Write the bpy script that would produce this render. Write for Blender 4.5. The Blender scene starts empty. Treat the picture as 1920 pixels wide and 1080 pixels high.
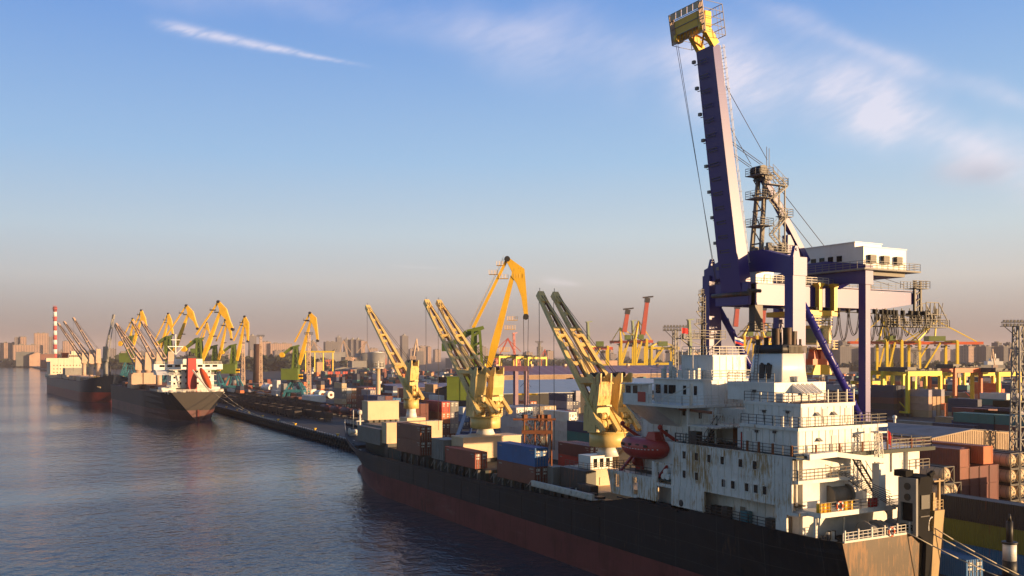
import bpy, math, random
from math import sin, cos, tan, atan, atan2, pi, sqrt, radians
from mathutils import Vector, Matrix

# ------------------------------------------------------------------ camera, sky, sun, exposure
scene = bpy.context.scene
COL = scene.collection
H = 29.5                      # eye height above the water
F = 1700.0                    # focal length in pixels of a 1920 px wide picture
HOR = 667.0                   # horizon row
PHI = radians(29.45)          # the camera looks this far to the right of the quay direction (+Y)
S_, C_ = sin(PHI), cos(PHI)

cam_d = bpy.data.cameras.new("camera"); cam = bpy.data.objects.new("camera", cam_d); COL.objects.link(cam)
cam.location = (0, 0, H); cam.rotation_euler = (pi/2, 0, -PHI)
cam_d.sensor_width = 36; cam_d.lens = F/1920*36; cam_d.shift_y = (HOR-540)/1920
cam_d.clip_start = 1; cam_d.clip_end = 60000
scene.camera = cam

SUN_AZ, SUN_EL = radians(141.5), radians(4.9)       # clockwise from +Y
sun_d = bpy.data.lights.new("sun", 'SUN'); sun_d.energy = 5.0; sun_d.angle = radians(0.5); sun_d.color = (1.0, .63, .31)
sun = bpy.data.objects.new("sun", sun_d); COL.objects.link(sun)
sdir = Vector((sin(SUN_AZ)*cos(SUN_EL), cos(SUN_AZ)*cos(SUN_EL), sin(SUN_EL)))
sun.rotation_euler = sdir.to_track_quat('Z', 'Y').to_euler(); sun.location = (200, -200, 60)

scene.view_settings.view_transform = 'Standard'; scene.view_settings.look = 'None'
scene.view_settings.gamma = 1; scene.view_settings.exposure = 1.08
scene.cycles.max_bounces = 6; scene.cycles.volume_bounces = 0

class X:
    """tiny expression wrapper for math nodes"""
    def __init__(s, nt, so): s.nt, s.so = nt, so
    def _m(s, op, *a):
        n = s.nt.nodes.new('ShaderNodeMath'); n.operation = op
        for i, v in enumerate((s,)+a):
            if isinstance(v, X): s.nt.links.new(v.so, n.inputs[i])
            else: n.inputs[i].default_value = v
        return X(s.nt, n.outputs[0])
    def __add__(s, o): return s._m('ADD', o)
    def __sub__(s, o): return s._m('SUBTRACT', o)
    def __mul__(s, o): return s._m('MULTIPLY', o)
    def __truediv__(s, o): return s._m('DIVIDE', o)
    def pw(s, o): return s._m('POWER', o)
    def gt(s, o): return s._m('GREATER_THAN', o)
    def lt(s, o): return s._m('LESS_THAN', o)
    def fr(s): return s._m('FRACT')
    def absx(s): return s._m('ABSOLUTE')
    def mx(s, o): return s._m('MAXIMUM', o)
    def mn(s, o): return s._m('MINIMUM', o)
    def sinx(s): return s._m('SINE')
    def flo(s): return s._m('FLOOR')
    def clamp(s): return s.mx(0.0).mn(1.0)
    def smooth(s, a, b):
        n = s.nt.nodes.new('ShaderNodeMapRange'); n.interpolation_type = 'SMOOTHSTEP'
        s.nt.links.new(s.so, n.inputs[0]); n.inputs[1].default_value = a; n.inputs[2].default_value = b
        return X(s.nt, n.outputs[0])

def mixc(nt, f, a, b, blend='MIX'):
    n = nt.nodes.new('ShaderNodeMix'); n.data_type = 'RGBA'; n.blend_type = blend
    for i, v in ((0, f), (6, a), (7, b)):
        if isinstance(v, X): nt.links.new(v.so, n.inputs[i])
        elif hasattr(v, 'links'): nt.links.new(v, n.inputs[i])
        elif isinstance(v, tuple): n.inputs[i].default_value = tuple(v[:3])+(1,)
        else: n.inputs[i].default_value = v
    return n.outputs[2]

def noise(nt, vec, scale, detail=3, rough=.55, stretch=None, dim='3D'):
    if stretch:
        m = nt.nodes.new('ShaderNodeMapping'); nt.links.new(vec, m.inputs[0]); m.inputs['Scale'].default_value = stretch; vec = m.outputs[0]
    n = nt.nodes.new('ShaderNodeTexNoise'); nt.links.new(vec, n.inputs['Vector'])
    n.inputs['Scale'].default_value = scale; n.inputs['Detail'].default_value = detail; n.inputs['Roughness'].default_value = rough
    return X(nt, n.outputs[0])

def make_world():
    w = bpy.data.worlds.new("World"); scene.world = w; w.use_nodes = True
    nt = w.node_tree; bg = nt.nodes['Background']
    sk = nt.nodes.new('ShaderNodeTexSky'); sk.sky_type = 'NISHITA'; sk.sun_disc = False
    sk.sun_elevation = SUN_EL; sk.sun_rotation = SUN_AZ
    sk.altitude = 0; sk.air_density = 1.0; sk.dust_density = 1.6; sk.ozone_density = 2.2
    tc = nt.nodes.new('ShaderNodeTexCoord'); sp = nt.nodes.new('ShaderNodeSeparateXYZ')
    nt.links.new(tc.outputs['Generated'], sp.inputs[0])
    x, y, z = (X(nt, sp.outputs[i]) for i in range(3))
    az = x._m('ARCTAN2', y)*(180/pi)                       # degrees clockwise from +Y
    el = z._m('ARCSINE')*(180/pi)
    cb = nt.nodes.new('ShaderNodeCombineXYZ')
    nt.links.new(az.so, cb.inputs[0]); nt.links.new(el.so, cb.inputs[1])
    v = cb.outputs[0]
    rot = nt.nodes.new('ShaderNodeVectorRotate'); rot.rotation_type = 'Z_AXIS'; rot.inputs['Angle'].default_value = radians(-22); nt.links.new(v, rot.inputs['Vector'])
    vr = rot.outputs[0]
    # thin high cloud: bands given by their course over the sky (azimuth, elevation in degrees)
    wob = (noise(nt, v, .16, 3, .55)-.5)*2.6
    def band(p, q, wid0, wid1, f0=.15, f1=.15, wb=1.0):
        dx, dy = q[0]-p[0], q[1]-p[1]; L = sqrt(dx*dx+dy*dy); ux, uy = dx/L, dy/L
        rx, ry = az-p[0], el-p[1]
        t = (rx*ux+ry*uy)/L
        dist = ((rx*-uy+ry*ux)+wob*wb).absx()
        m = dist/(t.clamp()*(wid1-wid0)+wid0)
        return (m*m*-1.4)._m('EXPONENT')*t.smooth(-f0, f0)*(t*-1+1.0).smooth(-f1, f1)
    n1 = noise(nt, vr, .26, 5, .5, stretch=(.6, 1.25, 1))
    n2 = noise(nt, vr, 1.7, 4, .55, stretch=(.42, 1.7, 1))
    tex = (n1+n2*.22).smooth(.38, .92)
    c = band((2.5, 21.4), (34, 19.8), 1.0, 1.4)*.24
    c = c + band((26, 19.4), (44, 17.0), 1.6, 2.9)*.40
    c = c + band((40, 17.6), (54, 13.8), 2.6, 1.9)*1.05
    c = c + band((50, 14.4), (61.5, 9.4), 1.5, 1.3)*1.0
    c = c + band((44, 20.5), (60, 13.0), .7, .6)*.42
    cm = (c*(tex*.95+.32)).clamp()
    ct = band((8.6, 18.85), (18.2, 17.75), .38, .14, .16, .35, .12)*(n2.smooth(.3,.6)*.6+.4)*.9
    puff = band((31.6, 4.75), (33.6, 4.5), .30, .16, .3, .3, .05)*.35
    puff2 = band((22.0, 5.6), (25, 5.5), .12, .1, .4, .4, .05)*.12
    cm = (cm + ct + puff + puff2).clamp()
    grey = band((55, 10.6), (62, 9.3), .9, .8, .4, .3, .3)*n1.smooth(.35, .65)*.5
    # the evening sky seen away from the sun is paler and pinker low down than the clear-air model gives
    ramp = nt.nodes.new('ShaderNodeValToRGB'); rp = ramp.color_ramp; nt.links.new((el/90.0).clamp().so, ramp.inputs[0])
    stops = [(0, (.98, .86, .94)), (1.0, (1.24, 1.09, 1.17)), (2.6, (1.95, 1.80, 1.86)), (4.6, (2.70, 2.68, 2.76)), (7.5, (2.55, 3.08, 3.55)), (12, (1.68, 2.66, 3.95)), (21, (.74, 1.66, 3.75)), (27, (.50, 1.2, 3.0)), (50, (.26, .62, 1.7)), (90, (.18, .45, 1.3))]
    while len(rp.elements) < len(stops): rp.elements.new(.5)
    for e_, (p_, c_) in zip(rp.elements, stops): e_.position = p_/90.0; e_.color = tuple(q/4 for q in c_)+(1,)
    graded = mixc(nt, 1.0, ramp.outputs[0], (4.0, 4.0, 4.0), 'MULTIPLY')
    # somewhat darker to the left (towards the earth's shadow), warmer to the right
    side = az.smooth(-25, 65)
    graded = mixc(nt, 1.0, graded, mixc(nt, side, (.80, .84, .90), (1.10, 1.05, .98)), 'MULTIPLY')
    away = (az-40.0).absx().smooth(125, 60)
    sky = mixc(nt, away*.85, sk.outputs[0], graded)
    col = mixc(nt, cm*.62, sky, (4.3, 3.9, 4.2))
    col = mixc(nt, grey, col, (2.0, 1.95, 2.3))
    nt.links.new(col, bg.inputs[0]); bg.inputs[1].default_value = 0.11
make_world()

# ------------------------------------------------------------------ where things stand
def dx_(px, X0):                         # depth at which the sight line of column px meets the plane X = X0
    return X0/((px-960)/F*C_+S_)
def XY(px, d):
    l = (px-960)/F*d
    return l*C_+d*S_, d*C_-l*S_
def zat(py, d): return H-(py-HOR)*d/F
def P(px, py, d):
    x, y = XY(px, d); return Vector((x, y, zat(py, d)))
def G(px, py, z=2.8):                    # point on the level z
    d = (H-z)*F/(py-HOR); x, y = XY(px, d); return Vector((x, y, z))
def PX(px, py, X0):
    return P(px, py, dx_(px, X0))

# ------------------------------------------------------------------ mesh helpers
def V(*a): return Vector(a)
class MB:
    def __init__(s): s.v, s.f, s.m, s.mi, s.sm = [], [], [], 0, []
    def add(s, vs, fs, smooth=False):
        b = len(s.v); s.v += [tuple(p) for p in vs]
        for f in fs: s.f.append([i+b for i in f]); s.m.append(s.mi); s.sm.append(smooth)
        return s
    def hexa(s, c):                       # 8 corners: bottom 4 (ccw) then top 4
        return s.add(c, [(3,2,1,0),(4,5,6,7),(0,1,5,4),(1,2,6,5),(2,3,7,6),(3,0,4,7)])
    def box(s, x0, x1, y0, y1, z0, z1):
        if x0 > x1: x0, x1 = x1, x0
        if y0 > y1: y0, y1 = y1, y0
        if z0 > z1: z0, z1 = z1, z0
        return s.hexa([(x0,y0,z0),(x1,y0,z0),(x1,y1,z0),(x0,y1,z0),(x0,y0,z1),(x1,y0,z1),(x1,y1,z1),(x0,y1,z1)])
    def bar(s, p, q, w, h=None, w2=None, h2=None, side=None):
        """beam of rectangular section w (sideways) x h from p to q; side = preferred sideways vector"""
        p, q = Vector(p), Vector(q); h = h or w; w2 = w2 or w; h2 = h2 or h
        t = (q-p).normalized()
        sd = Vector(side) if side is not None else (V(0,0,1).cross(t) if abs(t.z) < .98 else V(1,0,0))
        sd = (sd-t*sd.dot(t)).normalized(); up = t.cross(sd)
        def ring(o, a, b): return [o-sd*a/2-up*b/2, o+sd*a/2-up*b/2, o+sd*a/2+up*b/2, o-sd*a/2+up*b/2]
        c = ring(p, w, h)+ring(q, w2, h2)
        return s.add(c, [(0,1,2,3),(7,6,5,4),(4,5,1,0),(5,6,2,1),(6,7,3,2),(7,4,0,3)])
    def tube(s, p, q, r, n=8, r2=None, cap=True):
        p, q = Vector(p), Vector(q); r2 = r if r2 is None else r2
        t = (q-p).normalized(); a = t.orthogonal().normalized(); b = t.cross(a)
        c = [p+(a*cos(2*pi*i/n)+b*sin(2*pi*i/n))*r for i in range(n)]+[q+(a*cos(2*pi*i/n)+b*sin(2*pi*i/n))*r2 for i in range(n)]
        s.add(c, [(i, (i+1)%n, n+(i+1)%n, n+i) for i in range(n)], True)
        if cap:
            s.f += [list(range(len(s.v)-2*n, len(s.v)-n))[::-1], list(range(len(s.v)-n, len(s.v)))]; s.m += [s.mi]*2; s.sm += [False]*2
        return s
    def path(s, pts, r, n=5):
        for a, b in zip(pts[:-1], pts[1:]): s.tube(a, b, r, n)
        return s
    def loft(s, rings, close=True, cap=True, smooth=True):
        n = len(rings[0]); vs = [p for r in rings for p in r]; fs = []
        for k in range(len(rings)-1):
            for i in range(n if close else n-1):
                j = (i+1)%n; fs.append((k*n+i, k*n+j, (k+1)*n+j, (k+1)*n+i))
        s.add(vs, fs, smooth)
        if cap:
            b = len(s.v)-len(vs)
            s.f += [[b+i for i in range(n)][::-1], [b+len(vs)-n+i for i in range(n)]]; s.m += [s.mi]*2; s.sm += [False]*2
        return s
    def ell(s, c, r, n=12, m=7):
        c = Vector(c)
        rings = []
        for k in range(m+1):
            th = -pi/2+pi*k/m; rr = max(cos(th), .02)
            rings.append([c+V(r[0]*rr*cos(2*pi*i/n), r[1]*rr*sin(2*pi*i/n), r[2]*sin(th)) for i in range(n)])
        return s.loft(rings)
    def prism(s, poly, axis, a0, a1):
        """poly of 2D points; axis 0: (y,z) along x; 1: (x,z) along y; 2: (x,y) along z"""
        def mk(p, a): return (a, p[0], p[1]) if axis == 0 else (p[0], a, p[1]) if axis == 1 else (p[0], p[1], a)
        n = len(poly); vs = [mk(p, a0) for p in poly]+[mk(p, a1) for p in poly]
        return s.add(vs, [list(range(n))[::-1], list(range(n, 2*n))]+[(i, (i+1)%n, n+(i+1)%n, n+i) for i in range(n)])
    def slab(s, poly3, nrm, t):
        """flat 3D polygon given thickness t along nrm"""
        nrm = Vector(nrm).normalized(); n = len(poly3)
        vs = [Vector(p)-nrm*t/2 for p in poly3]+[Vector(p)+nrm*t/2 for p in poly3]
        return s.add(vs, [list(range(n))[::-1], list(range(n, 2*n))]+[(i, (i+1)%n, n+(i+1)%n, n+i) for i in range(n)])
    def lattice(s, p, q, w, w2=None, n=8, r=.08, side=None, tri=False):
        """four-chord lattice beam or mast from p to q"""
        p, q = Vector(p), Vector(q); w2 = w2 or w; t = (q-p).normalized()
        sd = Vector(side) if side is not None else (V(0,0,1).cross(t) if abs(t.z) < .98 else V(1,0,0))
        sd = (sd-t*sd.dot(t)).normalized(); up = t.cross(sd)
        R = []
        for k in range(n+1):
            o = p.lerp(q, k/n); a = (w+(w2-w)*k/n)/2
            R.append([o-sd*a-up*a, o+sd*a-up*a, o+sd*a+up*a, o-sd*a+up*a])
        for k in range(n):
            for i in range(4):
                s.bar(R[k][i], R[k+1][i], r*2)
                s.bar(R[k][i], R[k+1][(i+1)%4], r*1.2) if k%2 else s.bar(R[k][(i+1)%4], R[k+1][i], r*1.2)
                s.bar(R[k+1][i], R[k+1][(i+1)%4], r*1.2)
        return s
    def rail(s, pts, h=1.0, step=1.6, t=.05, mids=2):
        for a, b in zip(pts[:-1], pts[1:]):
            a, b = Vector(a), Vector(b); L = (b-a).length; n = max(1, int(L/step+.5))
            for k in range(n+1):
                o = a.lerp(b, k/n); s.bar(o, o+V(0,0,h), t)
            for j in range(mids+1):
                z = V(0,0,h*(j+1)/(mids+1)); s.bar(a+z, b+z, t)
        return s
    def ladder(s, p, q, w=.5, side=(1,0,0), step=.4, t=.05):
        p, q = Vector(p), Vector(q); sd = Vector(side).normalized()*w/2
        s.bar(p-sd, q-sd, t); s.bar(p+sd, q+sd, t)
        n = max(2, int((q-p).length/step))
        for k in range(1, n): o = p.lerp(q, k/n); s.bar(o-sd, o+sd, t*.8)
        return s
    def stairs(s, p, q, w=.8, side=(0,1,0)):
        """flight with stringers, treads and handrails"""
        p, q = Vector(p), Vector(q); sd = Vector(side).normalized()*w/2
        for g in (-1, 1):
            s.bar(p+sd*g, q+sd*g, .08, .2); s.bar(p+sd*g+V(0,0,1), q+sd*g+V(0,0,1), .05)
            for k in range(4): o = p.lerp(q, k/3)+sd*g; s.bar(o, o+V(0,0,1), .05)
        n = max(3, int(abs(q.z-p.z)/.28))
        for k in range(n): o = p.lerp(q, (k+.5)/n); s.bar(o-sd, o+sd, .22, .04)
        return s
    def build(s, name, mats, parent=None, label=None):
        off = Vector((0,0,0)); p = parent
        while p is not None: off += p.location; p = p.parent
        me = bpy.data.meshes.new(name)
        me.from_pydata([(a-off.x, b-off.y, c-off.z) for a, b, c in s.v], [], s.f)
        if not isinstance(mats, (list, tuple)): mats = [mats]
        for m in mats: me.materials.append(m)
        if len(mats) > 1: me.polygons.foreach_set('material_index', s.m)
        if any(s.sm): me.polygons.foreach_set('use_smooth', s.sm)
        me.update()
        o = bpy.data.objects.new(name, me); COL.objects.link(o)
        if parent is not None: o.parent = parent
        if label: o['label'] = label
        return o
def tag(o, label=None, cat=None, group=None, kind=None):
    if label: o['label'] = label
    if cat: o['category'] = cat
    if group: o['group'] = group
    if kind: o['kind'] = kind
    return o
def thing(name, loc, label, cat, group=None):
    o = bpy.data.objects.new(name, None); COL.objects.link(o); o.location = loc; o.empty_display_size = .1
    return tag(o, label, cat, group)
def put(o, x, y, z): 
    """settle a mesh thing's origin at its base"""
    d = Vector((x, y, z)); o.data.transform(Matrix.Translation(-d)); o.location = d
    return o
def copy_tree(o, parent=None):
    c = o.copy(); COL.objects.link(c); c.parent = parent
    for ch in list(o.children): copy_tree(ch, c)
    return c

# ------------------------------------------------------------------ materials
def mat(name, col, rough=.6, metal=0.0, spec=.5, dirt=.35, rust=0.0, rcol=(.17,.055,.02), scale=1.0, objcol=False, bump=None, extra=None, streak=True, coat=0):
    m = bpy.data.materials.new(name); m.use_nodes = True; nt = m.node_tree; b = nt.nodes['Principled BSDF']
    tc = nt.nodes.new('ShaderNodeTexCoord'); v = tc.outputs['Object']
    base = col
    if objcol:
        oi = nt.nodes.new('ShaderNodeObjectInfo'); base = oi.outputs['Color']
    n = noise(nt, v, .22*scale, 5, .65)
    dk = mixc(nt, 1.0, base, (.62,.60,.58), 'MULTIPLY')
    c = mixc(nt, n.smooth(.38, .72)*dirt*1.6, base, dk)
    if streak:
        st = noise(nt, v, 1.0*scale, 3, .6, stretch=(2.2, 2.2, .16))
        c = mixc(nt, st.smooth(.52, .75)*dirt, c, mixc(nt, 1.0, base, (.55,.5,.46), 'MULTIPLY'))
    if rust > 0:
        a = noise(nt, v, 1.1*scale, 7, .72, stretch=(2.2, 2.2, .30)); a2 = noise(nt, v, .12*scale, 2, .5)
        rm = (a+a2*.55).smooth(.98-rust*.35, 1.08-rust*.30)
        c = mixc(nt, rm*.9, c, rcol)
    if extra: c = extra(nt, v, c)
    nt.links.new(c, b.inputs['Base Color'])
    b.inputs['Roughness'].default_value = rough; b.inputs['Metallic'].default_value = metal
    b.inputs['Specular IOR Level'].default_value = spec
    if coat: b.inputs['Coat Weight'].default_value = coat; b.inputs['Coat Roughness'].default_value = rough*.8
    if bump: 
        h, dist = bump(nt, v); bn = nt.nodes.new('ShaderNodeBump'); bn.inputs['Distance'].default_value = dist
        bn.inputs['Strength'].default_value = 1.0
        nt.links.new(h.so, bn.inputs['Height']); nt.links.new(bn.outputs[0], b.inputs['Normal'])
    return m
def sep(nt, v):
    s = nt.nodes.new('ShaderNodeSeparateXYZ'); nt.links.new(v, s.inputs[0]); return [X(nt, s.outputs[i]) for i in range(3)]

def corr(nt, v):
    x, y, z = sep(nt, v); return ((x+y)*(2*pi/.30)).sinx()*.5+.5, .045
M = {}
def seams(nt, v, c):
    x, y, z = sep(nt, v)
    l = ((z/2.1+.35).fr().lt(.022)+(y/7.3).fr().lt(.010)).clamp()
    c = mixc(nt, l*.55, c, (.055,.058,.062))
    sc = noise(nt, v, .8, 5, .7, stretch=(1, .16, 2.2)).smooth(.62, .74); sc2 = noise(nt, v, .09, 2, .5).smooth(.45, .62)
    c = mixc(nt, sc*sc2*.5, c, (.075,.078,.080))
    dr = noise(nt, v, .7, 4, .65, stretch=(1, 1.6, .10)).smooth(.58, .72)
    return mixc(nt, dr*.30, c, (.045,.050,.058))
M['hull_black'] = mat('hull_black', (.012,.015,.021), .55, spec=.22, dirt=.6, rust=.25, scale=.8, rcol=(.06,.035,.025), extra=seams)
M['boot_red'] = mat('boot_red', (.18,.045,.042), .6, spec=.25, dirt=.6, rust=.3, scale=.7, rcol=(.06,.025,.02), extra=lambda nt, v, c: mixc(nt, noise(nt, v, .5, 5, .7, stretch=(1, .2, 1.4)).smooth(.55, .75)*.35, c, (.25,.15,.13)))
M['transom'] = mat('transom', (.075,.048,.026), .40, dirt=.5, rust=.7, scale=1.2, rcol=(.20,.095,.03))
M['deck_green'] = mat('deck_green', (.030,.042,.036), .7, dirt=.5, rust=.4, streak=False)
M['deck_red'] = mat('deck_red', (.12,.045,.03), .75, dirt=.5, rust=.3, streak=False)
M['white'] = mat('ship_white', (.72,.72,.70), .45, dirt=.28, rust=.30, scale=1.6, rcol=(.33,.17,.05))
M['white2'] = mat('clean_white', (.74,.74,.72), .4, dirt=.15, rust=.05)
M['cream'] = mat('cream_paint', (.62,.47,.30), .55, dirt=.3, rust=.16, rcol=(.3,.14,.05))
M['cy'] = mat('crane_yellow_cream', (.74,.55,.20), .42, dirt=.3, rust=.36, scale=1.4, rcol=(.28,.11,.03))
M['yellow'] = mat('portal_yellow', (.80,.48,.03), .42, dirt=.2, rust=.12)
M['yel_far'] = mat('gantry_yellow', (.80,.58,.015), .5, dirt=.12, rust=.02)
M['green'] = mat('machine_green', (.13,.19,.03), .5, dirt=.3, rust=.1)
M['dgreen'] = mat('machine_dark_green', (.05,.11,.03), .55, dirt=.3)
M['teal'] = mat('portal_teal', (.03,.17,.22), .5, dirt=.3, rust=.1)
M['bluebase'] = mat('portal_blue', (.012,.05,.20), .5, dirt=.3, rust=.1)
M['sts'] = mat('gantry_blue_gloss', (.013,.010,.20), .40, spec=.52, dirt=.12, rust=.0, scale=.5)
M['black'] = mat('black_paint', (.018,.018,.02), .55, dirt=.3, rust=.15)
M['dark'] = mat('dark_steel', (.035,.035,.037), .5, dirt=.3, rust=.3)
M['rail'] = mat('rail_grey', (.20,.18,.15), .6, spec=.3, dirt=.3, rust=.4)
M['railw'] = mat('rail_white', (.62,.60,.55), .5, dirt=.2, rust=.3)
M['galv'] = mat('galvanised', (.25,.245,.235), .6, spec=.3, dirt=.3, rust=.1)
M['rope'] = mat('rope', (.45,.40,.30), .9, dirt=.2, streak=False)
M['cable'] = mat('wire_rope', (.05,.045,.045), .6, dirt=.1, streak=False)
M['glass'] = mat('dark_glass', (.006,.008,.011), .12, spec=.25, dirt=.0, streak=False)
M['rusty'] = mat('rusty_steel', (.20,.07,.028), .8, dirt=.4, rust=.5)
M['red'] = mat('boat_red', (.42,.030,.022), .4, dirt=.3, rust=.05)
M['orange'] = mat('orange_paint', (.62,.10,.02), .45, dirt=.2)
M['rsts'] = mat('boom_red', (.52,.09,.05), .5, dirt=.2)
M['cont'] = mat('container_paint', (1,1,1), .5, dirt=.35, rust=.16, objcol=True, bump=corr, scale=1.3)
M['objc'] = mat('painted_surface', (1,1,1), .6, dirt=.3, objcol=True)
M['concrete'] = mat('concrete', (.17,.16,.15), .85, dirt=.5, streak=False, scale=.5)
M['tyre'] = mat('rubber', (.012,.012,.012), .8, dirt=.1, streak=False)
M['beige'] = mat('beige_paint', (.50,.36,.27), .55, dirt=.25, rust=.15)
M['soot'] = mat('soot', (.03,.02,.016), .6, dirt=.5, rust=.5, rcol=(.10,.045,.02))
M['whiter'] = mat('rust_streaked_white', (.70,.70,.68), .45, dirt=.3, rust=.62, scale=1.9, rcol=(.36,.22,.07))
M['marking'] = mat('faded_marking', (.30,.26,.24), .7, dirt=.4, streak=False)
# ------------------------------------------------------------------ the setting
QY = [(96, -900), (96, 262), (100, 520), (88, 1200), (64, 3000)]
def water_mat():
    m = bpy.data.materials.new('river_water'); m.use_nodes = True; nt = m.node_tree; b = nt.nodes['Principled BSDF']
    tc = nt.nodes.new('ShaderNodeTexCoord'); v = tc.outputs['Object']
    b.inputs['Base Color'].default_value = (.008, .038, .058, 1); b.inputs['Roughness'].default_value = .06; b.inputs['IOR'].default_value = 1.333
    a = noise(nt, v, .20, 5, .62, stretch=(1, .75, 1)); c = noise(nt, v, .62, 4, .6, stretch=(.75, 1, 1))
    k = noise(nt, v, .010, 3, .55, stretch=(.35, 1, 1)).smooth(.38, .66)*.75+.35      # calmer and rougher patches
    hgt = a*1.0+c*.30
    bn = nt.nodes.new('ShaderNodeBump'); bn.inputs['Strength'].default_value = 1
    nt.links.new((k*.62).so, bn.inputs['Distance'])
    nt.links.new(hgt.so, bn.inputs['Height']); nt.links.new(bn.outputs[0], b.inputs['Normal'])
    return m
m = MB(); m.add([(-15000,-3000,0),(15000,-3000,0),(15000,16000,0),(-15000,16000,0)], [(0,1,2,3)])
tag(m.build('water', water_mat()), kind='structure')

def ground_mat():
    def ex(nt, v, c):
        n = noise(nt, v, .02, 4, .6); c = mixc(nt, n.smooth(.4, .62)*.7, c, (.035,.034,.034))
        n2 = noise(nt, v, .15, 5, .7, stretch=(1, .25, 1)); return mixc(nt, n2.smooth(.5, .7)*.5, c, (.028,.028,.030))
    return mat('asphalt_ground', (.045,.044,.045), .85, dirt=.4, streak=False, scale=.3, extra=ex)
m = MB()
pts = QY+[(-60, 3060), (-9000, 3100), (-9000, 15000), (15000, 15000), (15000, -900)]
m.add([(x, y, 2.8) for x, y in pts], [list(range(len(pts)))[::-1]])
tag(m.build('ground', ground_mat()), kind='structure')
m = MB()                                                 # quay face with a coping
full = QY+[(-60, 3060), (-9000, 3100)]
for (a, b) in zip(full[:-1], full[1:]):
    m.slab([(a[0],a[1],-2),(b[0],b[1],-2),(b[0],b[1],2.79),(a[0],a[1],2.79)], (b[1]-a[1], a[0]-b[0], 0), .3)
tag(m.build('quay_wall', mat('quay_concrete', (.10,.092,.085), .85, dirt=.8, rust=.25, rcol=(.02,.022,.018))), kind='structure')
m = MB()
for (a, b) in zip(QY[:-1], QY[1:]):
    m.bar((a[0]+.25, a[1], 2.98), (b[0]+.25, b[1], 2.98), .8, .36)
tag(m.build('quay_kerb', mat('kerb_concrete', (.36,.34,.33), .8, dirt=.6)), kind='structure')
def qx(y):
    for (a, b) in zip(QY[:-1], QY[1:]):
        if a[1] <= y <= b[1]: return a[0]+(b[0]-a[0])*(y-a[1])/(b[1]-a[1])
    return QY[-1][0]
m = MB()                                                 # crane and railway tracks let into the quay
for off in (3.0, 13.5, 19, 20.5, 25, 26.5, 31, 32.5):
    for (a, b) in zip(QY[:-1], QY[1:]):
        m.bar((a[0]+off, a[1], 2.81), (b[0]+off, b[1], 2.81), .18, .06)
tag(m.build('rail_tracks', M['dark']), kind='structure')

# far wood and low cover between the yards and the city: one mass nobody could count
rnd = random.Random(3)
def clump_mass(name, spots, col):
    mb = MB()
    for (cx, cy, r, h) in spots:
        for k in range(int(26)):
            a = rnd.random()*2*pi; rr = r*sqrt(rnd.random()); zz = 2.8+h*(rnd.random()**.7)*(1-.35*rr/r)
            s = r*.16*(.6+rnd.random()); c = V(cx+rr*cos(a), cy+rr*sin(a), zz)
            u = V(rnd.gauss(0,1), rnd.gauss(0,1), rnd.gauss(0,1)).normalized(); w = u.orthogonal().normalized()
            for q in range(3):
                w = Matrix.Rotation(2.1, 3, u) @ w; e = u.cross(w)
                mb.add([c-w*s-e*s*.6, c+w*s-e*s*.7, c+w*s*.7+e*s*.7, c-w*s*.6+e*s*.8], [(0,1,2,3)])
                c = c+V(rnd.gauss(0,1)*s*.6, rnd.gauss(0,1)*s*.6, rnd.gauss(0,1)*s*.4)
    return tag(mb.build(name, mat(name+'_leaves', col, .8, dirt=.6, streak=False, scale=.3)), kind='stuff')
def gx(px, d): return XY(px, d)
spots = []
for px0, px1, d, h, n in ((0, 130, 2850, 34, 24), (120, 345, 1750, 26, 26), (330, 480, 1900, 30, 16), (480, 600, 1500, 30, 18), (600, 700, 1700, 14, 8), (0, 120, 2300, 16, 10), (1180, 1500, 1900, 16, 22), (1500, 1920, 1500, 13, 26), (860, 1180, 2300, 16, 18)):
    for k in range(n):
        x, y = gx(px0+(px1-px0)*(k+rnd.random())/n, d*(1+.12*rnd.random())); spots.append((x, y, 26*d/1800*(.7+.6*rnd.random()), h*(.7+.5*rnd.random())))
tag(clump_mass('far_wood', spots, (.045,.060,.035)), 'dark wood of trees in front of the distant city blocks', 'wood')
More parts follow.
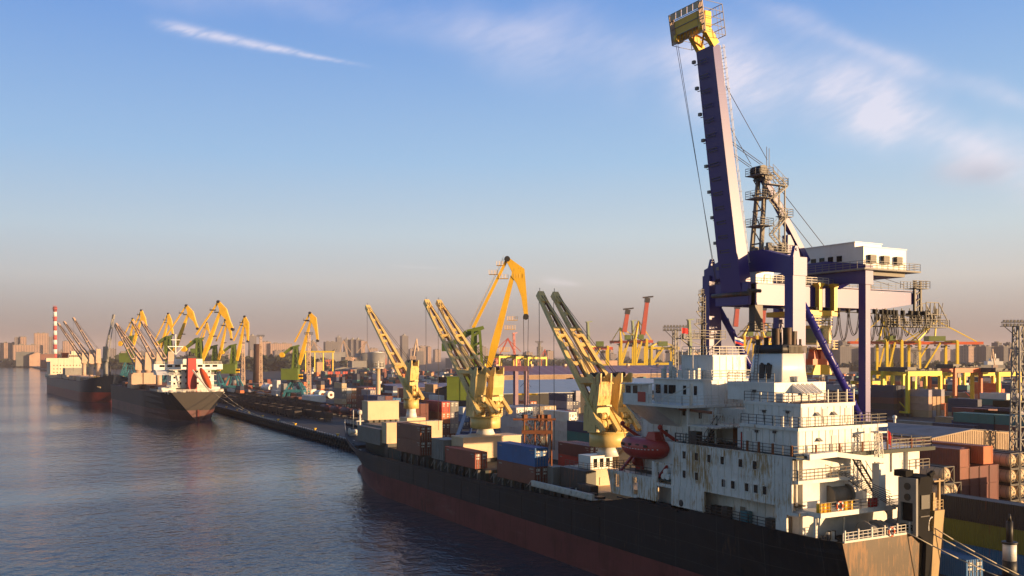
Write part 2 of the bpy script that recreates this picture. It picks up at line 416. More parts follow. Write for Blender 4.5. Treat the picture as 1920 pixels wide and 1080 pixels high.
# ------------------------------------------------------------------ the big blue quay gantry crane
def blue_gantry():
    X0, X1, Y0, Y1 = 99.0, 113.6, 93.0, 110.4          # waterside/landside legs, near/far frames
    r = thing('gantry_crane', ((X0+X1)/2, (Y0+Y1)/2, 2.8), 'tall glossy blue quay gantry crane with its boom raised behind the white funnel', 'crane')
    BL = M['sts']
    ztop = 43.2
    for x in (X0, X1):
        for y in (Y0, Y1):
            m = MB(); w, wy = (2.5, 1.6) if x == X0 else (1.05, 1.3)
            m.box(x-w/2, x+w/2, y-wy/2, y+wy/2, 6.6, ztop-1.0 if y == Y1 or x == X1 else ztop)
            if x == X0 and y == Y0: m.box(x-1.35, x+1.35, y-.97, y+.97, ztop-2.3, ztop+.35)
            for z in (12, 18, 24, 30, 36): m.box(x-w/2-.03, x+w/2+.03, y-wy/2-.03, y+wy/2+.03, z, z+.10)
            leg = m.build('leg', BL, r)
            # bogies
            m = MB()
            for k in (-1, 1):
                m.box(x-.5, x+.5, y+k*2-1.6, y+k*2+1.6, 4.0, 5.0)
                for j in (-1, 0, 1): m.tube((x-.25, y+k*2+j*1.0, 3.3), (x+.25, y+k*2+j*1.0, 3.3), .42, 10)
            m.build('bogie', M['dark'], leg)
    for x in (X0, X1): m = MB(); m.box(x-.85, x+.85, Y0-1.5, Y1+1.5, 5.0, 6.62); m.build('sill_beam', BL, r)
    # portal ties at mid height (X direction) and diagonals
    for y in (Y0, Y1): m = MB(); m.box(X0+1.25, X1-.53, y-.55, y+.55, 17.6, 19.2); m.build('portal_beam', BL, r)
    for y in (Y0, Y1):
        m = MB(); a, b = V(X0+1.2, y, 37.4), V(X1-.5, y, 19.6)
        m.tube(a, b, .52, 12)
        for k in range(9):
            q = a.lerp(b, .12+.1*k); m.tube(q+V(.1,0,.12)*.8, q+V(.34,0,-.43), .555, 12)
        m.build('diagonal_brace', BL, r)
        m = MB(); m.prism([(X0+.9, 39.9), (X0+1.7, 37.3), (X0+1.2, 36.8), (X0+.9, 36.4)], 1, y-.5, y+.5); m.build('gusset', BL, r)
    # top cross beams along the quay, cranked up to the middle
    ym = (Y0+Y1)/2
    for x, zc, hh in ((X0, 44.6, 3.2), (X1, 44.0, 3.4)):
        m = MB()
        if x == X0:
            poly = [(Y0-.9, 41.0), (Y0-.9, 43.3), (ym-3.2, 45.2), (ym+3.2, 45.2), (Y1+.9, 43.2), (Y1+.9, 40.9), (ym+3, 42.2), (ym-3, 42.0)]
        else:
            poly = [(Y0-.9, 40.2), (Y0-.9, 43.2), (ym-2, 44.3), (ym+3, 44.2), (Y1+.9, 42.6), (Y1+.9, 40.3), (ym+2, 40.2), (ym-2.2, 39.4), (Y0+3.4, 40.6)]
        m.prism(poly, 0, x-.85, x+.85); m.build('top_beam', BL, r)
    m = MB(); m.prism([(X0-.75, ztop+.3), (X0+.75, ztop+.3), (X0+.25, ztop+2.0), (X0-.25, ztop+2.0)], 1, Y0-.3, Y0+.3)
    m.tube((X0, Y0-.45, ztop+1.5), (X0, Y0+.45, ztop+1.5), .22); m.build('stay_lug', BL, r)
    m = MB(); m.prism([(X0-.7, 43.2), (X0+.7, 43.2), (X0+.2, 44.9), (X0-.2, 44.9)], 1, Y1-.3, Y1+.3); m.build('stay_lug', BL, r)
    # girder running landward
    m = MB(); gy0, gy1 = ym-3.0, ym+3.0
    for y in (gy0, gy1):
        m.prism([(95.6, 37.0), (95.6, 40.1), (133.2, 39.9), (133.2, 38.2), (124, 37.0)], 1, y-.45, y+.45)
        m.box(95.5, 133.3, y-.6, y+.6, 40.1, 40.22)
    m.box(95.0, 96.4, gy0-.45, gy1+.45, 37.0, 40.3)
    for x in (104, 112, 120, 128): m.box(x-.3, x+.3, gy0+.45, gy1-.45, 38.2, 39.2)
    g = m.build('girder', BL, r)
    m = MB()
    for y in (gy0-.55, gy1+.55): m.rail([(98, y, 40.2), (133, y, 40.2)], 1.1, 1.8, .05)
    m.build('railing', M['galv'], g)
    # raised boom, a little past upright
    b0, b1 = V(96.0, ym, 39.2), V(90.4, ym, 74.6); t = (b1-b0).normalized(); nx = V(t.z, 0, -t.x)
    m = MB()
    def sect(o, hw, th): return [o-nx*th/2+V(0,-hw,0), o+nx*th/2+V(0,-hw,0), o+nx*th/2+V(0,hw,0), o-nx*th/2+V(0,hw,0)]
    m.loft([sect(b0-t*.2, 2.1, 2.1), sect(b0+t*3, 2.1, 2.1), sect(b0+t*18, 1.95, 1.75), sect(b1, 1.8, 1.3)], smooth=False)
    for k in range(9):
        o = b0+t*(3.5+k*3.6); f_ = 1-k/9; m.loft([sect(o, 1.83+.28*f_, 1.33+.75*f_), sect(o+t*.06, 1.83+.28*f_, 1.33+.75*f_)], smooth=False)
    bm = m.build('boom', BL, r)
    m = MB()                                            # walkway brackets, lamps and ladders on the boom
    for k in range(15):
        m = MB(); o = b0+t*(4+k*2.15)-nx*1.05
        for s in (-.35, .15): m.bar(o+V(0, -.6, 0)+t*s*.8, o+V(0, 1.3, 0)+t*s*.8, .06, .09)
        m.bar(o+V(0, 1.3, 0)-t*.28, o+V(0, 1.3, 0)+t*.12, .06, .09)
        m.build('bracket', M['dark'], bm)
    for k in range(9):
        o = b0+t*(3.2+k*3.85)-nx*.75+V(0, 2.1, 0)
        m = MB(); m.bar(o+V(0,-.8,0)+nx*.3, o+V(0,.3,0), .1); m.bar(o+V(-.2,.2,.2), o+V(-.2,.2,.65), .42, .5); m.build('floodlight', M['galv'], bm)
    m = MB(); o = nx*1.08+V(0,-1.75,0)
    m.ladder(b0+o+t*3, b1+o, .55, (0,1,0), .5)
    for k in range(22):
        c = b0+o+nx*.45+t*(4+k*1.5); m.bar(c+V(0,-.3,0), c+V(0,.3,0), .05); m.bar(c+V(0,.3,0), c+V(0,.3,0)-nx*.45, .05)
    m.bar(b0+o+nx*.5+t*4, b1+o+nx*.5, .05)
    m.build('boom_ladder', M['railw'], bm)
    # yellow boom head with caged platform
    m = MB(); e = b1
    for y in (-1.55, 1.45): m.bar(e+V(0,y,0), e+t*2.6+V(-1.6,y*1.0+.1,0), .8, 1.2)
    m.bar(e+t*3.0+V(-1.9,-2.8,.1), e+t*3.0+V(-1.9,3.4,-.1), 1.1, 2.2)
    m.bar(e+V(0,-1.5,.1), e+t*2.4+V(-1.4,1.4,0), .25); m.bar(e+V(0,1.5,.1), e+t*2.4+V(-1.4,-1.4,0), .25)
    for y in (-2.4, 3.0): m.tube(e+t*1.9+V(-2.6,y-.3,0), e+t*1.9+V(-2.6,y+.3,0), .8, 14)
    hd = m.build('boom_head', M['yellow'], r)
    m = MB(); c0 = e+t*1.0; 
    for x in (-3.2, .6):
        for y in (-3.3, 4.0):
            m.bar(c0+V(x,y,0), c0+V(x,y,0)+t*4.4, .08)
        for zz in (0, 1.1, 2.2, 3.3, 4.4): m.bar(c0+V(x,-3.3,0)+t*zz, c0+V(x,4.0,0)+t*zz, .08)
        for k in range(12): m.bar(c0+V(x,-3.3+k*.66,0), c0+V(x,-3.3+k*.66,0)+t*(4.4 if k<3 or k>9 else 1.1), .045)
        if x > 0:
            for k in range(12): m.bar(c0+V(x,-3.3+k*.66,0)+t*3.3, c0+V(x,-3.3+k*.66,0)+t*4.4, .05)
    for y in (-3.3, 4.0):
        for zz in (0, 1.1, 2.2, 3.3, 4.4): m.bar(c0+V(-3.2,y,0)+t*zz, c0+V(.6,y,0)+t*zz, .06)
    m.build('head_railing', M['galv'], hd)
    m = MB(); m.slab([c0+V(-3.0,-2.3,0)+t*1.2, c0+V(-3.0,3.0,0)+t*1.2, c0+V(-3.0,3.0,0)+t*3.2, c0+V(-3.0,-2.3,0)+t*3.2], (1,0,0), .25); m.build('fascia_panel', M['yellow'], hd)
    for ya, yb in ((-3.25,-2.4),(3.1,3.95)): m = MB(); [m.bar(c0+V(-3.15,ya+(yb-ya)*k/3,0)+t*.1, c0+V(-3.15,ya+(yb-ya)*k/3,0)+t*4.3, .14) for k in range(4)]; [m.bar(c0+V(-3.15,ya,0)+t*(.2+k*.8), c0+V(-3.15,yb,0)+t*(.2+k*.8), .12) for k in range(6)]; m.build('side_grating', M['beige'], hd)
    m = MB()
    for k in range(5): m.bar(c0+V(-3.26,-2.6+k*1.25,0)+t*3.9, c0+V(-3.26,-1.5+k*1.25,0)+t*3.9, .06, 1.0)
    m.build('walkway_plate', M['cream'], hd)
    # ropes
    m = MB()
    for y, off in ((3.4, 0), (3.0, .25)):
        m.tube(e+t*1.5+V(-3.0,y,0), V(95.2, ym+3.3+off, 40.4), .035, 4)
    m.build('hanging_rope', M['cable'], r)
    apex = V(101.2, ym, 57.8)
    m = MB()
    for y in (-1.4, -.9, .9, 1.4): m.tube(b0+t*22+nx*1.1+V(0,y,0), apex+V(-1.2,y,.6), .05, 4)
    for y in (-1.7, 1.7): m.tube(b0+t*30+nx*1.0+V(0,y,0), apex+V(-.6,y,1.2), .045, 4)
    m.build('boom_stay', M['cable'], r)
    m = MB()
    for y in (-1.2, 1.2):
        m.tube(apex+V(1,y,-1.5), V(113.8, ym+y, 46.5), .05, 4)
        m.tube(V(118,ym+y,44), V(132.6,ym+y,41.4), .05, 4)
    m.build('backstay_rope', M['cable'], r)
    # A-frame: upright mast and one long blue backleg
    m = MB()
    for y in (-1.0, 1.0): m.bar(V(X0+1.0, ym+y, 44.8), apex+V(0,y*.7,-1), .42, .6, side=(0,1,0))
    for z in (46.5, 49, 51.5, 54): m.bar(V(X0+1.2, ym-.9, z), V(X0+1.2, ym+.9, z+.0), .2); m.bar(V(X0+1.1, ym-.9, z), V(X0+1.3, ym+.9, z+2.4), .12)
    af = m.build('mast_frame', M['rail'], r)
    m = MB(); m.bar(apex+V(.2,0,-1), V(X1-3.4, ym-.6, 44.2), .85, 1.0, side=(0,1,0)); m.build('backleg', BL, r)
    m = MB()
    for y in (-.9,-.3,.3,.9): m.tube(apex+V(-.6,y-.14,-.3), apex+V(-.6,y+.14,-.3), .9, 16)
    m.box(apex.x-.5, apex.x+1.0, ym-1.2, ym+1.2, apex.z-1.6, apex.z-.9)
    m.build('sheave', M['dark'], af)
    m = MB()
    for z in (49.2, 53.4, 56.9):
        m.box(X0+.2, X0+3.0, ym-1.7, ym+1.5, z-.08, z+.02); m.rail([(X0+.2,ym-1.7,z),(X0+2.9,ym-1.7,z),(X0+2.9,ym+1.4,z),(X0+.2,ym+1.4,z),(X0+.2,ym-1.7,z)], 1.1, 1.1, .05)
    m.box(X0+.2, X0+4.2, ym-3.4, ym-2.4, 55.0, 55.1); m.rail([(X0+.2,ym-3.4,55.1),(X0+4.2,ym-3.4,55.1),(X0+4.2,ym-2.4,55.1)], 1.1, 1, .06)
    m.box(X0+2.8, X0+5.2, ym-3.4, ym-2.2, 50.4, 50.5); m.rail([(X0+2.8,ym-3.4,50.5),(X0+5.2,ym-3.4,50.5),(X0+5.2,ym-2.2,50.5)], 1.1, 1, .06)
    m.tube((X0+2.2,ym-1,58), (X0+2.2,ym-1,61.2), .05, 4); m.tube((X0+2.7,ym-1,58), (X0+2.7,ym-1,61.0), .05, 4)
    m.box(X0+3.6,X0+3.78,ym-3.3,ym-3.12,45.0,55.1); m.box(X0+3.6,X0+3.78,ym-2.2,ym-2.02,45.0,55.1)
    m.build('platform', M['galv'], af)
    m = MB()
    zs = [45.2, 47.6, 50.4, 52.8, 55.0, 57.0]
    for i in range(5):
        a, b = (X0+1.2, X0+4.2) if i%2 else (X0+4.2, X0+1.2)
        m.stairs((a, ym-2.9, zs[i]), (b, ym-2.9, zs[i+1]), .8, (0,1,0))
    m.build('stairs', M['galv'], af)
    m = MB()
    m.box(X0+.2, X0+5.4, ym-3.6, ym+2.6, 44.95, 45.05); m.rail([(X0+.2,ym-3.5,45.05),(X0+5.4,ym-3.5,45.05),(X0+5.4,ym+2.5,45.05)], 1.1, .9, .06)
    rr = random.Random(5)
    for k in range(16): x, y = X0+.5+rr.random()*4.2, ym-3+rr.random()*4; h = .3+rr.random()*1.2; m.box(x, x+.5+rr.random()*.4, y, y+.5, 45.05, 45.05+h)
    m.build('top_platform', M['galv'], r)
    m = MB(); m.prism([(106.0,44.8),(107.7,44.8),(107.3,48.2),(106.1,48.2)], 1, ym-.6, ym+.6); m.build('backleg_post', BL, r)
    # machinery house
    hx0, hx1, hy0, hy1 = 112.9, 122.6, 92.6, 104.8
    m = MB(); m.box(hx0, hx1, hy0, hy1, 42.6, 45.9); m.box(hx0, hx0+6.0, hy0+1.6, hy1, 45.9, 46.7)
    m.box(hx0-.15, hx0+6.15, hy0+1.45, hy1+.15, 46.7, 46.82); m.box(hx0+6.15, hx1+.12, hy0-.12, hy1+.12, 45.9, 46.0); m.box(hx0-.12, hx0+6.15, hy0-.12, hy0+1.45, 45.9, 46.0)
    hs = m.build('machinery_house', M['white2'], r)
    for k in range(4):
        m = MB(); y = hy0+4.0+k*1.7; m.box(hx0-.06, hx0+.02, y, y+1.0, 44.0, 44.9); m.build('window', M['glass'], hs)
    for k in range(3):
        x = hx0+.9+k*3.0; m = MB(); m.box(x, x+1.3, hy0-.55, hy0-.02, 43.4, 44.7)
        for j in range(5): m.box(x-.05, x+1.35, hy0-.62, hy0-.55, 43.5+j*.24, 43.6+j*.24)
        m.build('ventilator', M['dark'], hs)
    m = MB(); m.box(hx0-1.2, hx1+2.0, hy0-1.2, hy0-.02, 42.35, 42.6); m.box(hx0-1.2, hx0-.02, hy0, hy1, 42.35, 42.6); m.box(hx1, hx1+2.0, hy0, hy0+5, 42.35, 42.6)
    m.box(hx0, hx1, hy0+.2, hy1-.2, 41.7, 42.55)
    m.rail([(hx0-1.1,hy1,42.6),(hx0-1.1,hy0-1.1,42.6),(hx1+1.9,hy0-1.1,42.6),(hx1+1.9,hy0+5,42.6)], 1.1, 1.3, .06)
    for x in (hx0+1, hx1-1):
        for y in (gy0, gy1): m.box(x-.3, x+.3, y-.3, y+.3, 40.2, 41.7)
    m.build('house_walkway', M['galv'], r)
    # landward end: trolley park, cable frame and maintenance cage
    m = MB()
    m.box(131.4, 134.6, gy0-1.4, gy0+.8, 40.6, 40.7); m.rail([(130.6,gy0-1.4,40.7),(134.9,gy0-1.4,40.7),(134.9,gy0+1,40.7),(130.6,gy0+1,40.7)], 1.2, .8, .07)
    for x in (131.9, 133.4): m.bar((x, gy0-.7, 34.6), (x, gy0-.7, 41.9), .35); 
    for k in range(6): m.bar((131.9, gy0-.7, 35+k*1.1), (133.4, gy0-.7, 35.8+k*1.1), .16)
    m.box(124, 140.2, gy0-1.3, gy0+1.2, 34.2, 34.35); m.rail([(124,gy0-1.3,34.35),(140.2,gy0-1.3,34.35),(140.2,gy0+1.2,34.35)], 1.2, .9, .07)
    for k in range(8): x = 118.5+k*2.0; m.bar((x, gy0-.8, 37.0+.05*k), (x+1.4, gy0-.8, 34.3), .11); m.bar((x, gy0-.8, 37.0), (x, gy0-.8, 34.3), .08)
    for x0_, x1_ in ((134.2, 139.4),): 
        for y in (gy0-1.2, gy0+1.2):
            m.bar((x0_, y, 38.4), (x1_-2, y, 38.4), .13); m.bar((x1_-2, y, 38.4), (x1_+.4, y, 35.4), .13); m.bar((x1_+.4,y,35.4),(x1_+.4,y,34.3),.13)
            for k in range(4): x = x0_+k*1.1; m.bar((x,y,34.4),(x,y,38.4),.11); m.bar((x,y,34.4 if k%2 else 38.4),(x+1.1,y,38.4 if k%2 else 34.4),.09)
            m.bar((x0_, y, 36.4), (x1_+.2, y, 36.4), .1)
    rr = random.Random(8)
    for k in range(46):
        x, y = 124+rr.random()*15, gy0-1+rr.random()*2; z = 34.3+rr.random()*2.0; m.box(x, x+.2+rr.random()*.5, y, y+.4, z, z+.3+rr.random()*.9)
    m.build('maintenance_cage', M['dark'], r)
    m = MB()                                            # festoon cables hanging in loops on their rail
    m.bar((101, gy0-1.1, 36.6), (134, gy0-1.1, 36.0), .1, .14)
    xs = [103.6, 105.9, 108.2, 110.8, 113.2, 115.4, 117.9, 120.0, 121.6, 123.2, 124.3, 125.1, 125.9, 126.7, 128.4, 130.3, 132.0, 133.8, 135.2]
    for i, (a, b) in enumerate(zip(xs[:-1], xs[1:])):
        dpt = 2.0 if i < 3 else 4.2+.5*sin(i*2.1)
        if i > 14: dpt = 3.2
        for off in (0, .25):
            pp = [V(a+(b-a)*k/10, gy0-1.1-off, 36.4-(dpt-off*.6)*(1-(2*k/10-1)**2)**.75-.0*k) for k in range(11)]
            m.path(pp, .055, 4)
        m.box(a-.18, a+.18, gy0-1.4, gy0-.8, 36.2, 36.9)
    m.build('festoon_cable', M['tyre'], r)
    # trolley with yellow hangers and the cab beneath the girder
    m = MB()
    for x in (108.6, 111.9):
        m.prism([(x, 40.6), (x+.7, 40.6), (x+.7, 36.2), (x, 36.2)], 1, gy0-1.5, gy0-.75)
        m.prism([(x-.3, 40.6), (x+1.2, 40.6), (x+.7, 40.0), (x, 40.0)], 1, gy0-1.6, gy0+1)
    m.box(106.6, 112.6, gy0-1.5, gy1+1.5, 35.6, 36.4); m.build('trolley', M['yellow'], r)
    m = MB()
    for z in (34.0, 34.9, 35.4): m.box(107.1, 111.6, gy0-1.4, gy0+2, z, z+.12)
    m.rail([(107.1,gy0-1.4,34.1),(111.6,gy0-1.4,34.1),(111.6,gy0+2,34.1)], 1.2, .8, .06)
    m.box(110.7, 111.6, gy0-1.2, gy0+1.4, 31.4, 34.0); m.box(108.3,110.7,gy0-1.25,gy0+1.4,31.2,31.5); m.box(108.3,111.6,gy0-1.25,gy0+1.4,33.7,34.1)
    m.rail([(108,gy0-1.6,30.6),(112.6,gy0-1.6,30.6),(112.6,gy0+1.6,30.6)], 1.2, .8, .06); m.box(108,112.6,gy0-1.6,gy0+1.6,30.5,30.6)
    cb = m.build('cab', M['cy'], r)
    m = MB(); m.box(108.35, 110.7, gy0-1.2, gy0+1.3, 31.5, 33.7); m.build('cab_glass', mat('green_glass', (.02,.09,.07), .15, spec=.8, dirt=.1), cb)
    for x in (108.2, 108.8, 110, 110.6):
        for y in (gy0-.8, gy0+1.0): m = MB(); m.tube((x, y, 30.55), (109.5+(x-109.4)*.8, y*.98+.02*ym, 30.2), .035, 4); m.build('hoist_rope', M['cable'], r)
    m = MB()                                            # headblock and spreader hanging from the ropes
    for x in (108.8, 110.2): m.loft([[(x-.45,gy0+.6,29.0),(x+.45,gy0+.6,29.0),(x+.45,gy0-.8,29.0),(x-.45,gy0-.8,29.0)],[(x-.3,gy0+.4,30.4),(x+.3,gy0+.4,30.4),(x+.3,gy0-.6,30.4),(x-.3,gy0-.6,30.4)]], smooth=False); m.tube((x,gy0-.5,30.4),(x,gy0+.4,30.4),.4,10)
    m.box(107.8, 111.2, gy0-1, gy0+5, 28.1, 29.0); m.build('headblock', M['orange'], r)
    m = MB(); m.prism([(108.1,28.1),(110.9,28.1),(111.6,26.9),(107.5,26.9)],1,gy0-1.3,gy0-.9); m.box(107.5,111.6,gy0-1.3,gy0+5,26.6,26.9); m.build('spreader', M['yellow'], r)
    m = MB()                                            # small things on the girder and hinge
    m.tube((94.6, gy0-.9, 39.0),(97.0, gy0-.9, 39.0), .28, 10); m.tube((94.9, gy0-1.0, 38.6),(94.9, gy1+1.0, 38.6), .34, 10)
    m.build('hinge_pin', M['dark'], r)
    m = MB(); m.box(98.2, 101.8, ym-1.8, ym+2.4, 40.4, 43.2); m.build('hoist_cabin', M['white2'], r)
    m = MB(); rr = random.Random(4)
    for k in range(34):
        x, y = 102.5+rr.random()*8.5, gy0-.6+rr.random()*3; h = .3+rr.random()*1.2; m.box(x, x+.25+rr.random()*.7, y, y+.5, 40.2, 40.2+h)
    m.rail([(97.5,gy0-1.2,40.3),(111,gy0-1.2,40.3)],1.1,1.2,.07)
    m.build('trolley_machinery', M['railw'], r)
    m = MB(); m.box(96.8, 99.8, ym-3.9, ym-2.3, 31.4, 31.55); m.rail([(94.6,ym-3.9,33.2),(99.5,ym-3.9,33.2),(99.5,ym-2.2,33.2)],1.1,1,.07); m.box(94.6,99.5,ym-3.9,ym-2.2,33.05,33.2)
    m.box(96.6, 98.2, ym-3.2, ym-2, 33.2, 37.0); m.build('service_platform', M['dark'], r)
blue_gantry()
# ------------------------------------------------------------------ ships' hulls
def lerp(a, b, t): return a+(b-a)*t
def table(pts):
    def f(x):
        if x <= pts[0][0]: return pts[0][1]
        for (a, b) in zip(pts[:-1], pts[1:]):
            if x <= b[0]: t = (x-a[0])/(b[0]-a[0]); return a[1]+(b[1]-a[1])*t
        return pts[-1][1]
    return f
def hull(cxf, half, y0, yb, stem, ztop, paint, sternhalf, flip=False, rot=0.0, org=(0,0), bowp=(1.7, 2.8), sternl=22, nb=14, stp=.5):
    """lofted hull. stem = [(z, y)], ztop(y). returns MB with material 0 topsides, 1 boot top, 2 transom"""
    sy = table(stem); m = MB()
    ys = [y0, y0+2, y0+5, y0+9, y0+14, y0+sternl]; y = y0+sternl
    n = max(4, int((yb-y)/9))
    ys += [y+(yb-y)*(k+1)/n for k in range(n)]
    S = [(yy, None) for yy in ys]+[(None, (k+1)/nb) for k in range(nb)]
    NL = 8; rows = []
    for yy, s in S:
        col = []
        for L in range(NL):
            # first pass top height uses approximate y
            ya = yy if yy is not None else lerp(yb, stem[-1][1], s)
            zt = ztop(ya)
            z = (-1.5, .3, paint*.55, paint, paint+.02, lerp(paint, zt, .35), lerp(paint, zt, .7), zt)[L]
            g = max(0, min(1, z/zt))
            if yy is not None:
                yq = yy; t = min(1, (yy-y0)/sternl)
                sh = lerp(sternhalf*(1-stp+stp*g), half, sin(t*pi/2)**.8) if t < 1 else half
                h = sh
            else:
                yq = lerp(yb, sy(z), s); p = lerp(bowp[0], bowp[1], g); h = half*(1-s**p) if s < 1 else 0.0
                h = max(h, .06)
            col.append((h, yq, z))
        rows.append(col)
    for side in (-1, 1):
        vs = []
        for col in rows:
            for (h, yq, z) in col: vs.append((cxf(yq)+side*h, yq, z))
        b = len(m.v); m.v += vs
        for i in range(len(rows)-1):
            for L in range(NL-1):
                f = [b+i*NL+L, b+(i+1)*NL+L, b+(i+1)*NL+L+1, b+i*NL+L+1]
                if side > 0: f = f[::-1]
                m.f.append(f); m.m.append(1 if L < 3 else 0); m.sm.append(i >= 5)
    # transom
    c = rows[0]; b = len(m.v)
    for (h, yq, z) in c: m.v += [(cxf(yq)-h, yq, z), (cxf(yq)+h, yq, z)]
    for L in range(NL-1): m.f.append([b+2*L, b+2*L+1, b+2*L+3, b+2*L+2]); m.m.append(2 if L >= 3 else 1); m.sm.append(False)
    return m, rows
def deck_of(rows, drop, inset=.25, cx=0, matid=0):
    m = MB(); vs = []
    for col in rows:
        h, y, z = col[-1]; h = max(.02, h-inset); vs += [(cx(y)-h, y, z-drop), (cx(y)+h, y, z-drop)]
    m.add(vs, [(2*i, 2*i+1, 2*i+3, 2*i+2) for i in range(len(rows)-1)]); return m
def bulwark(rows, cx, drop, sides=(-1,1), th=.22, i0=0, i1=None, y0=None):
    """inner face and cap so that the plating above the deck has thickness"""
    m = MB()
    for side in sides:
        pr = None
        for col in rows[i0:i1]:
            h, y, z = col[-1]; o = max(h-th, .02)
            q = [(cx(y)+side*h, y, z+.06), (cx(y)+side*o, y, z+.06), (cx(y)+side*o, y, z-drop)]
            if pr: m.add(pr+q, [(0,1,4,3), (1,2,5,4)] if side < 0 else [(3,4,1,0), (4,5,2,1)])
            pr = q
    return m

# ------------------------------------------------------------------ the near cargo ship
WALL = M['white']
def ribs_y(m, x, ya, yb, z0, z1, step=.9, s=-1, skip=None):
    n = int((yb-ya)/step)
    for k in range(n+1):
        y = ya+(yb-ya)*k/max(1, n)
        if skip and skip(y): continue
        m.box(x+s*.055, x, y-.035, y+.035, z0, z1)
def ribs_x(m, y, xa, xb, z0, z1, step=.9, s=-1):
    n = int((xb-xa)/step)
    for k in range(n+1):
        x = xa+(xb-xa)*k/max(1, n); m.box(x-.035, x+.035, y+s*.055, y, z0, z1)
def wall_with_holes(m, x, t, ya, yb, z0, z1, holes):
    """plate in the plane X = x, thickness t inward (+X), rectangular holes (y0,y1,z0,z1), column-wise"""
    ys = sorted(set([ya, yb]+[h[0] for h in holes]+[h[1] for h in holes]))
    for a, b in zip(ys[:-1], ys[1:]):
        zs = [(h[2], h[3]) for h in holes if h[0] <= a+1e-6 and h[1] >= b-1e-6]; zs.sort()
        z = z0
        for (p, q) in zs:
            if p > z: m.box(x, x+t, a, b, z, p)
            z = q
        if z < z1: m.box(x, x+t, a, b, z, z1)

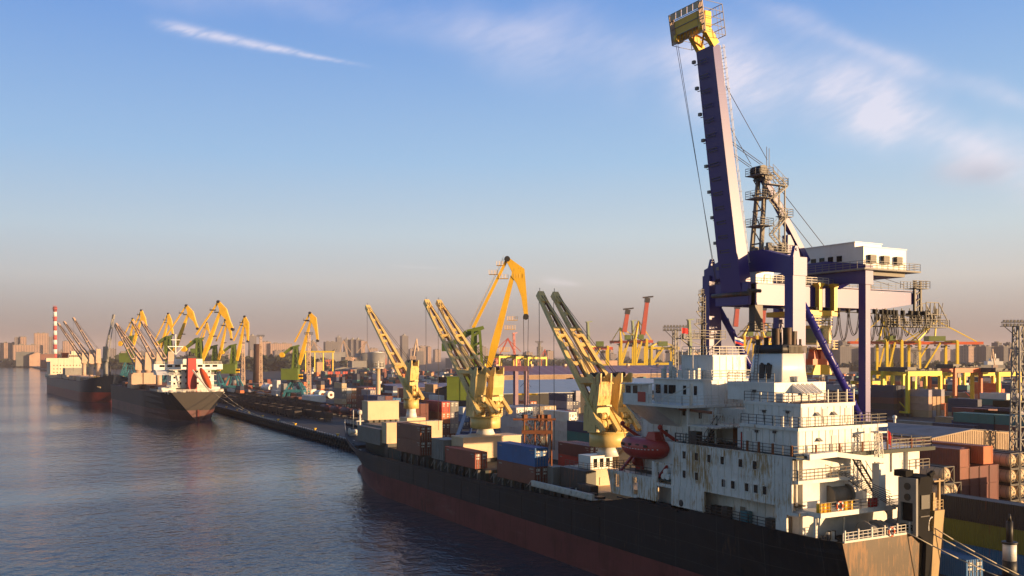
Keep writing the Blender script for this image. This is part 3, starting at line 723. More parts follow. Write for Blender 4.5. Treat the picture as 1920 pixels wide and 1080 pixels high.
def deck_crane(r, base, zped, zhouse, ztop, tip, heel, twin, name='deck_crane', label=None):
    """ship's slewing crane: pedestal, turntable tub, machinery house and latticed box boom(s)"""
    bx, by = base; cy = M['cy']
    m = MB(); m.tube((bx, by, zped), (bx, by, zhouse-1.0), 1.25 if twin else 1.0, 20); m.tube((bx,by,zped),(bx,by,zped+1.6),1.9 if twin else 1.3,20,1.25 if twin else 1.0)
    # main body
    c = m.build(name, M['white2'], r, label)
    m = MB(); w = 2.9 if twin else 1.7
    m.tube((bx,by,zhouse-1.6),(bx,by,zhouse+.5), w, 24); m.tube((bx,by,zhouse+.5),(bx,by,zhouse+.7), w+.3, 24)
    m.tube((bx+.6,by-w*.55,zhouse+.7),(bx+.6,by-w*.55,zhouse+1.4),.55,12)
    m.build('turntable', cy, c)
    k = (-1, 1) if twin else (0,)
    dirv = (Vector(tip)-Vector(heel)); dirv.z = 0; dirv.normalize(); sd = V(0,0,1).cross(dirv)
    f = -dirv                                     # backwards
    for s in k:
        off = sd*(-s)*1.9 if twin else V(0,0,0); offt = sd*(-s)*1.45 if twin else V(0,0,0)
        o = V(bx, by, 0)+off
        # house: tall box, narrow on top with horned sheave head
        m = MB(); hw = 1.15 if twin else 1.0
        def ring(z, b0, b1, w_=hw):
            return [o+dirv*b0-sd*w_+V(0,0,z), o+dirv*b1-sd*w_+V(0,0,z), o+dirv*b1+sd*w_+V(0,0,z), o+dirv*b0+sd*w_+V(0,0,z)]
        zt = ztop
        m.loft([ring(zhouse+.7, -1.4, 2.3), ring(zhouse+4.4, -1.5, 2.2), ring(zhouse+6.2, -1.9, .6), ring(zt-1.4, -2.1, .1)], smooth=False)
        m.loft([ring(zt-1.4, -2.0, -.3, hw*.9), ring(zt-1.0, -2.1, .2, hw*.9)], smooth=False)
        for g in (-1, 1):
            pl = o+sd*g*hw*.8; m.slab([pl+dirv*-2.2+V(0,0,zt-1.1), pl+dirv*.3+V(0,0,zt-1.1), pl+dirv*1.5+V(0,0,zt-.5), pl+dirv*1.3+V(0,0,zt+.05), pl+dirv*.6+V(0,0,zt+.1), pl+dirv*-.5+V(0,0,zt-.5), pl+dirv*-1.6+V(0,0,zt+.35), pl+dirv*-2.3+V(0,0,zt+.25)], sd, .22)
        for z in (zhouse+2.0, zhouse+3.6, zhouse+5.0):
            m.loft([ring(z, -1.42, 1.36, hw+.05), ring(z+.07, -1.42, 1.36, hw+.05)], smooth=False) if z < zhouse+3.7 else None
        # panel seams, door frame, vents
        for b in (-.9, -.2, .5):
            q = o+dirv*b-sd*(hw+.03); m.bar(q+V(0,0,zhouse+.8), q+V(0,0,zhouse+3.5), .06)
        m.bar(o+f*1.36+V(0,0,zhouse+1.0)-sd*.4, o+f*1.36+V(0,0,zhouse+3.0)-sd*.4, .06); m.bar(o+f*1.36+V(0,0,zhouse+1.0)+sd*.4, o+f*1.36+V(0,0,zhouse+3.0)+sd*.4, .06)
        m.bar(o+f*1.8+V(0,0,zhouse+4.6), o+f*3.0+V(0,0,zhouse+4.7), .9, .3)
        hs = m.build('machine_house', cy, c)
        m = MB()
        for (z, rad) in ((zhouse+1.9, .62), (zhouse+3.1, .45)):
            q = o+f*1.75+V(0,0,z)+sd*.2; m.tube(q-sd*.42, q+sd*.42, rad, 14); m.tube(q-sd*.5, q-sd*.42, rad*1.25, 14); m.tube(q+sd*.42, q+sd*.5, rad*1.25, 14)
        m.build('winch_drum', cy, hs)
        for j in (-.6,-.2,.2,.6):
            m = MB(); q = o+dirv*.9+sd*j+V(0,0,zt-.1); m.tube(q-sd*.09, q+sd*.09, .42, 12); q = o+dirv*-.6+sd*j+V(0,0,zt+.05); m.build('sheave', M['dark'], hs); m = MB(); m.tube(q-sd*.09, q+sd*.09, .38, 12); m.build('sheave', M['dark'], hs)
        # cab
        m = MB(); q = o+dirv*1.9+V(0,0,zhouse+4.2); m.bar(q-V(0,0,.8), q+V(0,0,.6), 1.1, 1.1, side=tuple(sd)); m.bar(q+V(0,0,.6), q+V(0,0,.75), 1.4, 1.4, side=tuple(sd)); m.build('operator_cab', M['dark'], c)
        m = MB(); q = o+V(0,0,zhouse+.75)
        pts = [q-sd*1.7+dirv*1.9, q-sd*1.7+f*1.9, q+sd*1.7+f*1.9]
        m.rail(pts, 1.0, 1.0, .05)
        for z in (1.2, 2.4, 3.6): m.bar(q-sd*(hw+.2)+dirv*.9+V(0,0,z), q-sd*(hw+.2)+dirv*-.2+V(0,0,z), .07)
        m.ladder(q-sd*(hw+.15)+dirv*-.9, q-sd*(hw+.15)+dirv*-.9+V(0,0,5), .45, tuple(dirv), .4)
        m.build('railing', M['dark'], c)
        # boom: two box chords joined by plates, widening to the heel, solid head
        a = Vector(heel)+off; b = Vector(tip)+offt; t = (b-a).normalized(); up = sd.cross(t).normalized()*-1
        if up.z < 0: up = -up
        L = (b-a).length; m = MB()
        for g in (-1, 1):
            m.bar(a+sd*g*1.42, a+t*L*.45+sd*g*1.0, .72, .6, .72, .6, side=tuple(sd))
            m.bar(a+t*L*.45+sd*g*1.0, b-t*1.6+sd*g*.52, .72, .6, .5, .5, side=tuple(sd))
            for fr in (.02, ): pass
        for fr in (.06, .2, .33, .46, .6, .72, .84):
            p = a+t*L*fr; ww = lerp(1.42, .52, fr)
            m.bar(p-sd*ww, p+sd*ww, .8, .16, side=tuple(t)) if fr not in (.33,) else m.bar(p-sd*(ww+.25), p+sd*(ww+.25), 1.3, .8, side=tuple(t))
        p = a+t*L*.66; m.bar(p-sd*.85, p+sd*.85, .45, .75, side=tuple(t))
        m.bar(b-t*2.4, b, 1.25, .8, 1.1, 1.15, side=tuple(sd)); m.bar(b-t*.9-up*.35, b-t*.2-up*.6, .6, .7, side=tuple(sd))
        bo = m.build('boom', cy, c)
        for (f0, f1) in ((.08,.19),(.22,.30),(.36,.45),(.48,.58),(.62,.7),(.74,.82),(.86,.92)):
            for g in (-1, 1):
                m = MB(); p, q = a+t*L*f0, a+t*L*f1; w0, w1 = lerp(1.4,.5,f0)*.4, lerp(1.4,.5,f1)*.4
                m.bar(p+sd*g*w0, q+sd*g*w1, .16, .24, side=tuple(sd)); m.build('rust_stained_bar', M['rusty'], bo)
        m = MB(); m.tube(b-t*.5-up*.3-sd*.35, b-t*.5-up*.3+sd*.35, .5, 12); m.tube(b+V(0,0,.2), b+V(0,0,1.0), .05, 4); m.build('tip_sheave', M['dark'], bo)
        m = MB()
        for g in (-.25, .25): m.tube(o+dirv*.9+V(0,0,zt+.2)+sd*g, b-t*1.0+up*.5+sd*g, .045, 4)
        m.tube(b-up*.7-t*.4, V(b.x, b.y, 13.2)-up*.0, .05, 4)
        m.build('hoist_rope', M['cable'], c)
    return c

def cargo_ship():
    cx, half = 80.8, 10.8
    cxf = table([(60,77.3),(64,78.0),(72,79.6),(82,80.8)])
    r = thing('cargo_ship', (cx, 150, 0), 'large black and red cargo ship with rusty white superstructure in the foreground', 'ship')
    zt = table([(60,11.5),(96,11.7),(98.6,11.7),(98.7,9.7),(110,9.1),(130,8.6),(190,8.0),(204,8.1),(206,8.4),(215,9.0),(225,10.2),(234,11.4)])
    m, rows = hull(cxf, half, 60, 178, [(-1.5,223.5),(1.3,223.2),(2.6,220.0),(4.2,219.6),(6,224),(11.6,235)], zt, 4.4, 7.1, bowp=(1.35, 2.5), nb=18)
    hb = m.build('hull', [M['hull_black'], M['boot_red'], M['transom']], r)
    m = MB(); m.ell((cx, 218.0, .0), (1.3, 6.0, 2.0), 16, 10); m.build('bulbous_bow', M['boot_red'], r)
    drop = 1.15
    deck_of(rows, drop, .2, cxf).build('deck', M['deck_green'], r)
    # plating edge with a ledge line along the bulwark
    m = bulwark(rows, cxf, drop); m.build('bulwark', M['hull_black'], r)
    for (ya, yb, n) in ((84, 96, 5), (100, 178, 30)):
        m = MB()
        for k in range(n):
            a = ya+(yb-ya)*k/n; b = ya+(yb-ya)*(k+1)/n
            hx = cx-half-.06 if a > 83.9 else None
            if hx: m.bar((hx, a, zt(a)-.55), (hx, b, zt(b)-.55), .12, .14)
        if m.v: m.build('rubbing_strake', M['hull_black'], r)
    for k in range(11): m = MB(); m.box(cx-half-.03, cx-half, 100+k*7.0, 100.15+k*7.0, 4.5, 7.9); m.build('plate_seam', M['hull_black'], r)
    # raised coamings under the containers, with stanchions between them and the bulwark
    m = MB(); m.box(cx-7.6, cx+7.6, 118, 136, 7.2, 9.45); m.box(cx-7.6, cx+7.6, 139, 160.5, 7.0, 9.6); m.box(cx-7.6, cx+7.6, 162.5, 184, 6.8, 9.7); m.box(cx-5.4,cx+5.4,190,204,6.8,9.8)
    m.build('hatch_coaming', M['deck_green'], r)
    rr = random.Random(11)
    for y in list(range(119, 137, 3))+list(range(140, 161, 3))+list(range(163, 178, 3)):
        m = MB(); x = 72.4+max(0, (y-172))*.05
        m.box(x-.15, x+.35, y, y+.45, zt(y)-1.1, 9.6); m.bar((x-.5, y-.3, zt(y)+.1), (x+.1, y-.3, 9.6), .12); m.bar((x-.5, y+.8, zt(y)+.1), (x+.1, y+.8, 9.6), .12)
        m.build('container_stanchion', M['rail'] if rr.random() < .6 else M['dark'], r)
    # cream hatch-cover piles (their aft faces catch the sun)
    for (x0,x1,y0,y1,z0,z1) in ((74.6, 86.9, 150.4, 155.5, 10.3, 14.2), (73.0, 86.3, 184.6, 187.4, 10.4, 14.8), (75.4, 83.2, 202.5, 206.5, 14.3, 18.6)):
        m = MB(); m.box(x0,x1,y0,y1,z0,z1); m.box(x0-.12,x1+.12,y0-.1,y1+.1,z1,z1+.16); m.box(x0-.04,x1+.04,y0-.05,y1,z0+.05,z0+.2)
        for k in range(3):
            x = x0+(x1-x0)*(.2+.3*k); m.box(x,x+.18,y0-.05,y0,z0+1.0,z0+1.2); m.box(x,x+.18,y0-.05,y0,z0+.5,z0+.62)
        m.build('hatch_cover', M['cream'], r)
        m = MB(); m.box(x0+.5,x1-.5,y0+.4,y1-.4,max(7.0, z0-3.2),z0); 
        for k in range(6): x = x0+.3+(x1-x0-.8)*k/5; m.box(x,x+.2,y0+.05,y0+.25,z0-1.6,z0)
        m.build('hatch_support', M['dark'], r)
    # grey ventilated houses beside hatch covers
    for (x0,x1,y0,y1,z0,z1) in ((72.6,74.4,187.5,202,9.8,13.2),(74.4,79,191,203,10.5,13.6),(73.2,76.6,156,161.5,9.6,13.4),(79.5,86,206.5,210,9.5,14)):
        m = MB(); m.box(x0,x1,y0,y1,z0,z1); ribs_y(m, x0, y0+.2, y1-.2, z0, z1, .7); m.box(x0-.1,x1+.1,y0-.1,y1+.1,z1,z1+.1)
        m.box(x0-.06,x0,y0+2,y0+2.8,z0+.3,z0+2.2)
        m.build('deck_store', M['galv'], r)
    # pedestal houses
    m = MB(); m.box(76.5, 85.5, 112.4, 118.5, 9.0, 12.3); m.box(76.3, 85.7, 112.2, 118.7, 12.3, 12.42); m.box(81.8, 85.4, 112.6, 117, 12.4, 15.2)
    m.box(73, 86, 106.5, 112.4, 8.0, 9.9); m.prism([(82.0,12.3),(82.0,14.2),(83.2,15.2),(85.2,15.2),(85.4,14.2),(85.4,12.3)],1,112.1,112.6)
    m.box(78.6, 79.6, 112.3, 112.36, 10.0, 11.2); m.box(83,83.5,112.3,112.36,10.0,11.6)
    m.build('mast_house', M['cream'], r)
    m = MB(); m.box(77.2, 81.2, 112.7, 116, 12.42, 14.4); m.build('pilot_shelter', M['white2'], r)
    for k in range(3): m = MB(); x = 77.75+k*1.15; m.box(x, x+.6, 112.62, 112.72, 12.7, 14.0); m.build('window', M['glass'], r)
    m = MB(); m.rail([(76.4,112.3,12.4),(81.4,112.3,12.4)],1,1.2,.05); m.rail([(76.4,112.3,12.4),(76.4,118.5,12.4)],1,1.2,.05); m.build('railing', M['rail'], r)
    m = MB(); m.box(77,85,152,158,9.6,13.8); m.box(79,84,153,157,13.8,14.4); m.build('mast_house', M['cream'], r)
    m = MB(); m.box(79,83.5,187.5,192,9.8,15.6); m.build('mast_house', M['cream'], r)
    # cranes
    deck_crane(r, (81.2, 113.8), 14.2, 17.3, 26.6, (81.6, 132.3, 40.1), (81.2, 110.4, 18.2), True)
    deck_crane(r, (81.6, 155), 14.3, 17.2, 27.0, (82.2, 181, 41.3), (81.6, 151.0, 18.6), True)
    deck_crane(r, (81.0, 189.8), 15.4, 19.2, 28.2, (81.0, 218, 41.9), (81.0, 186.6, 19.9), False)
    # fore part: forecastle deck, windlass, foremast, bow bulwark clutter
    m = MB(); vs = []
    fr = [c for c in rows if c[-1][1] > 206]
    for c in fr: h, y, z = c[-1]; h = max(.05, h-.15); vs += [(cx-h, y, z-.55), (cx+h, y, z-.55)]
    m.add(vs, [(2*i,2*i+1,2*i+3,2*i+2) for i in range(len(fr)-1)]); m.build('forecastle_deck', M['deck_green'], r)
    for k, (x, y) in enumerate(((78.5, 213), (83.8, 213), (78.2, 220), (83.5, 221))):
        m = MB(); z = zt(y)-.5
        m.box(x-1.2, x+1.2, y-.7, y+.7, z, z+.5); m.tube((x-1.1,y,z+1.1),(x+1.1,y,z+1.1),.6,12); m.tube((x-1.3,y,z+1.1),(x-1.1,y,z+1.1),1.0,14); m.tube((x+1.1,y,z+1.1),(x+1.3,y,z+1.1),1.0,14); m.box(x+1.3,x+1.9,y-.5,y+.5,z+.3,z+1.5)
        m.build('windlass', M['rail'] if k % 2 else M['railw'], r)
    m = MB(); m.tube((81.2,224,9.5),(81.2,224,14.4),.28,10); m.tube((81.2,229,10),(81.2,229,15.2),.12,8); m.box(80.2,82.2,223.6,224.4,12.5,12.7); m.ell((81.2,224,14.8),(.7,.7,.7)); m.build('bow_post', M['railw'], r)
    m = MB(); m.tube((79.5,214.5,9.5),(79.5,214.5,17.2),.1,6); m.build('jack_staff', M['red'], r)
    m = MB(); pts = []
    for c in fr: h, y, z = c[-1]; pts.append(V(cx-max(h,.1)+.2, y, z))
    m.rail(pts[4:], 1.0, 1.4, .06); m.rail([V(2*cx-p.x, p.y, p.z) for p in pts[4:]], 1.0, 1.4, .06); m.build('railing', M['railw'], r)
    for k in range(9):
        m = MB(); y = 186+k*4.6; hh = max(1.0, [c for c in rows if c[-1][1] >= y][0][-1][0]-1.0); z = zt(y)-1.0
        for g in (-.4, .4): m.tube((cx-hh, y+g, z), (cx-hh, y+g, z+.8), .2, 8)
        m.box(cx-hh-.35, cx-hh+.35, y-.75, y+.75, z, z+.12); m.build('mooring_bitt', M['railw'] if k%3 == 0 else M['dark'], r)
    # stowed white walkway beam on the port side ahead of the house
    m = MB(); m.box(70.3, 70.7, 102.3, 118.6, 9.75, 10.55); m.box(70.3, 72.0, 102.3, 118.6, 9.70, 9.80)
    for k in range(12): y = 102.5+k*1.4; m.bar((70.27, y, 9.8), (70.27, y+.7, 10.5), .06); m.bar((70.27, y+.7, 10.5), (70.27, y+1.4, 9.8), .06)
    m.build('gangway', M['railw'], r)
    m = MB()
    for k in range(8): y = 100.5+k*1.9; m.box(71.4, 72.6, y, y+1.2, 8.0, 9.9+.2*(k%3)); 
    m.box(74.5,76.3,110,117,8.2,12.6); m.box(72.8,74.2,106.4,109.8,8,11.0)
    m.build('deck_locker', M['dark'], r)
    m = MB(); m.box(74.2,76.4,118.6,120.2,8.4,12.3); ribs_x(m, 118.6, 74.3, 76.3, 8.5, 12.2, .5); m.build('switch_cabinet', M['galv'], r)
    # ---- superstructure -------------------------------------------------------------
    ZB = 19.2                                   # level of the long boat deck
    px_ = 70.0
    # hull-side plating with rows of ports and openings
    sp = MB()
    wall_with_holes(sp, px_, .25, 63.8, 84.9, 11.3, ZB-.02, [(68.4, 79.4, 11.3, 14.0), (63.8, 66.2, 13.6, ZB-.02), (63.8, 66.9, 11.3, 13.3), (63.8,65.2,13.3,13.6)])
    wall_with_holes(sp, px_, .25, 84.9, 88.5, 11.3, 17.4-.9, [(85.2, 88.0, 11.3, 13.6), (85.2, 88.0, 14.0, 16.3)])
    sp.box(px_, px_+.25, 88.5, 88.9, 11.3, 16.5)
    wall_with_holes(sp, px_, .25, 88.9, 97.4, 11.5, 14.5, [(91.8, 93.0, 11.9, 14.1), (95.7, 96.7, 12.4, 14.1)])
    sp.prism([(97.4, 11.6), (98.2, 14.1), (98.4, 14.5), (97.4, 14.5)], 0, px_, px_+.25)
    ribs_y(sp, px_, 66.4, 84.6, 14.1, ZB-.1, 1.02); ribs_y(sp, px_, 79.6, 84.8, 11.6, 14.0, 1.0); ribs_y(sp, px_, 89.2, 97.2, 11.7, 14.4, 1.05)
    sp.box(px_-.05, px_, 66.2, 84.9, 16.55, 16.62); sp.box(px_-.08, px_, 63.8, 84.9, ZB-.12, ZB)
    sp.box(px_+.25, px_+1.6, 88.9, 98.2, 14.35, 14.5)
    def rim(y, z, w=.62, h=.86, x=px_):
        for (a, b, c, e) in ((y-w/2-.09, y-w/2, z-h/2-.09, z+h/2+.09), (y+w/2, y+w/2+.09, z-h/2-.09, z+h/2+.09), (y-w/2, y+w/2, z+h/2, z+h/2+.11), (y-w/2, y+w/2, z-h/2-.09, z-h/2)): sp.box(x-.10, x, a, b, c, e)
    UP, LO = (1284, 1307, 1330.6, 1355.5, 1389.6, 1416), (1284, 1307, 1357.5, 1375, 1401, 1418, 1435)
    for q in UP: rim(PX(q, 800, px_).y, 17.85)
    for q in LO: rim(PX(q, 800, px_).y, 15.35 if q > 1340 else 15.6)
    side = sp.build('side_plating', M['whiter'], r)
    def port(y, z, w=.62, h=.86, x=px_, par=None, s=-1):
        m = MB(); n = 10; pts = []
        for i in range(12):
            a = 2*pi*(i+.5)/12; pts.append((y+w/2*max(-1, min(1, 1.35*cos(a))), z+h/2*max(-1, min(1, 1.35*sin(a)))))
        m.prism(pts, 0, x+s*.05, x+.02*s); return m.build('window', M['glass'], par or side)
    for px1 in (1284, 1307, 1330.6, 1355.5, 1389.6, 1416): y = PX(px1, 800, px_).y; port(y, 17.85)
    for px1 in (1284, 1307, 1357.5, 1375, 1401, 1418, 1435): y = PX(px1, 800, px_).y; port(y, 15.35 if px1 > 1340 else 15.6)
    m = MB(); m.ell((px_-.0, 83.4, 12.1), (.06,.42,.42), 12, 6); m.build('fairlead', M['black'], side)
    # inner wall seen through the openings, promenade deck, lower house
    m = MB(); m.box(72.0, 90.5, 66.6, 90, 10.5, ZB-.3); m.box(70.3, 72, 84.6, 85.0, 11.3, ZB-.3)
    ribs_y(m, 72.0, 67, 84, 10.6, 14, 1.2); m.build('lower_house', WALL, r)
    m = MB(); m.box(70.25, 72, 66.2, 84.9, 14.0, 14.12); m.box(70.25, 92, 66.0, 85, ZB-.25, ZB); m.box(69.98, 91.9, 65.6, 66.0, ZB-.32, ZB+.1)
    m.build('boat_deck', M['deck_green'], r)
    for (y, c) in ((78.5, 'dark'), (73.7, 'teal'), (70, 'dark'), (76.8,'dark')):
        m = MB(); m.box(71.1, 71.9, y, y+1.0, 10.6, 12.2+.3*(y % 1)); m.build('locker', M[c], r)
    for (ya, za) in ((74.8, 10.7), (68.0, 10.7)):
        m = MB(); m.box(71.9, 72.0-.06, ya, ya+.8, za, za+2.0); m.build('door', M['rail'], r)
    m = MB(); m.rail([(70.2, 68.5, 11.4), (70.2, 79.3, 11.4)], 1.0, 1.4, .06); m.build('railing', M['dark'], r)
    # boat deck rail
    m = MB(); m.rail([(70.2, 84.6, ZB), (70.2, 66.2, ZB), (91.4, 65.9, ZB)], 1.05, 1.45, .055); m.build('railing', M['dark'], r)
    for y in (66.3, 68.9, 70.9, 72.6): m = MB(); m.box(70.1, 70.3, y, y+.2, ZB, ZB+1.15); m.build('rail_post', M['rusty'], r)
    for x in (73, 76.5, 80, 84, 88): m = MB(); m.box(x, x+.15, 65.75, 65.9, ZB, ZB+1.15); m.build('rail_post', M['rusty'], r)
    # tiers above the boat deck
    def tier(x0, x1, y0, y1, z0, z1, slab=None, rib=True):
        m = MB(); m.box(x0, x1, y0, y1, z0, z1)
        if rib: ribs_y(m, x0, y0+.15, y1-.15, z0+.05, z1-.05, .95); ribs_x(m, y0, x0+.15, x1-.15, z0+.05, z1-.05, .95)
        if slab: m.box(x0-slab[0], x1+slab[1], y0-slab[2], y1+slab[3], z1, z1+.34)
        return m.build('deck_house', WALL, r)
    t1 = tier(71.3, 83.4, 66.6, 74.6, ZB, 21.75, (.25, 1.3, .3, .2))
    t2 = tier(72.6, 80.6, 67.4, 75.6, 22.09, 24.15, (.1, .15, .1, .1))
    t3 = tier(73.7, 79.6, 72.2, 79.5, 24.49, 26.2, (.05, .05, .05, .05), rib=False)
    m = MB(); m.box(72.5, 80.7, 67.3, 72.1, 24.5, 24.53); m.build('deck_covering', M['deck_red'], r)
    m = MB(); m.box(71.1, 84.6, 66.4, 67.3, 22.1, 22.13); m.box(80.7, 84.6, 67.3, 74.6, 22.1, 22.13); m.build('deck_covering', M['deck_green'], r)
    m = MB()
    m.rail([(71.1,74.6,22.1),(71.1,66.35,22.1),(84.6,66.35,22.1),(84.6,74.6,22.1)],1.05,1.2,.055)
    m.rail([(72.55,75.6,24.5),(72.55,67.35,24.5),(80.7,67.35,24.5),(80.7,75,24.5)],1.05,1.2,.055)
    m.rail([(73.7,79.5,26.5),(73.7,72.2,26.5)],1.05,1.2,.055)
    m.build('railing', M['dark'], r)
    for x in (76.5, 78, 79.4, 80.5): m = MB(); m.box(x, x+.12, 67.3, 67.42, 24.5, 25.9); m.build('rail_post', M['railw'], r)
    for y in (69, 71, 73): m = MB(); m.box(72.5, 72.62, y, y+.12, 24.5, 25.5); m.build('rail_post', M['railw'], r)
    for y in (67.2, 68.4, 69.6): m = MB(); m.box(71.05, 71.2, y, y+.15, 22.1, 23.2); m.build('rail_post', M['railw'], r)
    for (x, z, w, h, par) in ((75.8, 22.3, .75, 1.6, t2), (79.2, 22.3, .75, 1.6, t2), (76.2, 19.3, .8, 1.8, t1), (81.3, 19.5, .7, 1.6, t1)):
        y0 = 67.4 if par is t2 else 66.6
        m = MB(); m.box(x, x+w, y0-.07, y0, z, z+h); m.tube((x+w-.12,y0-.14,z+h*.5),(x+w-.12,y0-.05,z+h*.5),.04,5); m.build('door', M['railw'], par)
    for (x, z, par, y0) in ((74.6, 23.2, t2, 67.4), (77.1, 23.2, t2, 67.4), (74.0, 20.6, t1, 66.6), (79.6, 20.8, t1, 66.6)):
        m = MB(); m.prism([(y0-.5, z), (y0-.05, z+.35), (y0, z+.35), (y0, z-.05)], 0, x, x+.5); m.build('vent_hood', M['galv'], par)
    for (y, z, x, par) in ((73.2, 19.6, 71.3, t1), (74.2, 22.4, 72.6, t2)):
        m = MB(); m.box(x-.07, x, y, y+.75, z, z+1.7); m.build('door', M['railw'], par)
    for (y, z, x, par) in ((72.2,21.2,71.3,t1),(69.6,21.3,71.3,t1),(72.4,23.3,72.6,t2),(69.0,23.4,72.6,t2),(75.0,25.4,73.7,t3)):
        m = MB(); m.box(x-.14, x, y, y+.4, z, z+.3); m.bar((x-.08,y+.2,z),(x-.08,y+.2,z-.9),.04); m.bar((x-.1,y-.3,z+.25),(x-.1,y+.8,z+.25),.04); m.build('deck_lamp', M['dark'], par)
    # slanted skylight shed on tier 3's aft face
    m = MB(); m.prism([(70.6, 25.2), (70.6, 25.35), (72.2, 26.3), (72.2, 25.2)], 0, 76.3, 79.6)
    for k in range(5): x = 76.5+k*.72; m.bar((x, 70.55, 25.42), (x, 72.1, 26.38), .08)
    t3b = m.build('engine_skylight', WALL, r)
    m = MB(); m.box(73.75, 79.5, 71.0, 72.2, 24.5, 25.4); m.tube((77.5,72.6,26.4),(77.5,72.6,27.2),.3,10); m.build('vent_trunk', WALL, r)
    # funnel: white casing, black top, exhausts
    def rr4(x0, x1, y0, y1, z, c=.9, n=5):
        p = []
        for (qx, qy, a0) in ((x0+c*.25, y0+c*.25, pi), (x1-c, y0+c, 1.5*pi), (x1-c, y1-c, 0), (x0+c, y1-c, .5*pi)):
            cc = c*.25 if (qx, qy) == (x0+c*.25, y0+c*.25) else c
            for k in range(n): a = a0+pi/2*k/(n-1); p.append(V(qx+cc*cos(a), qy+cc*sin(a), z))
        return p
    m = MB(); m.loft([rr4(75.5, 80.1, 72.9, 78.6, 26.5), rr4(76.0, 79.8, 73.3, 78.2, 29.75)], smooth=True)
    m.tube((76.6,73.15,26.7),(76.75,73.4,28.6),.05,5); m.tube((76.75,73.4,28.6),(76.1,75,28.6),.04,5)
    fn = m.build('funnel', M['white2'], r)
    m = MB(); m.loft([rr4(75.95, 79.85, 73.25, 78.25, 29.76), rr4(76.05, 79.75, 73.35, 78.15, 30.75)], smooth=True); m.build('funnel_top', M['black'], fn)
    m = MB()
    for k in range(14): x = 77+k*.2; m.box(x, x+.08, 73.12, 73.2, 29.8, 30.6)
    m.box(76.9,79.8,73.12,73.24,30.55,30.64); m.build('grating', M['rail'], fn)
    for (x, y, z, rad) in ((76.9,76.6,31.6,.26),(77.2,75.4,32.6,.48),(78.2,74.6,32.7,.52),(78.9,74.4,32.3,.34),(79.4,74.7,32.3,.32),(79.6,74.0,31.4,.14),(76.4,77.4,31.4,.28),(78.3,76.1,32.5,.4)):
        m = MB(); m.tube((x,y,30.4),(x,y,z),rad,14,cap=False); m.tube((x,y,z),(x,y,z-.3),rad*.85,14); m.tube((x,y,z-.12),(x,y,z),rad*1.06,14,cap=False); m.build('exhaust_pipe', M['soot'], fn)
    m = MB(); m.ladder((75.55,77.0,26.6),(75.95,77.0,31.0),.5,(0,1,0),.35); m.build('ladder', M['rail'], fn)
    for y in (74.6, 75.6):
        m = MB(); m.box(75.55, 75.8, y, y+.75, 26.9, 28.5); m.tube((75.68,y+.375,28.45),(75.7,y+.375,28.46),.3,10); m.build('vent_opening', M['black'], fn)
    m = MB(); m.ladder((76.8,73.0,30.4),(76.8,73.0,30.5),.1) if False else None
    # ---- bridge tower ------------------------------------------------------------------
    m = MB(); m.box(74.2, 90, 83.2, 96.4, 14.3, 23.4)
    ribs_y(m, 74.2, 83.5, 96.2, 14.4, 23.3, 1.1)
    m.box(76.2, 90, 76, 83.2, ZB, 23.2); tw = m.build('bridge_tower', WALL, r)
    for (y, z) in ((91.2, 19.6),(87.2, 19.5),(90.5,22.6),(87.8,22.5),(84.8,22.3)): port(y, z, .5, .9, 74.2, tw)
    m = MB(); m.box(69.8, 91, 83.0, 94.6, 23.3, 23.62); m.box(71.2, 91, 94.6, 96.4, 23.3, 23.62)
    # solid wing dodger
    m.box(69.8, 69.95, 89.4, 94.6, 23.62, 24.75); m.box(69.8, 74, 94.5, 94.65, 23.62, 24.75); m.box(69.95, 70.4, 89.4, 89.5, 23.62, 25.9)
    m.prism([(69.8, 23.3), (74.2, 23.3), (74.2, 20.6)], 1, 88.5, 94.4)
    wing = m.build('bridge_wing', WALL, r)
    m = MB(); m.box(70.0, 72.2, 91.6, 94.4, 23.62, 25.9); m.box(69.6, 72.6, 91.0, 94.8, 25.9, 26.02); wc = m.build('wing_cab', WALL, r)
    for (x0,x1,y0,y1) in ((69.97,70.02,91.8,92.7),(69.97,70.02,93.2,94.2)): m = MB(); m.box(x0-.02,x1,y0,y1,24.75,25.7); m.build('window', M['glass'], wc)
    m = MB(); m.box(69.72, 69.8, 89.9, 91.4, 23.75, 25.0); m.build('name_board', M['red'], r)
    m = MB(); m.rail([(69.9,89.3,23.62),(69.9,83.1,23.62),(75.5,82.9,23.62)],1.1,1.2,.055); m.build('railing', M['railw'], r)
    m = MB(); m.box(74.0, 88, 84.0, 93.6, 23.62, 26.5); m.box(73.7, 88.3, 83.8, 94.0, 26.5, 26.66); ribs_x(m, 84.0, 74.1, 82, 23.7, 26.4, 1.1)
    m.box(79.5,86,76,84,23.2,26.4)
    wh = m.build('wheelhouse', WALL, r)
    for (y, w) in ((92.2,.9),(90.8,.6),(89.2,1.3),(87.2,.5),(85.2,.5)): m = MB(); m.box(73.93, 74.02, y, y+w, 24.7, 25.8); m.build('window', M['glass'], wh)
    m = MB(); m.rail([(73.8,93.9,26.66),(73.8,83.9,26.66),(82,83.9,26.66)],1.05,1.3,.055)
    m.rail([(76.1,90.4,29.6),(76.1,84.7,29.6),(81.4,84.7,29.6),(81.4,90.4,29.6)],1.05,1.1,.055); m.build('railing', M['railw'], r)
    m = MB(); m.box(76.0, 81.5, 84.6, 90.5, 26.66, 29.5); ribs_x(m, 84.6, 76.1, 81.4, 26.8, 29.4, 1.0); m.box(75.9,81.6,84.5,90.6,29.5,29.6); m.box(74.2,76,86,89,26.66,27.7)
    m.build('radio_house', WALL, r)
    m = MB(); rr = random.Random(9)
    for k in range(10): y = 84.9+rr.random()*8; x = 74.2+rr.random()*1.5; m.box(x,x+.4,y,y+.4,26.66,27.3+rr.random())
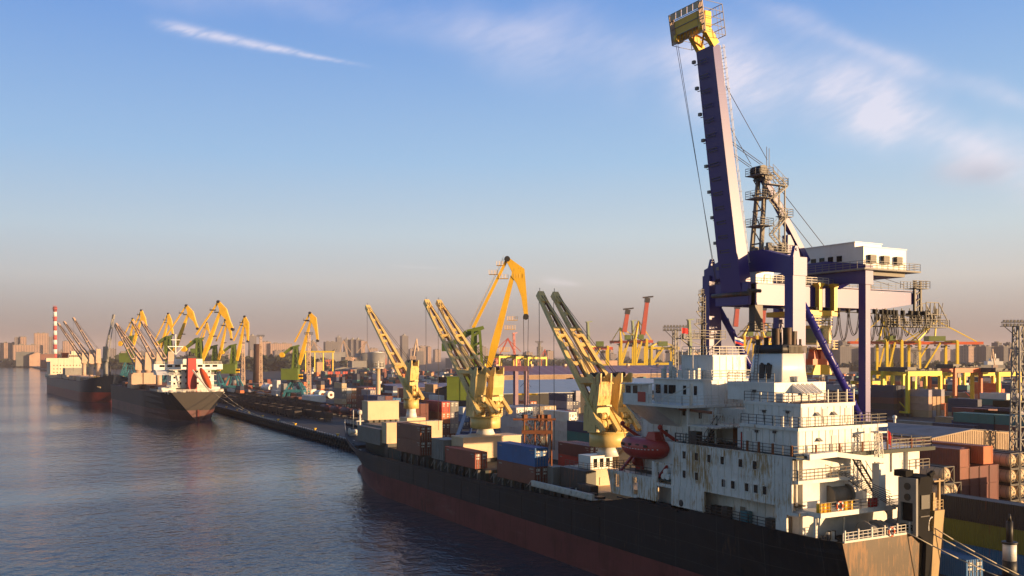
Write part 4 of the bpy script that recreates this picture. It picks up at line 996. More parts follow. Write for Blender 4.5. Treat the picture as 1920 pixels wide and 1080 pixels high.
    m.tube((74.4,90.6,26.6),(74.4,90.6,28.8),.25,8); m.tube((75,92.5,26.6),(75,92.5,28.2),.2,8); m.tube((74.4,86.4,26.6),(74.4,86.4,30.2),.06,6)
    m.build('compass_platform', M['railw'], r)
    # radar mast
    mx, my = 79.1, 90.0
    m = MB(); m.tube((mx,my,29.5),(mx,my,38.2),.24,8,.1); m.tube((mx+.5,my,29.5),(mx+.5,my,36.6),.10,6)
    for (z, w) in ((31.8, 3.6), (33.6, 1.4), (35.2, 1.0), (36.4, .8), (37.4, .7)):
        m.bar((mx-w,my,z),(mx+w*.5,my,z),.12); m.bar((mx,my-w*.6,z),(mx,my+w*.6,z),.1)
        m.rail([(mx-w,my-.5,z),(mx-w*.2,my-.5,z),(mx-w*.2,my+.5,z)],.6,.6,.05); m.bar((mx-w,my,z),(mx,my,z-1.0),.08)
    m.box(mx-3.8,mx+1,my-.8,my+.8,31.65,31.75); m.rail([(mx-3.8,my-.8,31.75),(mx+3.2,my-.8,31.75)],1.0,.9,.06); m.bar((mx-3.8,my-.8,31.7),(mx+3.2,my-.8,31.7),.1)
    m.tube((mx-3.4,my,31.7),(mx-3.4,my,32.6),.22,8,.05); m.tube((mx+2.9,my,31.7),(mx+2.9,my,32.4),.25,8)
    m.bar((mx-3.6,my,31.7),(mx-.4,my,29.6),.14); m.bar((mx+3.2,my,31.7),(mx+.4,my,29.6),.14)
    m.ladder((mx,my-.35,29.6),(mx,my-.35,37.2),.4,(1,0,0),.35)
    m.build('radar_mast', M['dark'], r)
    # small tower-side balconies between bridge tower and engine casing
    m = MB(); m.box(70.5, 78, 78, 83.1, 21.2, 21.35); m.box(70.4,70.6,78,83.1,19.2,21.2) if False else None
    m.box(73.2, 76.2, 75.9, 83.1, 21.35, 21.5); m.rail([(73.2,83.1,21.5),(73.2,75.9,21.5)],1.1,1.0,.055)
    m.box(73.2,73.45,80.9,81.15,ZB,23.3); m.box(71.0,71.3,83.3,83.6,ZB,23.3)
    m.build('side_gallery', M['railw'], r)
    m = MB(); m.stairs((73.4, 82.8, ZB), (73.4, 80.6, 21.5), .7, (1,0,0)); m.build('stairs', M['dark'], r)
    m = MB(); m.box(74.8, 75.9, 77.6, 79.8, ZB, 21.0); m.build('fan_box', M['rusty'], r)
    m = MB(); m.box(72.2, 76.0, 74.7, 76.3, ZB, 21.4); dh = m.build('deck_house', WALL, r)
    m = MB(); m.box(72.1,72.2,74.85,75.7,19.3,21.0); m.build('door', M['black'], dh)
    m = MB(); m.box(71.2,72.1,74.65,74.75,19.3,21.0); m.build('door', M['red'], dh)
    m = MB(); m.box(70.8,71.7,81.6,83.0,ZB,20.6); m.rail([(70.2,84.7,ZB),(70.2,79,ZB)],1.1,1,.06); m.build('locker', M['dark'], r)
    m = MB(); m.bar((69.6, 77.8, 23.1),(72.5, 86.6, 23.0), .35, .3); m.build('gangway_boom', M['rusty'], r)
    m = MB(); m.bar((71.2,83.0,23.6),(71.2,83.0,26.2),.28); m.bar((71.2,83.0,25.9),(70.2,88.2,23.9),.12); m.bar((70.6,91.5,21),(70.0,94.2,23.2),.12); m.build('davit', M['railw'], r)
    m = MB(); m.ladder((74.1,92.2,15),(74.1,92.2,21.5),.5,(0,1,0),.4); m.build('ladder', M['rusty'], r)
    # lower fore end of the plating: deck with lifeboat davits
    m = MB(); m.box(70.25, 74.2, 85, 98, 14.3, 14.45); m.build('boat_platform', M['deck_green'], r)
    m = MB(); m.rail([(70.2,89,14.5),(70.2,98.2,14.5),(75,98.2,14.5)],1.05,1.1,.06); m.build('railing', M['dark'], r)
    for y in (88.4, 96.2):
        m = MB()
        m.bar((70.6,y,14.45),(72.9,y,16.6),.28,.34); m.bar((73.8,y,14.45),(73.2,y,17.0),.8,.7); m.bar((73.9,y,16.2),(74.3,y-.3,18.3),.5,.6); m.bar((74.3,y-.3,18.2),(71.4,y+.5,20.3),.38,.5,.28,.32); m.ell((71.3,y+.5,20.6),(.35,.3,.35)); m.tube((73.3,y-.3,15.6),(73.3,y+.3,15.6),.65,14)
        m.tube((71.3,y+.5,20.2),(71.6,y+.2,18.4),.04,4)
        m.build('davit', M['red'], r)
    # aft decks ---------------------------------------------------------------------------
    m = MB()
    m.box(70.3, 78.6, 65.6, 68.5, 16.45, 16.8); m.box(78.6, 91.4, 67.4, 70, 16.5, 16.75)
    m.box(71.3, 82.6, 63.6, 66.8, 13.25, 13.75); m.box(82.6,86.2,63.9,66.8,13.35,13.65); m.box(69.98,71.3,65.4,66.8,13.25,13.6)
    m.build('aft_gallery', WALL, r)
    m = MB(); m.box(71.0, 71.3, 64.0, 64.3, 10.4, 13.3); m.box(81.8,82.2,63.7,64.1,10.4,13.3); m.box(76.3,76.4,65,65.1,10.4,13.3); m.prism([(71.3,13.3),(71.3,12.5),(72.1,13.3)],1,63.7,63.9); m.prism([(81.8,13.3),(81.8,12.5),(81.0,13.3)],1,63.7,63.9)
    m.box(71.0,71.15,66.5,66.65,13.7,16.5); m.box(70.3,70.45,65.7,65.85,16.8,19.0)
    m.build('gallery_post', M['railw'], r)
    m = MB(); m.box(71.2, 90.6, 67.8, 70, 13.75, 16.4); ribs_x(m, 67.8, 71.4, 90.4, 13.8, 16.3, 1.0); m.box(70.5, 90.8, 68.4, 72, 16.8, 19.1); ribs_x(m, 68.4, 70.7, 90.6, 16.9, 19.0, 1.1); ah = m.build('aft_house', WALL, r)
    for (x, z, y0, c) in ((78.4,16.85,68.4,'black'),(86.2,17.3,68.4,'black'),(76.8,17.6,68.4,'red'),(81.0,14.0,67.8,'railw'),(84.4,14.6,67.8,'rusty'),(72.4,14.0,67.8,'railw')):
        m = MB(); m.box(x, x+.75, y0-.08, y0, z, z+(1.7 if c != 'red' else .7)); m.build('door' if c != 'red' else 'hose_box', M[c], ah)
    m = MB(); m.box(86.5, 91.6, 67.0, 73, 19.3, 20.0) if False else None
    m.box(84.7, 91.6, 65.7, 72, 18.9, 19.22); m.box(88,88.9,66.2,67,16.7,18.9); m.box(85.6,86.6,66.4,67.2,16.7,18.9)
    m.box(84.0, 90, 67.2, 69, 16.7, 18.9); m.build('aft_gallery', WALL, r)
    m = MB()
    m.rail([(70.3,68.4,16.8),(70.3,65.65,16.8),(78.5,65.65,16.8)],1.05,1.2,.055); m.rail([(78.6,67.4,16.75),(90,67.4,16.75)],1.0,1.3,.055)
    m.rail([(71.35,63.65,13.75),(86,63.65,13.65)],1.0,1.5,.055); m.rail([(84.7,65.8,19.25),(91.5,65.8,19.25),(91.5,71,19.25)],1.1,1.3,.06); m.rail([(88,66,16.8),(91.4,66,16.8)],1.1,1.2,.07)
    m.build('railing', M['rail'], r)
    m = MB(); m.stairs((82.2, 65.0, 13.75), (78.3, 65.4, 18.9), .8, (0,1,0)); m.build('stairs', M['dark'], r)
    # white provision gantry
    m = MB(); m.bar((80.4,64.0,13.7),(80.4,64.0,18.2),1.0,.9,side=(1,0,0)); m.bar((80.9,64.0,18.5),(75.0,65.2,19.35),.8,.5); m.bar((75.0,65.2,19.35),(71.5,65.6,19.2),.9,.55); m.build('provision_gantry', M['white2'], r)
    m = MB(); m.lattice((81.7,64.8,13.7),(81.5,65.0,21.4),.8,.5,12,.04); m.box(81.0,82.3,64.5,65.5,21.3,21.45); m.tube((81.5,65,21.4),(81.5,65,22.3),.05,4); m.build('stern_light_mast', M['railw'], r)
    # winches, drums of hose and mooring gear
    m = MB(); m.tube((75.7,66.6,14.75),(78.4,66.6,14.75),.95,18); m.tube((75.5,66.6,14.75),(75.75,66.6,14.75),1.15,18); m.tube((78.3,66.6,14.75),(78.6,66.6,14.75),1.15,18); m.box(78.7,79.4,66.2,67.1,13.75,15.0); m.build('hose_reel', M['rail'], r)
    for (x, y) in ((79.5, 62.4), (77.6, 62.8)):
        m = MB(); m.tube((x-.8,y,11.5),(x+.8,y,11.5),.75,14); m.tube((x-.95,y,11.5),(x-.8,y,11.5),1.15,16); m.tube((x+.8,y,11.5),(x+.95,y,11.5),1.15,16); m.box(x+1,x+1.6,y-.5,y+.5,10.4,12.0); m.build('mooring_winch', M['galv'], r)
    rr = random.Random(21)
    for k in range(9):
        m = MB(); x, y = 72.5+rr.random()*11, 63+rr.random()*3
        for g in (-.35,.35): m.tube((x+g,y,10.4),(x+g,y,11.4),.2,8)
        m.box(x-.7,x+.7,y-.3,y+.3,10.4,10.55); m.build('mooring_bitt', M['railw'] if k%4 == 0 else M['dark'], r)
    # transom rail and the small quarter platform
    hw = 7.0; cx = 77.3
    m = MB(); m.rail([(cx-hw+.15,60.15,11.5),(82.4,60.15,11.5)],.95,.7,.05)
    for k in range(6): x = cx-hw+.3+k*1.9; m.box(x,x+.13,60.05,60.18,11.5,12.7)
    m.bar((cx-hw+.2,60.1,11.6),(83.6,60.1,11.6),.2,.2); m.build('transom_rail', M['railw'], r)
    m = MB()
    pts = [V(83.2+.55*cos(a), 59.8, 12.2+.75*sin(a)) for a in [pi*k/8 for k in range(9)]]; m.path([V(83.75,59.8,11.4)]+pts+[V(82.65,59.8,11.4)], .09, 6); m.build('fairlead_hoop', M['railw'], r)
    # hoisted quarter ramp: two dark towers with holed web
    m = MB()
    wall = MB()
    wall_with_holes(wall, 80.2, .3, 59.4, 61.5, 11.3, 17.1, [(59.8, 61.2, 12.7, 14.6), (59.8, 61.2, 11.6, 12.4)])
    wall.build('ramp_web', M['galv'], r)
    for z in (16.4, 15.3): m.tube((80.12,60.4,z-.15),(80.19,60.4,z-.15),.36,14)
    m.build('lightening_hole', M['black'], r)
    m = MB(); m.prism([(80.5,11.5),(81.9,10.5),(82.9,17.3),(80.9,17.2),(80.5,16)],1,59.4,61.5); m.box(80.2,81.4,60.6,62.0,17.15,17.8); m.bar((82.3,59.5,17.3),(83.0,59.5,17.6),.4,.4)
    m.prism([(81.5,3.0),(82.5,3.0),(83.0,11.6),(82.0,11.6)],1,59.5,60.2)
    rm = m.build('stern_ramp', mat('ramp_black', (.012,.012,.013), .85, spec=.15, dirt=.2), r)
    m = MB(); m.box(80.9,82.2,59.3,59.39,14.0,15.4); m.box(80.8,82.2,59.3,59.38,13.2,13.3); m.build('ramp_panel', M['dark'], rm)
    m = MB()
    for k in range(7): m.tube((79.4+.15*k,61.8,15.6-.3*k),(74.5+.8*k,67.6,18.6-.4*k),.04,4)
    m.build('ramp_wire', M['cable'], r)
    m = MB(); m.prism([(82.7,5),(83.7,5),(85.0,13.6),(83.4,13.6)],1,59.6,64); m.box(83.6,83.9,59.9,63.9,13.6,15.4); m.box(84.5,84.75,59.9,60.1,13.6,16.8); m.rail([(83.4,59.8,13.6),(85.0,59.8,13.6)],1,.8,.06); m.box(83.6,85.2,59.8,61.5,16.5,16.65)
    m.build('quarter_post', mat('sunlit_ochre_paint', (.34,.22,.08), .5, dirt=.5, rust=.3), r)
    return r
ship = cargo_ship()
# ------------------------------------------------------------------ containers
NAMES = {'brown': (.20,.060,.035), 'rust red': (.25,.055,.03), 'maroon': (.13,.028,.028), 'blue': (.015,.12,.33), 'dark blue': (.016,.035,.12),
         'red': (.46,.040,.025), 'orange': (.58,.15,.045), 'cream': (.55,.42,.27), 'grey': (.20,.21,.22), 'white': (.62,.63,.64), 'green': (.03,.13,.07),
         'teal': (.015,.16,.17), 'olive': (.13,.15,.02), 'lilac grey': (.28,.27,.33), 'tan': (.42,.26,.14), 'black': (.02,.021,.026), 'pink beige': (.50,.30,.22), 'navy': (.012,.022,.07)}
_proto = {}
def cont_proto(L, hgt, kind):
    key = (L, hgt, kind)
    if key in _proto: return _proto[key]
    W = 2.44; m = MB(); f = .12
    m.box(-W/2+.04, W/2-.04, .05, L-.04, .12, hgt-.03)                   # corrugated shell
    for x in (-W/2, W/2-f):                                              # frame
        for y in (0, L-f): m.box(x, x+f, y, y+f, 0, hgt)
        m.box(x+.005, x+f-.005, f, L-f, .01, .16); m.box(x+.005, x+f-.005, f, L-f, hgt-.10, hgt-.01)
    for y in (0, L-f):
        m.box(-W/2+f, W/2-f, y+.005, y+f-.005, .01, .15); m.box(-W/2+f, W/2-f, y+.005, y+f-.005, hgt-.13, hgt-.01)
    o = m.build('shipping_container', M['cont']); kids = []
    if kind == 'door':
        for s in (-1, 1):
            m = MB(); m.box(s*.02, s*(W/2-f-.01), .0, .05, .16, hgt-.14); d = m.build('door', M['cont'], o)
            kids.append(d)
            for xx in (.28, .78):
                m = MB(); m.box(s*xx-.03, s*xx+.03, -.06, 0, .1, hgt-.08)
                for z in (.5, 1.1, hgt-.6): m.box(s*xx-.09, s*xx+.09, -.07, -.01, z, z+.12)
                m.build('lock_rod', M['galv'], d)
            m = MB(); m.box(s*.65-.3, s*.65+.35, -.015, -.002, hgt-.75, hgt-.35); m.box(s*.65-.3, s*.65+.25, -.015, -.002, hgt-1.25, hgt-1.0); m.build('plate', M['railw'], d)
    if kind == 'door' and L > 7:
        for (ya, yb, za, zb) in ((.5, 1.7, hgt-.55, hgt-.35), (.5, 1.2, hgt-.95, hgt-.8), (L-1.6, L-.6, hgt-.6, hgt-.4)): m = MB(); m.box(-W/2+.02, -W/2+.04, ya, yb, za, zb); m.build('marking', M['marking'], o)
    if kind == 'reefer':
        m = MB(); m.box(-1.05, 1.05, -.02, .05, .16, hgt-.14); p = m.build('machinery_end', M['white2'], o)
        m = MB(); m.tube((0,-.05,hgt*.60),(0,-.02,hgt*.60),.36,14); m.build('fan', M['black'], p)
        m = MB(); m.tube((0,-.08,hgt*.60),(0,-.05,hgt*.60),.16,10); m.build('fan_hub', M['white2'], p)
        for (x0,x1,z0,z1) in ((-.9,-.55,.62,.95),(-.55,-.12,.3,.55),(.1,.5,.3,.62),(.6,.95,.62,1.1),(-.95,-.75,1.2,2.0),(.72,.92,1.55,2.1),(-.7,.7,hgt-.5,hgt-.35)):
            m = MB(); m.box(x0,x1,-.06,-.02,z0,z1); m.build('grille', M['black'], p)
    _proto[key] = o; o['unused'] = 1
    return o
NCONT = 0
SKIP = set()
for a_, b_ in [[21,22],[25,27],[29,29],[33,35],[37,39],[41,42],[45,46],[48,49],[51,53],[56,58],[61,61],[66,66],[71,71],[74,74],[76,79],[81,85],[90,90],[95,97],[105,108],[115,120],[123,126],[129,130],[132,133],[137,137],[141,146],[148,157],[159,161],[169,175],[183,184],[186,186],[188,188],[191,194],[196,196],[199,204],[207,210],[212,212],[214,216],[218,218],[220,220],[222,224],[226,226],[228,228],[230,232],[234,234],[236,236],[238,238],[240,240],[242,242],[244,244],[246,246],[250,251],[253,254],[259,268],[271,273],[275,276],[278,279],[282,284],[286,286],[288,288],[291,292],[294,294],[296,296],[299,300],[302,302],[304,304],[306,318],[324,326],[328,329],[331,332],[334,335],[337,338],[341,342],[345,346],[349,350],[353,355],[357,359],[361,363],[365,366],[369,369],[373,373],[385,386],[388,389],[391,391],[396,396],[401,401],[406,407],[411,413],[415,422],[427,446],[450,451]]: SKIP |= set(range(a_, b_+1))
HIDDEN = []
def container(x, y, z, col, label, L=12.19, hgt=2.9, kind='plain', group=None, rot=0.0):
    """x = centre line, y = end nearer the camera; long axis along the quay"""
    global NCONT
    if NCONT in SKIP and not label.endswith('of the view'): NCONT += 1; HIDDEN.append((x, y, z, L, hgt, col)); return None      # wholly behind other things: part of the mass
    p = cont_proto(L, hgt, kind); rr = random.Random(NCONT*7+1)
    c = NAMES[col]; j = 1+rr.uniform(-.12, .12); cc = (c[0]*j, c[1]*j*(1+rr.uniform(-.06,.06)), c[2]*j, 1)
    if p.get('unused'): o = p; del o['unused']
    else: o = copy_tree(p)
    def paint(q):
        q.color = cc
        for ch in q.children: paint(ch)
    paint(o); o.location = (x, y, z); o.rotation_euler = (0, 0, rot)
    o['ci'] = NCONT; tag(o, label, 'container', group); NCONT += 1
    return o
# on the ship
CS = 'containers standing on the near ship'
container(73.25, 164.3, 12.72, 'brown', 'upper brown container of the pair on the ship by the cream crates', kind='door', group=CS)
container(73.25, 164.3, 9.80, 'brown', 'lower brown container of the ship pair, doors in shade', kind='door', group=CS)
container(73.25, 140.7, 9.75, 'rust red', 'single rust red container on the ship deck between the other stacks', kind='door', group=CS)
container(73.25, 120.4, 12.3, 'blue', 'bright blue container on top of a brown one on the ship', kind='door', group=CS)
container(73.25, 120.4, 9.4, 'brown', 'brown container beneath the bright blue one on the ship', kind='door', group=CS)
# lifeboat hanging in its davits
def lifeboat():
    cx, cy, cz = 71.9, 92.4, 17.3; L = 6.6
    r = thing('lifeboat', (cx, cy, cz-1.1), 'enclosed red lifeboat hanging in davits beside the white bridge tower', 'lifeboat')
    n = 15; rings = []
    for k in range(n):
        t = -1+2*k/(n-1); w = 1.22*(1-abs(t)**2.6)**.6+.03; zc = .18*t*t; hk = 1.05*(1-abs(t)**3.5)**.55+.05
        ring = []
        for i in range(16):
            a = 2*pi*i/16; s, c = sin(a), cos(a)
            ring.append((cx+w*abs(c)**.75*(1 if c >= 0 else -1), cy+t*L/2, cz+zc+(hk*.92 if s > 0 else hk)*abs(s)**.85*(1 if s >= 0 else -1)))
        rings.append(ring)
    m = MB(); m.loft(rings); m.build('hull', M['red'], r)
    m = MB(); m.loft([[(cx-.62,cy-2.2,cz+.6),(cx+.62,cy-2.2,cz+.6),(cx+.62,cy-.5,cz+.6),(cx-.62,cy-.5,cz+.6)],[(cx-.5,cy-1.9,cz+1.65),(cx+.5,cy-1.9,cz+1.65),(cx+.5,cy-1.0,cz+1.65),(cx-.5,cy-1.0,cz+1.65)]], smooth=False); m.build('cockpit', M['red'], r)
    m = MB(); m.tube((cx,cy+1.0,cz+.85),(cx,cy+2.6,cz+.7),.09,6); m.box(cx-.35,cx+.35,cy-.3,cy+2.4,cz+.9,cz+1.0); m.build('roof_hatch', M['dark'], r)
    for k in range(4):
        m = MB(); y = cy-1.6+k*1.1; m.box(cx-1.2,cx-1.14,y,y+.5,cz+.15,cz+.42); m.build('window', M['glass'], r)
    m = MB()
    for k in range(13):
        t = -.82+k*.125; w = 1.22*(1-abs(t)**2.6)**.6+.05; m.bar((cx-w-.02,cy+t*L/2,cz-.05+.18*t*t),(cx-w-.02,cy+t*L/2+.2,cz-.05+.18*t*t),.05,.06)
    m.build('reflective_tape', M['white2'], r)
lb = None
lifeboat()
for o_ in COL.objects:
    if o_.name.startswith('lifeboat') and o_.type == 'EMPTY': o_.location = (71.7, 92.4, 16.35); o_.scale = (1.3, 1.42, 1.3)
m = None
for k, (y, z) in enumerate(((86.6,14.75),(87.4,14.75),(87.0,15.35))):
    m = MB(); m.tube((70.5,y,z),(72.0,y,z),.36,12); m.tube((70.75,y,z),(70.85,y,z),.40,12); m.tube((71.6,y,z),(71.7,y,z),.40,12)
    o = m.build('life_raft_canister', M['white2']); put(o, 71.2, y, z-.36)
    tag(o, ['white raft canister nearest the rusty plating end beside the lifeboat', 'white raft canister nearer the red lifeboat', 'white raft canister resting on top of two others'][k], 'raft canister', 'raft canisters by the lifeboat')
def drum(x, y, z, col, label, group):
    m = MB(); m.tube((x,y,z),(x,y,z+.88),.29,14)
    for q in (.3,.6): m.tube((x,y,z+q-.02),(x,y,z+q+.02),.305,14)
    m.tube((x,y,z+.86),(x,y,z+.9),.30,14); o = m.build('oil_drum', M[col]); put(o, x, y, z); tag(o, label, 'drum', group)
for k, x in enumerate((71.5, 72.1, 72.8)): drum(x, 64.0, 13.76, 'dyel' if 'dyel' in M else 'yellow', ['yellow drum', 'yellow drum', 'yellow drum'][k]+[' at the corner, leftmost of the three by the white post', ' in the middle of the three on the aft gallery', ' nearest the lifebuoy, right of its group of three'][k], 'yellow drums on the aft gallery')
for k, x in enumerate((75.1, 75.9)): drum(x, 63.95, 13.76, 'yellow', ['bright yellow drum just right of the lifebuoy', 'bright yellow drum in front of the hose reel'][k], 'yellow drums on the aft gallery')
for k, x in enumerate((79.0, 79.6, 80.15)): drum(x, 63.9, 13.76, 'red', ['red drum by the foot of the dark stairs', 'red drum standing between two other red drums', 'red drum next to the white gantry post'][k], 'red drums on the aft gallery')
def ring_buoy(x, y, z, label, R=.42):
    m = MB(); rings = []
    for k in range(20):
        a = 2*pi*k/20; c = V(x+R*cos(a), y, z+R*sin(a)); rings.append([c+V(cos(a)*.10*cos(b), .07*sin(b), sin(a)*.10*cos(b)) for b in [2*pi*i/6 for i in range(6)]])
    m.loft(rings+[rings[0]], cap=False); o = m.build('lifebuoy', M['orange']); put(o, x, y, z-.5); tag(o, label, 'lifebuoy', 'lifebuoys on the near ship')
    for k in range(4):
        a = pi/4+pi/2*k; m = MB(); c = V(x+R*cos(a), y, z+R*sin(a)); t = V(-sin(a), 0, cos(a)); m.bar(c-t*.09, c+t*.09, .22, .17); m.build('white_band', M['white2'], o)
ring_buoy(73.9, 63.5, 14.3, 'orange and white lifebuoy on the gallery rail between yellow drums')
ring_buoy(77.2, 59.95, 12.0, 'orange lifebuoy hanging on the transom rail')
def flag(x, y, z, cols, label, pole=2.6, w=1.3, h=.85, tilt=.6):
    m = MB(); m.tube((x,y,z),(x,y-.0,z+pole),.035,5); o = m.build('flag_pole', M['railw']); put(o, x, y, z); tag(o, label, 'flag')
    n = len(cols)
    for i, c in enumerate(cols):
        m = MB(); zt0 = z+pole-.05-h*i/n; zb = z+pole-.05-h*(i+1)/n
        pts = [(x+w*k/8, y+.09*sin(k*1.1), zt0-tilt*w*k/8) for k in range(9)]; pb = [(x+w*k/8, y+.09*sin(k*1.1+.2), zb-tilt*w*k/8) for k in range(9)]
        m.add(pts+pb, [(k, k+1, 10+k, 9+k) for k in range(8)]); m.build('stripe', c, o)
fw, fb, fr_ = mat('flag_white', (.7,.7,.7), .8, dirt=.05), mat('flag_blue', (.02,.06,.35), .8, dirt=.05), mat('flag_red', (.5,.02,.02), .8, dirt=.05)
flag(79.8, 84.8, 30.0, [fw, fb, fr_], 'small white, blue and red flag beside the blue crane brace', 1.9, 1.5, .75, .25)
flag(84.2, 65.9, 19.2, [fr_], 'red ensign drooping at the aft deck rail', 2.4, .7, 1.4, 1.2)
flag(74.8, 89.0, 28.5, [fr_], 'small red pennant above the wheelhouse, left of the radar mast', 4.6, 1.1, .7, .1)
# mooring lines from the stern to the quay
for k, (a, b) in enumerate((((79.6,60,11.7),(99.5,40,2.9)), ((83.2,59.8,12.0),(100.5,43,2.9)), ((83.0,59.9,11.4),(98.5,36,2.9)))):
    m = MB(); a, b = V(*a), V(*b)
    m.path([a.lerp(b, i/12)-V(0,0,1.6*(1-(2*i/12-1)**2)) for i in range(13)], .06, 5); o = m.build('mooring_rope', M['rope']); put(o, b.x, b.y, b.z)
    tag(o, ['mooring rope running from the transom rail down to the quay', 'mooring rope leading from the white hoop fairlead to the quay', 'lowest mooring rope from the dark stern slot to the quay'][k], 'rope', 'stern mooring ropes of the near ship')
# ------------------------------------------------------------------ yards
ORD = ['ground', 'second', 'third', 'fourth', 'fifth', 'sixth']
CO = ['first', 'second', 'third', 'fourth', 'fifth', 'sixth', 'seventh', 'eighth', 'ninth', 'tenth']
def block(x, y, cols, where, L=12.19, hgt=2.6, kind='plain', gap=.12, z0=2.8, row='', jit=0):
    """cols = list of columns (left to right), each a list of colours from the ground up"""
    g = 'containers '+where
    for i, col in enumerate(cols):
        for j, c in enumerate(col):
            if c is None: continue
            lab = f"{c} container, {ORD[j]} level, {CO[i]} stack from left, {row+' ' if row else ''}{where}"
            rr = random.Random(i*31+j*7+int(x))
            container(x+1.22+i*(2.44+gap), y+rr.uniform(-jit, jit), z0+j*(hgt+.02), c, lab, L, hgt, kind, g)
# tall stack left of the white light tower
q = G(641, 768)
block(q.x, q.y, [['rust red','cream','grey','grey','cream'], ['green','rust red','pink beige','white'], ['maroon','maroon','orange','tan']], 'left of the pole light', L=12.19, kind='door')
q = G(662, 776)
block(q.x+8, q.y+6, [['maroon','maroon','maroon'],['maroon','maroon','brown','lilac grey'],['brown','red','maroon','cream']], 'behind the pole light', kind='door')
q = G(712, 770)
block(q.x, q.y+22, [['maroon','brown','maroon','maroon'],['grey','orange','lilac grey','orange'],['green','red','green','red'],['blue','grey','red','green']], 'behind the first ship crane', kind='door')
q = G(745, 782)
block(q.x, q.y+8, [['blue','blue','blue'],['dark blue','maroon','blue']], 'beneath the first ship crane')
# red pile between the first two ship cranes
x, y = XY(829, 243)
block(x-7.6, y+3, [['maroon','maroon','maroon','maroon','maroon'],['maroon','dark blue','maroon','maroon','maroon']], 'left of the red pile', hgt=2.75)
block(x-.1, y, [['brown','maroon','maroon','orange','red'],['maroon','brown','lilac grey','lilac grey','grey']], 'in the red pile', hgt=2.85, kind='door')
block(x-3.0, y+40, [['dark blue']*5,['dark blue','blue','navy','navy','maroon'],['navy','navy','dark blue','dark blue']], 'behind the red pile', hgt=2.85)
# white refrigerated boxes
x, y = XY(968, 238)
for (dx, dy, n, c0) in ((0,0,5,'white'),(2.6,0,5,'white')):
    for j in range(n):
        yy = y-(0 if j == n-1 else 3.4)
        container(x+1.22+dx, yy, 2.8+j*2.62, 'white', f"white refrigerated container, {ORD[j]} level, {'left' if dx == 0 else 'right'} stack behind the rusty lattice frame", 12.19, 2.6, 'reefer', 'white refrigerated containers')
block(x+5.4, y+1, [['maroon','maroon','maroon','maroon','lilac grey'],['maroon','grey','maroon','maroon','cream'],['maroon','grey','brown','maroon','cream']], 'right of the reefers', hgt=2.62, kind='door')
x, y = XY(1075, 226)
for dx in (0, 2.6):
    for j in range(5):
        if dx and j > 3: continue
        container(x+1.22+dx, y+(0 if j < 3 else 2.0), 2.8+j*2.5, 'white', f"white refrigerated container, {ORD[j]} level, {'left' if dx == 0 else 'right'} stack behind the third ship crane", 12.19, 2.48, 'reefer', 'white refrigerated containers')
x, y = XY(1090, 218); block(x+2.5, y-2, [['maroon','maroon','teal','dark blue'],['maroon','maroon','maroon']], 'right of the white stacks', hgt=2.6)
x, y = XY(1098, 188); block(x+1, y, [['maroon','red','maroon'],['maroon','maroon','maroon']], 'behind the lifeboat', hgt=2.6, kind='door')
x, y = XY(1063, 322); block(x, y, [['navy','navy','dark blue','lilac grey','dark blue'],['navy','dark blue','navy','navy']], 'below the pale roof', hgt=2.6, kind='door')
block(x-14, y+6, [['navy','maroon','orange'],['maroon','cream','orange','orange'],['lilac grey','lilac grey','grey']], 'between the mauve posts', hgt=2.6, kind='door')
x, y = XY(1072, 262); block(x-6.4, y, [['navy','navy','dark blue','dark blue'],['maroon','maroon','maroon','maroon'],['maroon','maroon','maroon','maroon']], 'above the white reefers', hgt=2.7)
x, y = XY(905, 330); block(x-6, y+4, [['navy','blue','white'],['navy','dark blue','maroon'],['lilac grey','grey','cream'],['cream','white','pink beige']], 'right of the second ship crane', hgt=2.6, kind='door', L=6.06)
# long dark wall of containers in the middle distance
cl = ['maroon','dark blue','green','teal','grey','red','maroon','navy','brown','green']
rr = random.Random(77)
q = G(612, 716)
for i in range(9):
    for j in range(4):
        for s in range(2):
            c = 'red' if (j == 3 and i % 3) else rr.choice(cl)
            container(q.x+i*2.7+s*0, q.y+s*6.3, 2.8+j*2.62, c, f"{c} container, {ORD[j]} level, {CO[i]} stack, {'front' if s == 0 else 'back'} row of the long dark wall", 6.06, 2.6, 'plain', 'containers of the long dark wall')
q = G(668, 722)
for i in range(8):
    for j in range(3):
        c = rr.choice(cl); container(q.x+6+i*2.7, q.y, 2.8+j*2.62, c, f"{c} container, {ORD[j]} level, {CO[i]} stack of the row right of the dark wall", 12.19, 2.6, 'plain', 'containers right of the dark wall')
# quay right of the ship
x, y = XY(1790, 150)
x0 = x
block(x0-5.8, 95, [['maroon','maroon','brown','brown','brown'],['maroon','maroon','brown','brown','brown']], 'beside the ship stern', hgt=2.75, L=12.19) if False else None
def cbox(px, py_top, X0, L, hgt, col, label, n=1, kind='plain', ylen=None, grp='containers on the quay right of the stern'):
    """one container whose near lower-left... px = column of its near left edge on plane X0, py_top = row of its top there"""
    d = dx_(px, X0); x, y = XY(px, d); z = zat(py_top, d)-hgt
    return container(X0+1.22, y, z, col, label, L, hgt, kind, grp)
